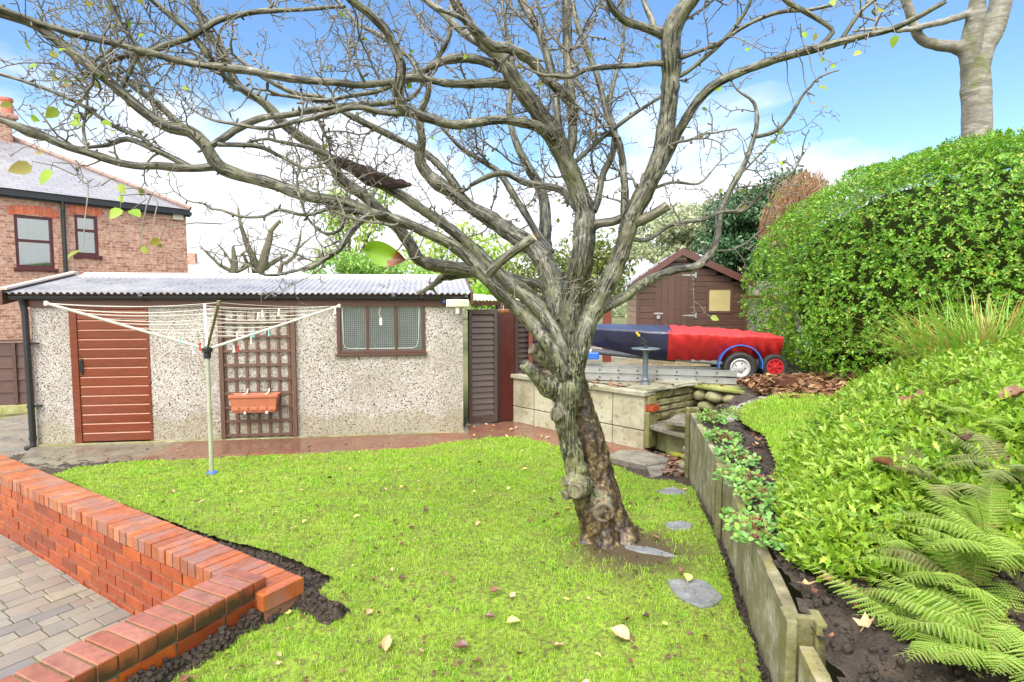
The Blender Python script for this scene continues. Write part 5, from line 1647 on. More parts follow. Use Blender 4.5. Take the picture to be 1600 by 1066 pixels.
c = MB(); pq = P(1000, 562, 9.2); c.box((-1.1, -0.05, 0), (1.1, 0.05, 0.07)); o = c.build("timber_plank", m_wood("pale_plank", S(170, 150, 100), S(206, 190, 146), 0.6, (1, 10, 10)), None, bevel=0.004); o.location = (pq.x, pq.y, TZ); o.rotation_euler = (0, 0, -0.05); tag(o, "pale timber plank lying on the yard under the trailer drawbar", "plank")

# cast pedestal with a round plate, and the tool lying on it
pq = G(1008, 604, TZ)
pd = thing("pedestal_table", "grey cast iron pedestal with a thin round top on the yard edge", "pedestal", pq)
ptz = P(1008, 545, pq.y).z - TZ
M_IRON = m_plain("grey_iron", S(92, 104, 112), 0.4, 0.2, 14, 0.15, metal=0.2)
c = MB(); c.lathe([(0.06, 0), (0.065, 0.02), (0.055, 0.05), (0.045, 0.06), (0.048, 0.09), (0.036, 0.11), (0.032, 0.14), (0.034, ptz * 0.6), (0.036, ptz - 0.06), (0.05, ptz - 0.03), (0.06, ptz - 0.012)], 18); c.build("column", M_IRON, pd, smooth=False)
c = MB(); c.lathe([(0.02, ptz - 0.012), (0.17, ptz - 0.01), (0.182, ptz), (0.178, ptz + 0.008), (0.02, ptz + 0.006)], 32); c.build("plate", M_IRON, pd)
tq = Vector((pq.x, pq.y, TZ + ptz + 0.006))
tl_ = thing("garden_tool", "yellow handled black tool standing on the grey pedestal top", "tool", tq)
c = MB(); c.lathe([(0.024, 0), (0.024, 0.02), (0.012, 0.03), (0.01, 0.06), (0.016, 0.065), (0.016, 0.08), (0.006, 0.085)], 14); c.tube([(0, 0, 0.05), (-0.03, 0, 0.10), (-0.09, 0, 0.16)], 0.011, 8); c.tube([(0.0, 0, 0.06), (-0.05, 0, 0.06), (-0.09, 0, 0.1)], 0.006, 6); c.build("body", M_BLACK, tl_)
c = MB(); c.tube([(-0.085, 0, 0.155), (-0.125, 0, 0.205)], [0.015, 0.013], 10); c.build("handle", m_plain("yellow_grip", S(214, 172, 50), 0.45), tl_)
bq = G(1226, 612, 0.80); c = MB(); c.box((-0.09, -0.07, 0), (0.0, 0.07, 0.17)); c.box((0.002, -0.07, 0), (0.10, 0.07, 0.21)); o = c.build("timber_post", M_BROWN, None, bevel=0.006); o.location = (bq.x, bq.y, 0.78); tag(o, "short sawn brown timber post at the corner of the leaf litter", "post")
# red framed fence glimpsed between shed and hedge
fq = P(1185, 480, 11.6); tf = thing("rail_fence", "grey mesh fence with red rails between shed and hedge", "fence", (fq.x - 0.25, fq.y, TZ), 0.0)
c = MB(); c.box((0, 0, 1.15), (1.2, 0.05, 1.21)); c.bar((0, 0.02, 0.05), (0.55, 0.02, 0.62), 0.05, 0.06); c.box((0.0, 0.06, 0), (0.06, 0.1, 1.2)); c.build("rail", M_RPOST, tf)
c = MB(); c.box((0, 0.11, 0), (1.2, 0.13, 1.5)); c.build("mesh_panel", m_plain("grey_mesh", S(150, 146, 140), 0.8, 0.35, 40, 0.3), tf)
# ------------------------------------------------------------------ the bare garden tree
TY = TRUNK_XY[1]
tree_base = Vector((TRUNK_XY[0], TRUNK_XY[1], float(lawn_z(*TRUNK_XY))))
tree = thing("garden_tree", "big gnarled nearly leafless tree leaning out of the middle of the lawn", "tree", tree_base)


def mat_bark(name, attr=None):
    """grey green bark: pale lichen patches, dark wet runs along the limb, moss"""
    t = NT(name)
    if attr:
        co = t.coords(attr=attr); st = t.coords(attr=attr, scale=(15, 15, 1.7)); big = t.coords("World")
    else:
        co = t.coords("Object"); st = t.coords("Object", (17, 17, 1.7)); big = co
    n = t.noise(co, 26, 6, 0.6); pt = t.noise(t.coords(attr=attr, scale=(30, 30, 14)) if attr else t.coords("Object", (30, 30, 14)), 1.0, 4, 0.55, 0.6)
    col = t.ramp(n, [(0.3, S(68, 67, 58)), (0.55, S(110, 109, 95)), (0.75, S(160, 159, 146))])
    col = t.mix(t.ramp(pt, [(0.55, 0.0), (0.62, 0.6)]), col, S(146, 148, 126))
    col = t.mix(t.ramp(t.noise(big, 7, 4), [(0.42, 0.0), (0.66, 0.7)] if attr else [(0.38, 0.05), (0.62, 0.7)]), col, S(90, 94, 56) if attr else S(112, 116, 72))
    run = t.math('ADD', t.noise(st, 6.0, 5, 0.62, 0.4), t.math('MULTIPLY', t.math('SUBTRACT', t.noise(big, 5.0, 3), 0.5), 0.30))
    col = t.mix(t.ramp(run, [(0.50, 0.0), (0.56, 0.95)]), col, S(18, 17, 13))
    col = t.mix(t.ramp(t.noise(big, 4.5, 5, 0.65), [(0.50, 0.0), (0.64, 0.62)]), col, S(46, 42, 32))
    col = t.mix(t.ramp(t.noise(co, 90, 3), [(0.6, 0.0), (0.7, 0.6)]), col, S(70, 66, 50))
    if not attr:
        at = t.node("ShaderNodeAttribute", attribute_name="oldbark").outputs["Fac"]
        n3 = t.noise(t.coords("Object", (1, 1, 0.6)), 17, 7, 0.68, 0.5)
        old = t.ramp(n3, [(0.30, S(30, 24, 18)), (0.46, S(66, 54, 42)), (0.56, S(112, 94, 66)), (0.64, S(150, 130, 84)), (0.70, S(96, 84, 66)), (0.78, S(188, 178, 154))])
        old = t.mix(t.ramp(t.noise(co, 46, 5, 0.7), [(0.45, 0.75), (0.6, 0.0)]), old, S(28, 22, 16))
        col = t.mix(t.ramp(t.math("ADD", at, t.math("MULTIPLY", t.math("SUBTRACT", n3, 0.5), 0.7)), [(0.4, 0.0), (0.6, 1.0)]), col, old)
    b = t.bump(n, 0.5, 0.008); b = t.bump(run, 0.35, 0.006, b); t.bump(t.noise(co, 160, 3), 0.4, 0.003, b)
    return t.fin(col, 0.42, 0.5)


M_BARKT = mat_bark("trunk_bark")
M_BARK = mat_bark("limb_bark", "bk")
M_TWIG = m_plain("twig_bark", S(108, 104, 92), 0.6, 0.35, 9, 0.2, kind="World")
M_CUT = m_plain("cut_wood", S(176, 164, 134), 0.7, 0.25, 20, 0.3)


def spline(cp, step=0.03, wig=0.0, seed=0):
    """Catmull-Rom through control points (Vector, radius), resampled"""
    pts = [p for p, r in cp]; rad = [r for p, r in cp]
    out, ro = [], []
    for i in range(len(pts) - 1):
        p0 = pts[max(i - 1, 0)]; p1 = pts[i]; p2 = pts[i + 1]; p3 = pts[min(i + 2, len(pts) - 1)]
        n = max(2, int((p2 - p1).length / step))
        for k in range(n):
            t = k / n
            q = 0.5 * ((2 * p1) + (p2 - p0) * t + (2 * p0 - 5 * p1 + 4 * p2 - p3) * t * t + (3 * p1 - p0 - 3 * p2 + p3) * t ** 3)
            out.append(q); ro.append(rad[i] + (rad[i + 1] - rad[i]) * t)
    out.append(pts[-1]); ro.append(rad[-1])
    if wig:
        for i, q in enumerate(out):
            e = min(1, i / 4) * min(1, (len(out) - 1 - i) / 4 + 0.2)
            out[i] = q + mnoise.noise_vector(q * 5 + Vector((seed, 0, 0))) * wig * e
    return out, ro


def cps(lst):
    r = []
    for px, py, Y, w in lst:
        d = ray(px, py); q = Vector((d.x * Y, Y, CAMZ + d.z * Y))
        r.append((q, w / 2 / FPX * (q - Vector((0, 0, CAMZ))).length * 0.85))
    return r


Y0 = TY


def fat(lst): return cps([(a, b, c, w * 0.97) for a, b, c, w in lst])

# (px, py, distance, width) of every traced limb; the distances are the tree's own spread in depth
LIMBS = [
    # left, lowest long limb reaching over to the house
    [(884, 590, 3.42, 28), (864, 548, 3.40, 26), (838, 515, 3.42, 25), (810, 484, 3.45, 26), (781, 458, 3.4, 25), (759, 433, 3.36, 24), (739, 410, 3.33, 22), (711, 385, 3.3, 20), (683, 371, 3.27, 18), (627, 346, 3.22, 18), (584, 332, 3.18, 17), (542, 317, 3.14, 17), (488, 308, 3.1, 18), (431, 289, 3.05, 18), (375, 274, 3.0, 20), (341, 259, 2.97, 20), (319, 225, 2.94, 18), (296, 206, 2.92, 18), (263, 199, 2.88, 16), (225, 176, 2.84, 15), (188, 143, 2.8, 14), (150, 109, 2.76, 14), (113, 81, 2.72, 13), (75, 52, 2.68, 12), (38, 32, 2.64, 12), (-40, 10, 2.55, 10)],
    # parallel limb above it
    [(884, 566, 3.44, 28), (874, 535, 3.45, 27), (852, 495, 3.5, 27), (824, 464, 3.56, 27), (795, 444, 3.6, 26), (776, 424, 3.6, 24), (748, 396, 3.58, 22), (720, 371, 3.56, 20), (691, 348, 3.54, 19), (658, 326, 3.52, 18), (627, 306, 3.5, 18), (598, 289, 3.48, 20), (566, 272, 3.46, 14), (530, 250, 3.42, 10), (488, 232, 3.4, 8), (440, 222, 3.36, 6)],
    # limb behind, up to the top left
    [(880, 520, 3.75, 30), (845, 480, 3.85, 30), (800, 446, 3.95, 28), (742, 424, 4.0, 24), (690, 416, 4.0, 24), (655, 406, 3.98, 24), (641, 382, 3.95, 22), (621, 354, 3.9, 21), (593, 329, 3.85, 21), (565, 303, 3.8, 21), (537, 284, 3.75, 20), (507, 243, 3.7, 18), (450, 199, 3.6, 17), (413, 161, 3.55, 15), (375, 135, 3.5, 12), (349, 90, 3.45, 11), (326, 49, 3.4, 10), (304, 11, 3.35, 8), (292, -25, 3.3, 6)],
    # big diagonal
    [(878, 500, 3.7, 38), (862, 440, 3.8, 40), (846, 402, 3.85, 36), (830, 385, 3.9, 33), (800, 365, 3.95, 30), (770, 345, 4.0, 28), (733, 322, 4.02, 25), (705, 300, 4.04, 24), (680, 284, 4.05, 23), (662, 265, 4.05, 21), (655, 245, 4.04, 18), (660, 215, 4.02, 14), (655, 180, 4.0, 12), (668, 150, 3.98, 10), (672, 110, 3.95, 8), (700, 60, 3.92, 7), (706, -10, 3.9, 6)],
    [(725, 313, 4.03, 16), (703, 278, 4.05, 14), (676, 248, 4.06, 13), (645, 230, 4.05, 12), (613, 214, 4.03, 12), (585, 200, 4.0, 11), (545, 180, 3.95, 10), (505, 154, 3.9, 9), (460, 145, 3.85, 8), (410, 120, 3.8, 7), (370, 90, 3.75, 5)],
    # rear pale stem
    [(872, 500, 3.85, 34), (858, 440, 4.05, 30), (852, 400, 4.15, 27), (852, 340, 4.25, 22), (846, 300, 4.3, 18), (826, 262, 4.32, 15), (806, 222, 4.35, 12), (795, 170, 4.4, 10), (802, 110, 4.45, 8), (790, 40, 4.5, 6), (780, -20, 4.5, 5)],
    # central leader
    [(890, 575, 3.66, 44), (893, 510, 3.68, 46), (899, 450, 3.64, 46), (908, 410, 3.55, 42), (913, 370, 3.55, 40), (914, 335, 3.55, 38), (905, 305, 3.55, 36), (894, 276, 3.54, 33), (878, 240, 3.52, 33), (862, 205, 3.5, 34), (845, 182, 3.48, 32), (822, 150, 3.45, 28), (800, 118, 3.42, 25), (785, 90, 3.4, 22), (758, 70, 3.37, 18), (735, 40, 3.34, 16), (712, 5, 3.3, 15), (690, -40, 3.25, 13)],
    [(886, 258, 3.53, 14), (893, 225, 3.54, 18), (894, 200, 3.55, 18), (892, 160, 3.57, 17), (888, 120, 3.58, 17), (887, 70, 3.6, 16), (886, 20, 3.62, 16), (884, -30, 3.64, 14)],
    [(894, 195, 3.54, 12), (897, 168, 3.48, 17), (875, 142, 3.4, 17), (853, 122, 3.35, 17), (834, 98, 3.3, 17), (815, 84, 3.26, 17), (790, 74, 3.22, 17), (770, 74, 3.18, 17), (752, 58, 3.14, 15), (738, 44, 3.1, 12), (715, 26, 3.05, 8), (680, 14, 3.0, 6)],
    [(874, 222, 3.52, 12), (869, 160, 3.58, 13), (862, 115, 3.65, 14), (850, 70, 3.68, 14), (838, 40, 3.7, 13), (822, 15, 3.73, 12), (806, -15, 3.75, 10)],
    # left limb arching off the leader
    [(866, 224, 3.5, 20), (848, 203, 3.42, 20), (830, 195, 3.36, 17), (793, 188, 3.28, 16), (748, 191, 3.2, 15), (710, 195, 3.14, 16), (680, 187, 3.1, 16), (650, 178, 3.06, 17), (630, 166, 3.03, 18), (622, 145, 3.0, 18), (627, 108, 2.96, 16), (618, 78, 2.93, 14), (605, 50, 2.9, 13), (582, 26, 2.86, 13), (549, 0, 2.82, 12), (520, -30, 2.78, 10)],
    # long whip limb to the upper left
    [(795, 132, 3.46, 18), (775, 130, 3.42, 16), (740, 131, 3.36, 15), (695, 129, 3.28, 13), (650, 122, 3.2, 12), (598, 130, 3.14, 12), (556, 133, 3.1, 12), (518, 129, 3.06, 11), (469, 125, 3.02, 12), (394, 112, 2.96, 12), (338, 104, 2.9, 12), (281, 95, 2.85, 11), (225, 81, 2.8, 10), (169, 66, 2.75, 9), (113, 52, 2.7, 9), (68, 37, 2.65, 8), (22, 22, 2.6, 8), (-30, 2, 2.55, 7)],
    [(785, 108, 3.44, 14), (763, 98, 3.44, 15), (740, 92, 3.44, 15), (715, 92, 3.42, 15), (690, 97, 3.4, 14), (665, 110, 3.38, 11), (640, 118, 3.36, 8), (600, 140, 3.3, 7), (545, 150, 3.25, 7), (500, 157, 3.2, 7), (450, 150, 3.15, 6)],
    [(770, 78, 3.45, 12), (740, 62, 3.5, 12), (712, 40, 3.55, 12), (690, 18, 3.6, 11), (666, 0, 3.62, 10), (640, -25, 3.65, 8)],
    # right side: second big leader
    [(896, 590, 3.46, 36), (906, 548, 3.42, 34), (917, 512, 3.42, 33), (928, 485, 3.46, 34), (946, 450, 3.44, 34), (962, 418, 3.42, 32), (974, 382, 3.4, 30), (984, 348, 3.38, 32), (1001, 312, 3.36, 32), (1022, 270, 3.33, 30), (1035, 230, 3.3, 29), (1042, 190, 3.28, 29), (1046, 145, 3.25, 29), (1048, 100, 3.22, 30), (1047, 70, 3.2, 32), (1050, 45, 3.18, 30), (1063, 22, 3.15, 26), (1080, 0, 3.12, 24), (1105, -35, 3.08, 22)],
    [(1040, 55, 3.2, 18), (1016, 46, 3.16, 14), (1000, 40, 3.13, 12), (978, 33, 3.1, 12), (962, 18, 3.07, 11), (952, 2, 3.04, 10), (945, -25, 3.0, 9)],
    [(1042, 60, 3.22, 12), (1026, 52, 3.24, 10), (1018, 30, 3.26, 9), (1008, 8, 3.28, 8), (1000, -20, 3.3, 7)],
    [(1010, 300, 3.36, 18), (1028, 272, 3.35, 16), (1048, 232, 3.32, 16), (1065, 199, 3.28, 15), (1086, 163, 3.24, 14), (1110, 137, 3.2, 14), (1144, 117, 3.15, 13), (1181, 103, 3.1, 13), (1219, 91, 3.04, 12), (1275, 76, 2.97, 11), (1313, 65, 2.92, 11), (1350, 56, 2.87, 9), (1388, 47, 2.82, 8), (1425, 30, 2.77, 7), (1478, 2, 2.7, 6)],
    # low right limb that sweeps up
    [(925, 490, 3.48, 20), (949, 478, 3.5, 20), (971, 467, 3.52, 18), (994, 450, 3.55, 17), (1022, 433, 3.58, 15), (1056, 422, 3.62, 14), (1084, 417, 3.66, 14), (1103, 405, 3.69, 14), (1116, 385, 3.71, 13), (1122, 360, 3.73, 12), (1124, 335, 3.75, 11), (1135, 308, 3.77, 10), (1158, 266, 3.8, 9), (1173, 229, 3.82, 8), (1183, 193, 3.84, 7), (1178, 161, 3.86, 5), (1159, 146, 3.88, 4)],
    [(1124, 331, 3.75, 8), (1160, 330, 3.7, 7), (1178, 314, 3.67, 6), (1205, 292, 3.62, 5), (1232, 274, 3.58, 4)],
    [(1182, 214, 3.82, 6), (1205, 208, 3.78, 6), (1220, 198, 3.75, 6), (1235, 180, 3.72, 5), (1247, 160, 3.7, 5)],
    [(916, 360, 3.55, 18), (934, 350, 3.52, 17), (958, 346, 3.5, 16), (978, 338, 3.46, 15)],
    [(975, 345, 3.42, 16), (977, 300, 3.5, 14), (974, 275, 3.55, 13), (968, 228, 3.62, 12), (955, 200, 3.66, 11), (940, 150, 3.7, 10), (926, 100, 3.74, 10), (902, 38, 3.8, 9), (890, -15, 3.84, 8)],
    [(927, 330, 3.55, 14), (934, 312, 3.58, 12), (943, 270, 3.62, 12), (956, 240, 3.66, 11), (960, 203, 3.7, 10), (952, 170, 3.72, 8), (962, 120, 3.75, 6), (975, 60, 3.78, 5), (972, 0, 3.8, 4)],
    [(1046, 100, 3.22, 10), (1024, 99, 3.2, 9), (990, 103, 3.16, 9), (949, 104, 3.1, 9), (915, 108, 3.06, 9), (890, 120, 3.02, 8), (860, 118, 2.98, 6)],
    [(888, 264, 3.54, 9), (908, 244, 3.53, 8), (938, 218, 3.5, 8), (968, 195, 3.46, 7), (1000, 172, 3.42, 6), (1034, 150, 3.38, 6)],
    [(1046, 125, 3.24, 8), (1075, 112, 3.2, 7), (1114, 80, 3.14, 7), (1140, 53, 3.1, 6), (1165, 20, 3.05, 5), (1180, -15, 3.0, 4)],
    [(1050, 95, 3.22, 8), (1090, 80, 3.16, 7), (1121, 68, 3.12, 6), (1165, 40, 3.06, 6), (1215, 20, 3.0, 6), (1262, 16, 2.95, 5), (1300, 8, 2.9, 4)],
    [(1275, 77, 2.97, 8), (1300, 52, 2.95, 7), (1290, 40, 2.94, 6), (1262, 22, 2.93, 7), (1230, 2, 2.92, 8), (1210, -20, 2.9, 8)],
    [(1313, 65, 2.92, 7), (1335, 32, 2.9, 6), (1352, 12, 2.88, 5), (1380, -8, 2.86, 4)],
    # fork of the lowest limb
    [(338, 259, 2.97, 14), (318, 262, 2.95, 12), (285, 263, 2.92, 12), (244, 259, 2.88, 12), (220, 260, 2.86, 12), (188, 255, 2.83, 11), (150, 242, 2.8, 11), (105, 229, 2.76, 10), (72, 214, 2.73, 11), (45, 205, 2.7, 14), (10, 190, 2.66, 8), (-30, 180, 2.6, 6)],
    [(300, 262, 2.93, 8), (278, 251, 2.95, 10), (240, 233, 2.93, 9), (199, 218, 2.9, 8), (169, 227, 2.88, 6), (128, 231, 2.85, 4)],
    [(240, 235, 2.93, 8), (222, 215, 2.9, 6), (190, 203, 2.88, 6), (165, 190, 2.86, 6), (124, 161, 2.83, 5), (68, 137, 2.8, 5), (0, 116, 2.76, 4), (-20, 108, 2.74, 3)],
    [(300, 212, 2.92, 12), (272, 186, 2.98, 11), (250, 165, 3.0, 10), (225, 147, 3.02, 9), (205, 132, 3.04, 9), (180, 118, 3.06, 7), (150, 100, 3.1, 5)],
    [(330, 228, 2.95, 10), (352, 214, 3.0, 11), (375, 199, 3.05, 11), (413, 184, 3.1, 11), (450, 180, 3.14, 10), (490, 172, 3.18, 10), (544, 165, 3.22, 9), (598, 161, 3.26, 9), (640, 155, 3.3, 8)],
    [(340, 226, 2.95, 8), (375, 226, 3.0, 8), (405, 229, 3.04, 7), (440, 245, 3.08, 6), (470, 262, 3.1, 5)],
    [(640, 352, 3.24, 9), (610, 338, 3.2, 9), (579, 334, 3.12, 9), (544, 328, 3.06, 8), (516, 326, 3.02, 7), (478, 336, 2.98, 6), (435, 328, 2.94, 6), (413, 338, 2.92, 5), (375, 338, 2.88, 5), (345, 328, 2.85, 4)],
    [(606, 338, 3.2, 12), (579, 336, 3.12, 13), (559, 350, 3.08, 12), (545, 368, 3.05, 12), (529, 390, 3.02, 11), (506, 405, 3.0, 10), (488, 416, 2.98, 12), (470, 420, 2.96, 6), (431, 429, 2.93, 5), (408, 428, 2.9, 4), (394, 418, 2.88, 4)],
    [(560, 340, 3.1, 6), (544, 330, 3.08, 6), (532, 358, 3.05, 6), (508, 365, 3.02, 5), (480, 340, 3.0, 4), (466, 300, 2.98, 4)],
    [(300, 57, 2.9, 8), (318, 45, 2.92, 9), (345, 30, 2.96, 9), (394, 19, 3.0, 8), (431, 17, 3.05, 7), (470, 15, 3.1, 6), (540, 10, 3.15, 5)],
    [(376, 140, 3.50, 9), (364, 134, 3.3, 9), (348, 116, 3.1, 9), (326, 88, 2.94, 10), (300, 55, 2.92, 9), (270, 28, 2.9, 9), (240, 2, 2.88, 8), (215, -20, 2.86, 7)],
    [(300, 58, 2.93, 8), (270, 68, 2.9, 9), (225, 83, 2.86, 8), (190, 88, 2.83, 8), (161, 101, 2.8, 6), (150, 110, 2.78, 5)],
    [(190, 140, 2.82, 6), (215, 75, 2.8, 5), (195, 50, 2.78, 5), (175, 10, 2.75, 6), (160, -20, 2.73, 6)],
    [(655, 120, 3.2, 8), (640, 90, 3.25, 7), (600, 60, 3.3, 7), (560, 38, 3.35, 6), (540, 15, 3.4, 6), (515, -10, 3.45, 5)],
    [(640, 178, 3.07, 9), (600, 176, 3.05, 9), (560, 168, 3.02, 9), (510, 178, 3.0, 9), (460, 190, 2.97, 8), (420, 200, 2.95, 7), (380, 196, 2.92, 6), (340, 190, 2.9, 4)],
    [(905, 330, 3.6, 16), (880, 300, 3.75, 14), (850, 290, 3.85, 12), (820, 285, 3.9, 12), (790, 272, 3.95, 11), (765, 275, 3.98, 10), (735, 290, 4.0, 7)],
    [(862, 395, 3.95, 14), (830, 350, 4.1, 13), (800, 300, 4.2, 12), (780, 270, 4.25, 11), (760, 255, 4.28, 9), (720, 230, 4.3, 7), (690, 200, 4.3, 5)],
    [(870, 470, 3.9, 16), (846, 447, 4.0, 14), (818, 439, 4.05, 13), (793, 430, 4.1, 12), (760, 428, 4.12, 10), (700, 432, 4.12, 16)],
    [(1008, 300, 3.36, 6), (1050, 285, 3.4, 5), (1090, 288, 3.45, 4), (1110, 270, 3.5, 3)],
    [(985, 372, 3.38, 9), (1010, 375, 3.4, 8), (1050, 352, 3.45, 7), (1100, 342, 3.5, 6), (1125, 332, 3.55, 5), (1150, 330, 3.6, 4)],
]
STUBS = [   # pruned ends: (points, cut radius factor)
    [(758, 436, 3.36, 16), (781, 410, 3.3, 17), (810, 388, 3.25, 17), (834, 371, 3.22, 17)],
    [(985, 352, 3.38, 18), (1012, 340, 3.32, 18), (1030, 330, 3.28, 17), (1044, 321, 3.26, 17)],
]
tm = Matrix.Translation(-tree_base)

# --- trunk: two fused stems, cut stubs and collars, melted into one skin
stemA = fat([(966, 862, 3.62, 104), (955, 842, 3.64, 92), (942, 800, 3.66, 80), (930, 740, 3.68, 68), (916, 680, 3.68, 60), (903, 630, 3.68, 54), (892, 590, 3.66, 56), (890, 565, 3.66, 48)])
stemB = fat([(942, 850, 3.54, 62), (928, 810, 3.53, 54), (909, 765, 3.52, 46), (896, 720, 3.50, 40), (886, 680, 3.48, 38), (884, 640, 3.47, 42), (888, 605, 3.46, 48), (890, 580, 3.52, 50)])
stubP = fat([(880, 612, 3.5, 50), (858, 604, 3.46, 44), (842, 592, 3.43, 32), (830, 580, 3.40, 25), (818, 568, 3.38, 22)])
root1 = fat([(965, 845, 3.60, 50), (990, 856, 3.56, 34), (1020, 868, 3.52, 16), (1040, 880, 3.5, 8)])
root2 = fat([(932, 828, 3.55, 44), (916, 852, 3.5, 34), (902, 868, 3.46, 16)])
root3 = fat([(945, 835, 3.52, 56), (950, 864, 3.44, 44), (948, 882, 3.38, 20)])
root4 = fat([(972, 838, 3.56, 50), (985, 860, 3.48, 38), (1000, 878, 3.42, 16)])
root5 = fat([(975, 830, 3.7, 46), (1000, 838, 3.74, 26), (1020, 842, 3.8, 10)])
# sawn off limbs: a short collar standing out of the stem, its end cut across
kn = []
for px, py, Y, w, d in ((943, 800, 3.44, 34, (-0.05, -1, -0.12)), (899, 767, 3.37, 25, (-0.55, -1, 0.0)), (884, 752, 3.42, 16, (-1, -0.5, 0.1)), (884, 774, 3.42, 15, (-1, -0.6, -0.2)), (869, 648, 3.42, 20, (-0.8, -1, 0.1)), (878, 697, 3.45, 12, (-1, -0.4, -0.1)), (874, 672, 3.45, 10, (-1, -0.5, 0.0)), (912, 735, 3.42, 9, (-0.2, -1, 0.1))):
    kn.append((P(px, py, Y), w / 2 / FPX * Y, Vector(d).normalized()))
mb = MB()
stubQ = fat([(884, 585, 3.56, 44), (866, 568, 3.54, 38), (848, 555, 3.52, 30), (833, 546, 3.50, 24)])
for cp, n in ((stemA, 18), (stemB, 16), (stubP, 12), (stubQ, 12), (root1, 10), (root2, 10), (root3, 10), (root4, 10), (root5, 10)):
    pts, rad = spline(cp, 0.03, 0.012, len(mb.v)); mb.tube(pts, rad, n)
for L in LIMBS[:1] + LIMBS[1:4] + [LIMBS[5], LIMBS[6], LIMBS[14], LIMBS[18]]:
    cp = cps(L); pts, rad = spline(cp, 0.03); acc = 0; k = 1
    while k < len(pts) and acc < 0.42: acc += (pts[k] - pts[k - 1]).length; k += 1
    mb.tube(pts[:k], rad[:k], 14)
for q, r, d in kn:
    mb.tube([q - d * 0.12, q - d * 0.05, q - d * 0.012, q + d * 0.008], [r * 1.7, r * 1.35, r * 1.12, r], 14)
me = bpy.data.meshes.new("trunk_raw"); me.from_pydata([tuple(tm @ Vector(p)) for p in mb.v], [], mb.f)
tmp = bpy.data.objects.new("trunk_raw", me); COL.objects.link(tmp)
md = tmp.modifiers.new("r", "REMESH"); md.mode = "VOXEL"; md.voxel_size = 0.0085
md = tmp.modifiers.new("s", "SMOOTH"); md.factor = 0.5; md.iterations = 2
dg = bpy.context.evaluated_depsgraph_get(); dg.update()
tme = bpy.data.meshes.new_from_object(tmp.evaluated_get(dg)); tme.name = "trunk"
bpy.data.objects.remove(tmp); bpy.data.meshes.remove(me)
nv = len(tme.vertices); co = np.zeros(nv * 3, np.float32); tme.vertices.foreach_get("co", co); co = co.reshape(-1, 3)
no = np.zeros(nv * 3, np.float32); tme.vertex_normals.foreach_get("vector", no); no = no.reshape(-1, 3)
tb = np.array(tree_base)
wa = np.array([tuple(p) for p in spline(stemA, 0.03)[0]]) - tb; ra = np.array(spline(stemA, 0.03)[1])
wb = np.array([tuple(p) for p in spline(stemB, 0.03)[0]]) - tb; rb_ = np.array(spline(stemB, 0.03)[1])
da = np.min(np.linalg.norm(co[:, None] - wa[None], axis=2) - ra[None], axis=1); db = np.min(np.linalg.norm(co[:, None] - wb[None], axis=2) - rb_[None], axis=1)
old = smoothstep(-0.06, 0.08, db - da + 0.02 * np.sin(co[:, 2] * 31 + co[:, 0] * 40)) * smoothstep(1.18, 1.02, co[:, 2]); old = np.maximum(old, smoothstep(0.42, 0.18, co[:, 2]) * 0.85)
disp = np.array([mnoise.fractal(Vector((float(p[0]) * 14, float(p[1]) * 14, float(p[2]) * 7)), 1.0, 2.0, 4) * 0.010 + mnoise.noise(Vector((float(p[0]) * 45, float(p[1]) * 45, float(p[2]) * 22))) * 0.0035 for p in co])
rough_old = np.array([mnoise.fractal(Vector((float(p[0]) * 40, float(p[1]) * 40, float(p[2]) * 30)), 1.0, 2.0, 3) * 0.006 for p in co])
co2 = co + no * (disp + rough_old * old)[:, None]
tme.vertices.foreach_set("co", co2.astype(np.float32).ravel())
at = tme.attributes.new("oldbark", "FLOAT", "POINT"); at.data.foreach_set("value", old.astype(np.float32))
trunk = link_mesh("trunk", tme, M_BARKT, tree, True)
# pale rings where limbs were sawn off
for q, r, dv in kn[:5] + [(P(832, 546, 3.49), 0.034, Vector((-1, -0.3, 0.4)).normalized())]:
    q = q - tree_base + dv * 0.010
    M = Matrix.Translation(q) @ dv.to_track_quat("Z", "Y").to_matrix().to_4x4()
    c = MB(); c.lathe([(r * 1.0, -0.035), (r * 1.06, -0.004), (r * 0.94, 0.004), (r * 0.74, 0.003), (r * 0.6, -0.004), (r * 0.3, -0.004), (0.002, -0.004)], 18, M)
    for i in range(len(c.v)):
        v = Vector(c.v[i]); c.v[i] = tuple(v + mnoise.noise_vector(v * 60) * 0.003)
    c.build("pruning_scar", m_plain("scar_wood", S(104, 96, 80), 0.8, 0.35, 30, 0.5), trunk, smooth=True)

# --- limbs
TW = []          # twigs: (points, radii)
lr = random.Random(21)
LEAF = []        # leaf seats
allpts = []


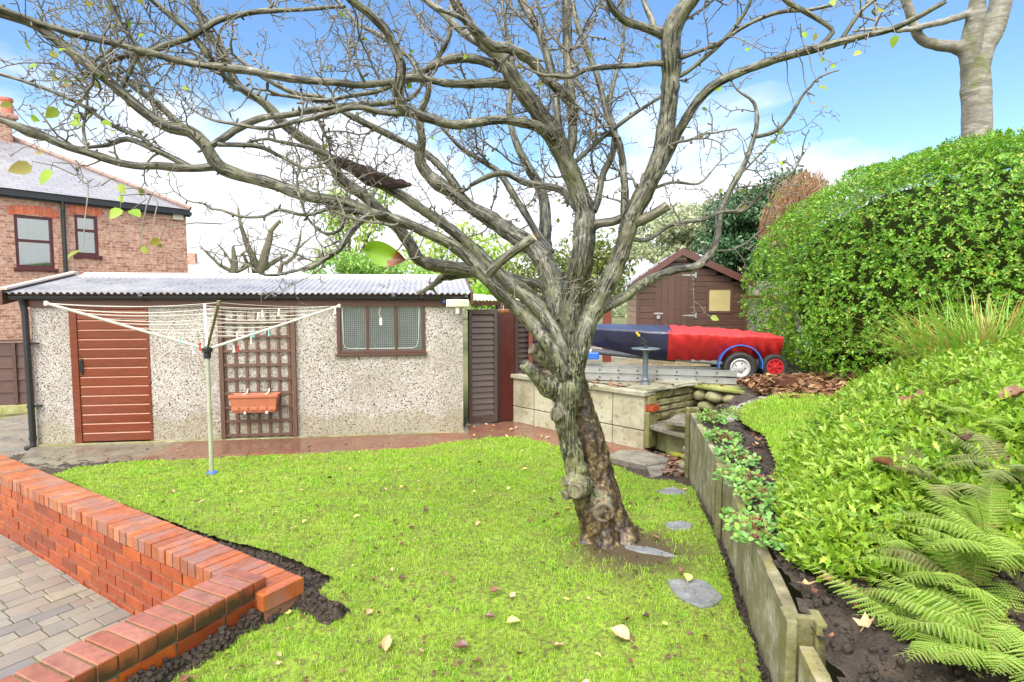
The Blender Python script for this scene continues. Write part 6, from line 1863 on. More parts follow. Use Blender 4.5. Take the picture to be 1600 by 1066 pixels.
def twig(p, d, length, r, lev):
    n = max(3, int(length / 0.035)); pts = [p]; rad = [r]; dd = d.normalized()
    for i in range(n):
        k = 0.34 if lev > 0 else 0.24 if lev == 0 else 0.18
        dd = (dd + Vector((lr.gauss(0, k), lr.gauss(0, k), lr.gauss(0.05, k)))).normalized()
        p = p + dd * (length / n); pts.append(p); rad.append(r * (1 - 0.62 * (i + 1) / n))
        if lev < 2 and lr.random() < (0.42 if lev < 0 else 0.42 if lev == 0 else 0.16):
            sd = (dd.cross(Vector((lr.gauss(0, 1), lr.gauss(0, 1), lr.gauss(0, 1)))).normalized() + dd * 0.5).normalized()
            twig(p, sd, length * lr.uniform(0.25, 0.6), max(rad[-1] * 0.78, 0.0024), lev + 1)
        elif lr.random() < 0.72:      # knobbly fruiting spurs
            sd = (dd.cross(Vector((lr.gauss(0, 1), lr.gauss(0, 1), lr.gauss(0, 1)))).normalized() + dd * 0.3).normalized()
            l = lr.uniform(0.014, 0.042); TW.append(([p, p + sd * l * 0.7, p + sd * l], [rad[-1] * 0.85, rad[-1] * 1.25, rad[-1] * 0.9]))
    rad[-1] = max(rad[-1], 0.0018)
    TW.append((pts, rad))
    LEAF.append((pts[-1], dd))


for li, L in enumerate(LIMBS):
    cp = cps(L); pts, rad = spline(cp, 0.028, 0.006, li * 3.1)
    # knuckles and slight swellings
    rad = [r * (1 + 0.16 * mnoise.noise(p * 9) + 0.20 * max(0, mnoise.noise(p * 23) - 0.1) + 0.10 * mnoise.noise(p * 41)) for p, r in zip(pts, rad)]
    c = MB(); c.use_bk = True; c.tube([tm @ p for p in pts], rad, 12 if rad[0] > 0.03 else 9)
    for p, r in zip(pts[3:-2], rad[3:-2]):     # buds and stubby spurs
        if lr.random() < 0.26:
            v = Vector((lr.gauss(0, 1), lr.gauss(0, 1), lr.gauss(0, 1))).normalized(); l = r + lr.uniform(0.008, 0.03)
            c.tube([tm @ p, tm @ (p + v * l * 0.8), tm @ (p + v * l)], [0.006, 0.006, 0.004], 6)
    c.build("branch", M_BARK, tree, smooth=True)
    for i in range(4, len(pts)):
        p, r = pts[i], rad[i]
        d = (pts[i] - pts[i - 1]).normalized()
        u = ray(0, 0)
        px_ = IW / 2 + FPX * p.x / p.y
        prob = (0.165 if r < 0.03 else 0.10) * (1.0 if 150 < px_ < 1060 else 0.42)
        if p.z < 2.05 and px_ > 740: prob *= 0.35
        if lr.random() < prob:
            sd = d.cross(Vector((lr.gauss(0, 1), lr.gauss(0, 1), lr.gauss(0, 1)))).normalized()
            sd = (sd + d * lr.uniform(0.1, 0.9) + Vector((-0.15, 0, 0.15))).normalized()
            if lr.random() < 0.24 and r > 0.012 and p.z > 2.1: twig(p + sd * r * 0.6, sd, lr.uniform(0.45, 0.95), min(r * 0.5, lr.uniform(0.0055, 0.0095)), -1)
            else: twig(p + sd * r * 0.6, sd, lr.uniform(0.10, 0.42), min(r * 0.42, lr.uniform(0.0042, 0.0072)), 0)
    if L[-1][1] > 20 and L[-1][0] > 0:
        twig(pts[-1], (pts[-1] - pts[-3]).normalized(), 0.28, rad[-1] * 0.95, 0)

for S_ in STUBS:
    pts, rad = spline(cps(S_), 0.02)
    c = MB(); c.use_bk = True; c.tube([tm @ p for p in pts], rad, 14, cap=True); o = c.build("pruned_stub", M_BARK, tree, smooth=True)
    d = (pts[-1] - pts[-2]).normalized(); M = Matrix.Translation(tm @ pts[-1]) @ d.to_track_quat("Z", "Y").to_matrix().to_4x4()
    c = MB(); c.lathe([(rad[-1] * 0.98, -0.004), (rad[-1] * 0.94, 0.005), (rad[-1] * 0.5, 0.003), (0.002, 0.002)], 14, M); c.build("cut_face", M_CUT, o)
# scorched rotten knot on the upper left limb
pts, rad = spline(cps([(522, 248, 3.42, 10), (545, 260, 3.40, 20), (570, 274, 3.40, 30), (598, 284, 3.40, 24), (640, 289, 3.38, 5)]), 0.02, 0.02, 3)
c = MB(); c.tube([tm @ p for p in pts], rad, 14)
for i in range(len(c.v)):
    v = Vector(c.v[i]); c.v[i] = tuple(v + mnoise.noise_vector(v * 28) * 0.016)
t_ = NT("rotten_wood"); co_ = t_.coords("Object"); n_ = t_.noise(co_, 34, 6, 0.7); t_.bump(n_, 1.0, 0.015)
c.build("rotten_knot", t_.fin(t_.ramp(n_, [(0.35, S(24, 20, 18)), (0.6, S(58, 42, 36)), (0.75, S(120, 80, 62))]), 0.8), tree)

# the last leaves: heart shaped, yellow green, cupped
LT = [(0, 0, 0), (0.10, 0.26, 0.05), (0.38, 0.36, 0.08), (0.72, 0.22, 0.04), (1.0, 0, -0.04), (0.72, -0.22, 0.04), (0.38, -0.36, 0.08), (0.10, -0.26, 0.05), (0.38, 0, 0.0), (0.72, 0, 0.0)]
LFQ = [(0, 8, 2, 1), (8, 9, 3, 2), (9, 4, 3, 3), (0, 7, 6, 8), (8, 6, 5, 9), (9, 5, 4, 4)]
LFT = [(0, 8, 1), (8, 2, 1), (8, 9, 2), (9, 3, 2), (9, 4, 3), (0, 7, 8), (7, 6, 8), (8, 6, 9), (6, 5, 9), (9, 5, 4)]
seats = []; STALK = []
HOSTS = [p for L in TW for p in L[0]]
for p, d in LEAF:
    px_ = IW / 2 + FPX * p.x / p.y; py_ = HOR - FPX * (p.z - CAMZ) / p.y
    pr = 0.022 + (0.13 if px_ < 240 else 0) + (0.10 if px_ > 1120 else 0)
    if lr.random() < pr: seats.append((p, d, lr.uniform(0.022, 0.045)))
for px, py, Y, s in ((90, 170, 2.75, .075), (50, 260, 2.6, .10), (80, 266, 2.6, .09), (60, 236, 2.75, .055), (188, 326, 2.6, .075), (205, 328, 2.6, .075), (188, 306, 2.8, .05), (92, 84, 2.8, .05), (40, 62, 2.7, .06), (130, 390, 2.3, .085), (158, 190, 2.8, .06), (112, 190, 2.8, .06), (240, 372, 2.6, .06), (250, 375, 2.6, .055), (222, 385, 2.6, .045), (186, 288, 2.7, .06), (1380, 15, 2.75, .055), (1400, 55, 2.75, .06), (1345, 80, 2.8, .045), (1305, 102, 2.85, .035), (1280, 135, 2.9, .05), (1170, 75, 3.0, .05), (1266, 160, 3.0, .035), (1255, 50, 2.9, .04), (1275, 52, 2.9, .04), (1288, 93, 2.9, .035), (1300, 0, 2.85, .05), (1240, 160, 3.1, .03)):
    q = P(px, py, Y); near = min(HOSTS, key=lambda h: (h - q).length_squared)
    if (near - q).length > 0.85: q = near.lerp(q, 0.85 / (near - q).length)
    m1_, m2_ = near.lerp(q, 0.35) + Vector((lr.gauss(0, .02), lr.gauss(0, .02), 0.03)), near.lerp(q, 0.7) + Vector((lr.gauss(0, .02), lr.gauss(0, .02), 0.03))
    STALK.append(([near, m1_, m2_, q], [0.0036, 0.0030, 0.0024, 0.0016])); seats.append((q, Vector((lr.gauss(0, .6), -0.3, -1)), s * 0.8))
TW.extend(STALK)
# twigs as one part: nobody could count them
vs, fs = [], []
nseg = 5
cs = [(math.cos(2 * PI * k / nseg), math.sin(2 * PI * k / nseg)) for k in range(nseg)]
for pts, rad in TW:
    t0 = (pts[1] - pts[0]).normalized(); nx = t0.orthogonal().normalized(); b = len(vs)
    for i, p in enumerate(pts):
        t = (pts[min(i + 1, len(pts) - 1)] - pts[max(i - 1, 0)]).normalized(); nx = (nx - t * nx.dot(t)).normalized(); ny = t.cross(nx); r = rad[i]
        q = p - tree_base
        for ca, sa in cs: vs.append((q.x + (nx.x * ca + ny.x * sa) * r, q.y + (nx.y * ca + ny.y * sa) * r, q.z + (nx.z * ca + ny.z * sa) * r))
    for i in range(len(pts) - 1):
        for k in range(nseg):
            a0 = b + i * nseg + k; a1 = b + i * nseg + (k + 1) % nseg; fs.append((a0, a1, a1 + nseg, a0 + nseg))
o = fast_mesh("twigs", np.array(vs), np.array(fs), M_TWIG, tree, True); o["kind"] = "stuff"

pos = np.array([tuple(p - tree_base) for p, d, s in seats]); dirs = np.array([tuple((Vector((d.x, d.y, -0.55)) + Vector((lr.gauss(0, .4), lr.gauss(0, .4), 0))).normalized()) for p, d, s in seats])
upv = unit(np.array([(lr.gauss(0, .5), -1.0, lr.gauss(0.3, .5)) for _ in seats])); X, Yv, Zv = frames(dirs, upv)
v, f = scatter_arr(LT, LFT, pos, X, Yv, Zv, np.array([s for _, _, s in seats]) * 1.15)
M_LASTLEAF = m_leaf("last_leaf", [S(130, 164, 36), S(148, 172, 50), S(112, 152, 32), S(156, 160, 80), S(162, 152, 70), S(134, 96, 56), S(138, 168, 42)], 0.45, 0.35)
fast_mesh("leaves", v, f, M_LASTLEAF, tree, True)

# one big leaf, green with a rusty tip, hanging on a long stalk under the lowest limb
c = MB(); q = P(604, 399, 3.0) - tree_base; n = 12; vs = []
for i in range(n + 1):
    t = i / n; w = 0.062 * math.sin(PI * t ** 0.75) ** 0.8 + 0.001
    for s in (-1, -0.5, 0, 0.5, 1): vs.append(q + Vector(((t - 0.5) * 0.21, -0.03 * abs(s) - 0.05 * (t - 0.5) ** 2, -(t - 0.5) * 0.05 + s * w)))
c.add(vs, [(i * 5 + k, i * 5 + k + 1, i * 5 + k + 6, i * 5 + k + 5) for i in range(n) for k in range(4)])
t_ = NT("big_leaf"); co_ = t_.coords("Generated"); sx_n = t_.node("ShaderNodeSeparateXYZ"); t_.l.new(co_, sx_n.inputs[0])
h_ = t_.math("ADD", t_.math("ADD", sx_n.outputs["X"], t_.math("MULTIPLY", sx_n.outputs["Z"], -0.35)), t_.math("MULTIPLY", t_.noise(co_, 6, 5), 0.5))
big = c.build("big_leaf", t_.fin(t_.ramp(h_, [(0.72, S(118, 160, 28)), (0.78, S(130, 74, 34)), (1.0, S(96, 54, 34))]), 0.45, transl=0.35), tree, smooth=True, recalc=False)
c = MB(); e_ = q + Vector((0.105, -0.01, -0.025)); c.tube([e_, e_ + Vector((0.06, 0.03, 0.02)), P(648, 404, 3.2) - tree_base, P(664, 366, 3.25) - tree_base], [0.0025, 0.003, 0.004, 0.005], 6); c.build("stalk", M_TWIG, big)
# ------------------------------------------------------------------ leaf templates
OVAL = ([(0, 0, 0), (0.45, 0.2, 0.06), (0.8, 0.19, 0.05), (1, 0, -0.02), (0.8, -0.19, 0.05), (0.45, -0.2, 0.06), (0.5, 0, 0)], [(0, 6, 1), (6, 2, 1), (6, 3, 2), (0, 5, 6), (5, 4, 6), (6, 4, 3)])
# lobed, toothed leaf in the manner of the ground cover
JAGW = 0.74
JAG = ([(0, 0, 0), (0.16, 0.10, 0.03), (0.30, 0.09, 0.02), (0.44, 0.26, 0.06), (0.52, 0.13, 0.03), (0.70, 0.24, 0.05), (0.76, 0.10, 0.02), (1.0, 0.0, -0.06), (0.76, -0.10, 0.02), (0.70, -0.24, 0.05), (0.52, -0.13, 0.03), (0.44, -0.26, 0.06), (0.30, -0.09, 0.02), (0.16, -0.10, 0.03), (0.5, 0, -0.01)],
       [(0, 14, 1), (1, 14, 2), (2, 14, 3), (3, 14, 4), (4, 14, 5), (5, 14, 6), (6, 14, 7), (7, 14, 8), (8, 14, 9), (9, 14, 10), (10, 14, 11), (11, 14, 12), (12, 14, 13), (13, 14, 0)])


def rosettes(tips, axes, nl, size, open_, tpl, jit=0.35):
    """a whorl of leaves at each shoot tip"""
    n = len(tips); k = nl
    ref = unit(np.cross(axes, RNG.normal(size=(n, 3)))); oth = np.cross(axes, ref)
    a = (np.arange(k)[None] * 2 * PI / k + RNG.uniform(0, 6.28, (n, 1)) + RNG.normal(0, 0.25, (n, k)))
    tan = np.cos(a)[..., None] * ref[:, None] + np.sin(a)[..., None] * oth[:, None]
    o = open_ + RNG.normal(0, jit, (n, k))
    d = unit(np.cos(o)[..., None] * axes[:, None] + np.sin(o)[..., None] * tan).reshape(-1, 3)
    up = np.repeat(axes, k, 0) + RNG.normal(0, 0.15, (n * k, 3))
    pos = np.repeat(tips, k, 0) + d * 0.004 - np.repeat(axes, k, 0) * (RNG.uniform(0, size * 0.6, (n * k, 1)))
    X, Y, Z = frames(d, up)
    sz = size * RNG.uniform(0.6, 1.15, n * k)
    return scatter_arr(tpl[0], tpl[1], pos, X, Y, Z, sz)


def merge(parts):
    vs, fs, b = [], [], 0
    for v, f in parts:
        vs.append(v); fs.append(f + b); b += len(v)
    return np.concatenate(vs), np.concatenate(fs)


def dome(name, label, cat, center, R, tips_n, nl, size, mats, core, squash=2.3, group=None, tpl=OVAL, lump=0.10, cut=None, open_=1.05, depth=0.12, seed=0, view=True):
    """clipped evergreen: leaf whorls over a lumpy superellipsoid, a dark body inside as painted shade"""
    t = thing(name, label, cat, center, 0, group)
    c = np.array(center)
    d = unit(RNG.normal(size=(tips_n * 3, 3)))
    if view:   # most shoots on the side that can be seen
        vd = unit(np.array([[0, 0, CAMZ]]) - c); k = (d @ vd.T)[:, 0] > -0.35; d = d[k]
    d = d[d[:, 2] > -0.75][:tips_n]
    def rad(d):
        e = squash
        s = (np.abs(d[:, 0] / R[0]) ** e + np.abs(d[:, 1] / R[1]) ** e + np.abs(d[:, 2] / R[2]) ** e) ** (-1 / e)
        nz = np.array([mnoise.noise(Vector((float(p[0]) * 3.1 + seed, float(p[1]) * 3.1, float(p[2]) * 3.1))) + 0.5 * mnoise.noise(Vector((float(p[0]) * 9 + seed, float(p[1]) * 9, float(p[2]) * 9))) + 0.35 * mnoise.noise(Vector((float(p[0]) * 24 + seed, float(p[1]) * 24, float(p[2]) * 24))) for p in d])
        return s * (1 + lump * 0.5 * nz)
    r = rad(d); p = d * r[:, None]
    e = squash; nrm = unit(np.sign(p) * np.abs(p / np.array(R)) ** (e - 1) / np.array(R))
    hole = np.array([mnoise.noise(Vector((float(q[0]) * 2.3 + 7 + seed, float(q[1]) * 2.3, float(q[2]) * 2.8))) + 0.5 * mnoise.noise(Vector((float(q[0]) * 6 + seed, float(q[1]) * 6, float(q[2]) * 6))) for q in p])
    kk = RNG.random(len(p)) < 1 - 0.45 * smoothstep(0.30, 0.6, hole); p, nrm = p[kk], nrm[kk]
    p = p * (1 - depth * RNG.random(len(p))[:, None] ** 2.2)
    if cut is not None:
        k = cut(p + c); p, nrm = p[k], nrm[k]
    ax = unit(nrm + np.array([0, 0, 0.45]) + RNG.normal(0, 0.38, p.shape))
    v, f = rosettes(p, ax, nl, size, open_, tpl)
    fast_mesh("foliage", v, f, mats, t, False)
    # inner body: solid, the shade among the twigs painted as dark colour
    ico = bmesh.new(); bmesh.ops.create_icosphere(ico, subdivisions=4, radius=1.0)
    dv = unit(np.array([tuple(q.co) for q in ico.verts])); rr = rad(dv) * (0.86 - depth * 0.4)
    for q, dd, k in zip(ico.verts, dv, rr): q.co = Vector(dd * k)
    me = bpy.data.meshes.new("shade_core"); ico.to_mesh(me); ico.free(); link_mesh("shade_core", me, core, t, True)
    return t


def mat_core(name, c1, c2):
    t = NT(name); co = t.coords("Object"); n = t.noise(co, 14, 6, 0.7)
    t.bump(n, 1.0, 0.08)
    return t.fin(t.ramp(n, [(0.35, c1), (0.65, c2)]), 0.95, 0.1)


M_CORE = mat_core("dome_shade", S(34, 46, 18), S(62, 74, 30))
M_HEDGE = m_leaf("glossy_green_leaf", [S(76, 126, 24), S(98, 154, 32), S(120, 176, 40), S(56, 98, 22), S(142, 192, 54), S(84, 138, 28), S(170, 200, 76), S(112, 168, 38), S(62, 108, 26), S(90, 148, 30), S(108, 164, 38), S(80, 132, 28), S(178, 170, 60)], 0.3, 0.32, 0.5, S(106, 158, 32))
hc = P(1560, 400, 7.6); hc = Vector((6.68, 7.75, 1.98))
hedge = dome("rounded_shrub", "huge clipped glossy green dome of a shrub beside the shed and boat", "shrub", hc, (3.0, 2.65, 1.84), 31000, 6, 0.045, M_HEDGE, M_CORE, 2.9, lump=0.16, depth=0.17, seed=3.0)
c = MB()
for k in range(9):
    a = lr.uniform(2.6, 5.6); r = lr.uniform(0.4, 1.9); q = Vector((math.cos(a) * r, math.sin(a) * r, -0.9))
    c.tube([(q.x * 0.75, q.y * 0.75, -1.25 - 0.1), (q.x * 0.9, q.y * 0.9, -0.9), (q.x, q.y, -0.4)], [0.03, 0.024, 0.018], 7)
c.build("stem", m_plain("grey_stem", S(120, 108, 90), 0.8, 0.3, 14, 0.3), hedge)

JAG = ([(a, b_ * JAGW, c_) for a, b_, c_ in JAG[0]], JAG[1])
# ------------------------------------------------------------------ ground cover shrub with jagged yellow green leaves
M_COVER = m_leaf("jagged_leaf", [S(114, 158, 36), S(138, 176, 50), S(94, 140, 30), S(160, 186, 70), S(168, 184, 74), S(104, 150, 38), S(128, 170, 46), S(78, 124, 30)], 0.38, 0.32, 0.5, S(148, 176, 52))
cov_px = [(1212, 752), (1222, 700), (1260, 665), (1310, 640), (1365, 610), (1440, 585), (1530, 572), (1660, 560), (1900, 600), (1900, 900), (1660, 900), (1500, 860), (1440, 880), (1380, 905), (1300, 905), (1240, 878), (1218, 820)]


def cov_top(x, y):
    """height of the shrub above the bed: a rolling mound"""
    return 0.15 + 0.15 * vnoise(x, y, 1.6, 21) + 0.13 * vnoise(x, y, 4.5, 22) + 0.05 * vnoise(x, y, 11, 23)


cov_poly = [gb(px, py + 12) for px, py in cov_px]
cpx = np.array([p[0] for p in cov_poly]); cpy = np.array([p[1] for p in cov_poly])
pts = []
n_need = 14000; got = 0
while got < n_need:
    x = RNG.uniform(cpx.min(), min(cpx.max(), 5.6), 30000); y = RNG.uniform(cpy.min(), cpy.max(), 30000)
    k = in_poly(x, y, cov_poly) & (RNG.random(30000) < np.clip(2.4 / y, 0.2, 1) ** 1.4)
    pts.append(np.stack([x[k], y[k]], -1)); got += k.sum()
p2 = np.concatenate(pts)[:n_need]
x, y = p2[:, 0], p2[:, 1]


def edge_fade(x, y):
    """the mound rounds down to the soil at its edge"""
    d = np.full(x.shape, 9.0)
    n = len(cov_poly)
    for i in range(n):
        a = np.array(cov_poly[i]); b = np.array(cov_poly[(i + 1) % n]); ab = b - a
        t = np.clip(((x - a[0]) * ab[0] + (y - a[1]) * ab[1]) / (ab @ ab + 1e-9), 0, 1)
        d = np.minimum(d, np.hypot(x - a[0] - ab[0] * t, y - a[1] - ab[1] * t))
    return np.sqrt(np.clip(d / 0.34, 0.03, 1))


ef = edge_fade(x, y)
top = cov_top(x, y) * ef
zz = bed_z(x, y) + top * (1 - 0.75 * RNG.random(len(x)) ** 1.5) + RNG.normal(0, 0.012, len(x))
eps = 0.05
gxn = (cov_top(x + eps, y) * edge_fade(x + eps, y) + bed_z(x + eps, y) - cov_top(x - eps, y) * edge_fade(x - eps, y) - bed_z(x - eps, y)) / (2 * eps)
gyn = (cov_top(x, y + eps) * edge_fade(x, y + eps) + bed_z(x, y + eps) - cov_top(x, y - eps) * edge_fade(x, y - eps) - bed_z(x, y - eps)) / (2 * eps)
nrm = unit(np.stack([-gxn, -gyn, np.ones_like(x)], -1))
ax = unit(nrm + np.array([-0.15, -0.2, 0.15]) + RNG.normal(0, 0.35, nrm.shape))
tips = np.stack([x, y, zz], -1)
cov = thing("ground_cover_shrub", "low spreading shrub with jagged bright yellow green leaves covering the bed", "shrub", (2.6, 3.2, 1.0))
off = np.array([2.6, 3.2, 1.0])
v, f = rosettes(tips - off, ax, 6, 0.060, 0.9, JAG, 0.42)
fast_mesh("foliage", v, f, M_COVER, cov)
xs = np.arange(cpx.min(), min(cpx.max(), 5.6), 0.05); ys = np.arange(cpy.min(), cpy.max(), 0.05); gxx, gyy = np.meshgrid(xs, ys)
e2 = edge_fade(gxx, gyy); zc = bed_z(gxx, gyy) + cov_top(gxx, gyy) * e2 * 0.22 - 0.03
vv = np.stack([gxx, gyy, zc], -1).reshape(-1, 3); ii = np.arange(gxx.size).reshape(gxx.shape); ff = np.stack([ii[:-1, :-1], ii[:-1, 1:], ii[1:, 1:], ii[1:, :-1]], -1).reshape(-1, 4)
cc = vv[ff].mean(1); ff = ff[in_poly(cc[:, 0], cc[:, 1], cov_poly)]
fast_mesh("shade_core", vv - off, ff, mat_core("cover_shade", S(36, 36, 18), S(70, 70, 32)), cov, True)  # dark sheet below the leaves, shade painted into its colour
c = MB()
for k in range(240):
    i = lr.randrange(len(x)); b = Vector((x[i], y[i], float(bed_z(x[i], y[i])))); tp = Vector(tips[i]) + Vector((lr.gauss(0, .05), lr.gauss(0, .05), 0))
    c.tube([b - Vector(off), b.lerp(tp, 0.5) + Vector((lr.gauss(0, .03), lr.gauss(0, .03), 0)) - Vector(off), tp - Vector(off)], [0.003, 0.0025, 0.0018], 5)
c.build("stems", m_plain("tan_stem", S(150, 120, 76), 0.7, 0.2, 9, 0.1), cov)["kind"] = "stuff"

# ------------------------------------------------------------------ sedge tuft
tq = P(1545, 560, 4.5)
tz = float(bed_z(tq.x, tq.y)) + 0.16
sedge = thing("sedge_tuft", "large arching tuft of strap leaved green and straw coloured sedge", "ornamental grass", (tq.x, tq.y, tz))
M_SEDGE = m_leaf("sedge_blade", [S(110, 160, 48), S(128, 176, 60), S(150, 184, 76), S(96, 142, 44), S(176, 176, 96), S(196, 160, 96), S(170, 122, 72), S(122, 168, 56)], 0.4, 0.3)
vs, fs = [], []
for k in range(1100):
    a = lr.uniform(0, 2 * PI); r0_ = lr.uniform(0, 0.36); b = Vector((math.cos(a) * r0_ * 1.6, math.sin(a) * r0_, -0.05))
    L = lr.uniform(0.35, 0.80); lean = lr.uniform(0.15, 0.95); aa = a + lr.gauss(0, 0.5); w = lr.uniform(0.008, 0.017)
    o = Vector((math.cos(aa), math.sin(aa), 0)); s = Vector((-o.y, o.x, 0)) ; bb = len(vs); n = 7
    for i in range(n + 1):
        t = i / n; q = b + o * (L * lean * (t + 0.6 * t * t)) + Vector((0, 0, L * (t * (1.12 - 0.3 * lean) - 0.62 * lean * t * t)))
        ww = w * (1 - t ** 2.2) * 0.5 + 0.0006
        vs += [q - s * ww, q + s * ww]
    fs += [(bb + 2 * i, bb + 2 * i + 1, bb + 2 * i + 3, bb + 2 * i + 2) for i in range(n)]
fast_mesh("blades", np.array([tuple(p) for p in vs]), np.array(fs), M_SEDGE, sedge)
c = MB()
for k in range(60):
    a = lr.uniform(0, 2 * PI); r_ = lr.uniform(0, 0.4); c.tube([(math.cos(a) * r_ * 1.5, math.sin(a) * r_, -0.12), (math.cos(a) * r_ * 1.9, math.sin(a) * r_ * 1.3, lr.uniform(0.02, 0.16))], 0.004, 5)
c.build("dead_base", m_plain("straw", S(150, 116, 72), 0.8, 0.3, 9, 0.1), sedge)

# ------------------------------------------------------------------ ferns
M_FERN = m_leaf("fern_leaflet", [S(156, 194, 74), S(176, 208, 96), S(138, 184, 62), S(184, 214, 116), S(194, 206, 112), S(160, 200, 80), S(198, 190, 108)], 0.5, 0.45, 0.3, S(158, 188, 86))
M_FERND = m_leaf("fern_dull", [S(134, 154, 92), S(150, 166, 110), S(122, 146, 80), S(154, 146, 96), S(138, 160, 94), S(166, 150, 106)], 0.5, 0.35, 0.3)
M_RACHIS = m_plain("rachis", S(120, 132, 62), 0.6, 0.15, 9, 0.1)
_up, _dn, _mid = [], [], []
_T = 9
for _i in range(_T):      # a pinna: toothed on both edges, narrowing to a point
    _a = _i / _T; _w = 0.15 * (1 - _a) ** 0.75 + 0.012
    _mid.append((_a, 0, -0.10 * _a * _a)); _up += [(_a + 0.015, _w * 0.45, -0.10 * _a * _a + 0.01), (_a + 0.085, _w, -0.10 * _a * _a + 0.015)]; _dn += [(_a + 0.015, -_w * 0.45, -0.10 * _a * _a + 0.01), (_a + 0.085, -_w, -0.10 * _a * _a + 0.015)]
_mid.append((1.0, 0, -0.11))
LFL = np.array(_mid + _up + _dn); LFLF = []
for _i in range(_T):
    for _o in (_T + 1, 3 * _T + 1):
        LFLF += [(_i, _i + 1, _o + 2 * _i + 1), (_i, _o + 2 * _i + 1, _o + 2 * _i)]
LFLF = np.array(LFLF)


def frond(base, az, L, rise, droop, width, npin=30, twist=0.0):
    """leaflet frames for one frond; returns leaflets (pos, X, Y, Z, size) and the midrib"""
    o = Vector((math.cos(az), math.sin(az), 0)); mid = []
    n = npin + 6
    for i in range(n + 1):
        t = i / n; mid.append(base + o * (L * (t * math.cos(rise) + 0.25 * droop * t * t)) + Vector((0, 0, L * (t * math.sin(rise) - droop * t * t * 0.75))))
    pos, dx, up, sz = [], [], [], []
    for i in range(4, n):
        t = (i - 3) / (n - 3); q = mid[i]; d = (mid[min(i + 1, n)] - mid[i - 1]).normalized()
        side = d.cross(Vector((math.sin(twist), 0, math.cos(twist)))).normalized(); nrm_ = side.cross(d).normalized()
        pl = width * (math.sin(PI * min(1, (t * 0.93 + 0.10)) ** 0.72)) * (1.0 if t < 0.9 else 0.8) + 0.006
        for s in (-1, 1):
            pd = (side * s + d * 0.38 - Vector((0, 0, 0.22)) + nrm_ * lr.gauss(0, 0.07)).normalized()
            pos.append(tuple(q)); dx.append(tuple(pd)); up.append(tuple(nrm_)); sz.append(pl)
            for k in range(0):
                m = 1
                u = (k + 0.5) / m; c_ = q + pd * (pl * u) - Vector((0, 0, 0.12 * pl * u * u))
                ls = max(0.004, pl * 0.15 * (1 - u) ** 0.7 + 0.003)
                pn = pd.cross(nrm_).normalized()
                for s2 in (-1, 1):
                    ld = (pn * s2 + pd * 0.55).normalized(); pos.append(tuple(c_)); dx.append(tuple(ld)); up.append(tuple(nrm_)); sz.append(ls)
    return pos, dx, up, sz, mid


def fern(label, px, py, nf, Lr, wr, m, azr=(0, 2 * PI), rise=(0.5, 1.0), droop=(0.5, 0.9), lift=-0.01, extra=()):
    b2 = gb(px, py); base = Vector((b2[0], b2[1], float(bed_z(*b2)) + lift))
    t = thing("fern", label, "fern", base, 0, "ferns in the raised bed")
    for k in range(nf):
        az = azr[0] + (azr[1] - azr[0]) * (k + lr.uniform(0.1, 0.9)) / nf
        o = Vector((math.cos(az), math.sin(az), 0)) * 0.02
        a = frond(o, az, lr.uniform(*Lr), lr.uniform(*rise), lr.uniform(*droop), lr.uniform(*wr), lr.randint(17, 22), lr.gauss(0, 0.2))
        mk(t, a, m)
    for az, L, ri, dr_, w in extra:
        mk(t, frond(Vector((0, 0, 0)), az, L, ri, dr_, w, 30, 0.1), m)
    return t


def mk(t, a, m):
    pos, dx, up, sz, mid = a
    if m is M_FERN and lr.random() < 0.07: m = M_FERND
    X, Y, Z = frames(np.array(dx), np.array(up)); v, f = scatter_arr(LFL, LFLF, np.array(pos), X, Y, Z, np.array(sz) * 1.1)
    fo = fast_mesh("frond", v, f, m, t)
    c = MB(); c.tube(mid, [0.0017 * (1 - 0.75 * i / len(mid)) for i in range(len(mid))], 6); c.build("midrib", M_RACHIS, fo)


def frond_to(t, tip, rise, w, npin=26):
    """one long arching frond from the crown of a fern to a point"""
    d = tip - Vector(t.location); L = Vector((d.x, d.y)).length; az = math.atan2(d.y, d.x)
    r = rise; k = (math.tan(r) * L - d.z) / (0.75 * L)
    a = frond(Vector((0, 0, 0)), az, L, r, 0.0, w, npin)
    n = len(a[4]) - 1
    pos, dx, up, sz = [], [], [], []
    mid = [Vector((math.cos(az) * L * i / n, math.sin(az) * L * i / n, L * (math.tan(r) * (i / n)) - (math.tan(r) * L - d.z) * (i / n) ** 1.7)) for i in range(n + 1)]
    off = {}
    m_old = a[4]
    for p, x_, u_, s_ in zip(*a[:4]):
        i = min(range(n + 1), key=lambda j: (Vector(p) - m_old[j]).length_squared)
        q = Vector(p) - m_old[i] + mid[i]; pos.append(tuple(q)); dx.append(x_); up.append(u_); sz.append(s_)
    mk(t, (pos, dx, up, sz, mid), M_FERN)


t = fern("bright green fern with one long frond reaching across the bare soil to the wall", 1545, 1060, 6, (0.30, 0.42), (0.05, 0.07), M_FERN, (-0.6, 2.2))
q = gb(1238, 905); frond_to(t, Vector((q[0], q[1], float(bed_z(*q)) + 0.10)), 0.28, 0.075, 24)
fern("big spreading pale green fern at the lower right corner of the bed", 1600, 1040, 9, (0.34, 0.48), (0.055, 0.075), M_FERN, (1.2, 4.4))
fern("upright fresh green fern behind the bare soil patch", 1520, 930, 9, (0.34, 0.48), (0.05, 0.07), M_FERN, (0.8, 4.4), (0.8, 1.2))
fern("tall fern with hanging fronds at the right edge above the corner fern", 1590, 930, 10, (0.38, 0.54), (0.055, 0.08), M_FERN, (1.2, 4.6), (0.8, 1.2), lift=0.06)
fern("dull grey green fern rising through the jagged leaved shrub", 1490, 830, 9, (0.36, 0.5), (0.05, 0.065), M_FERND, (0.6, 4.6), (0.7, 1.2), lift=0.14)
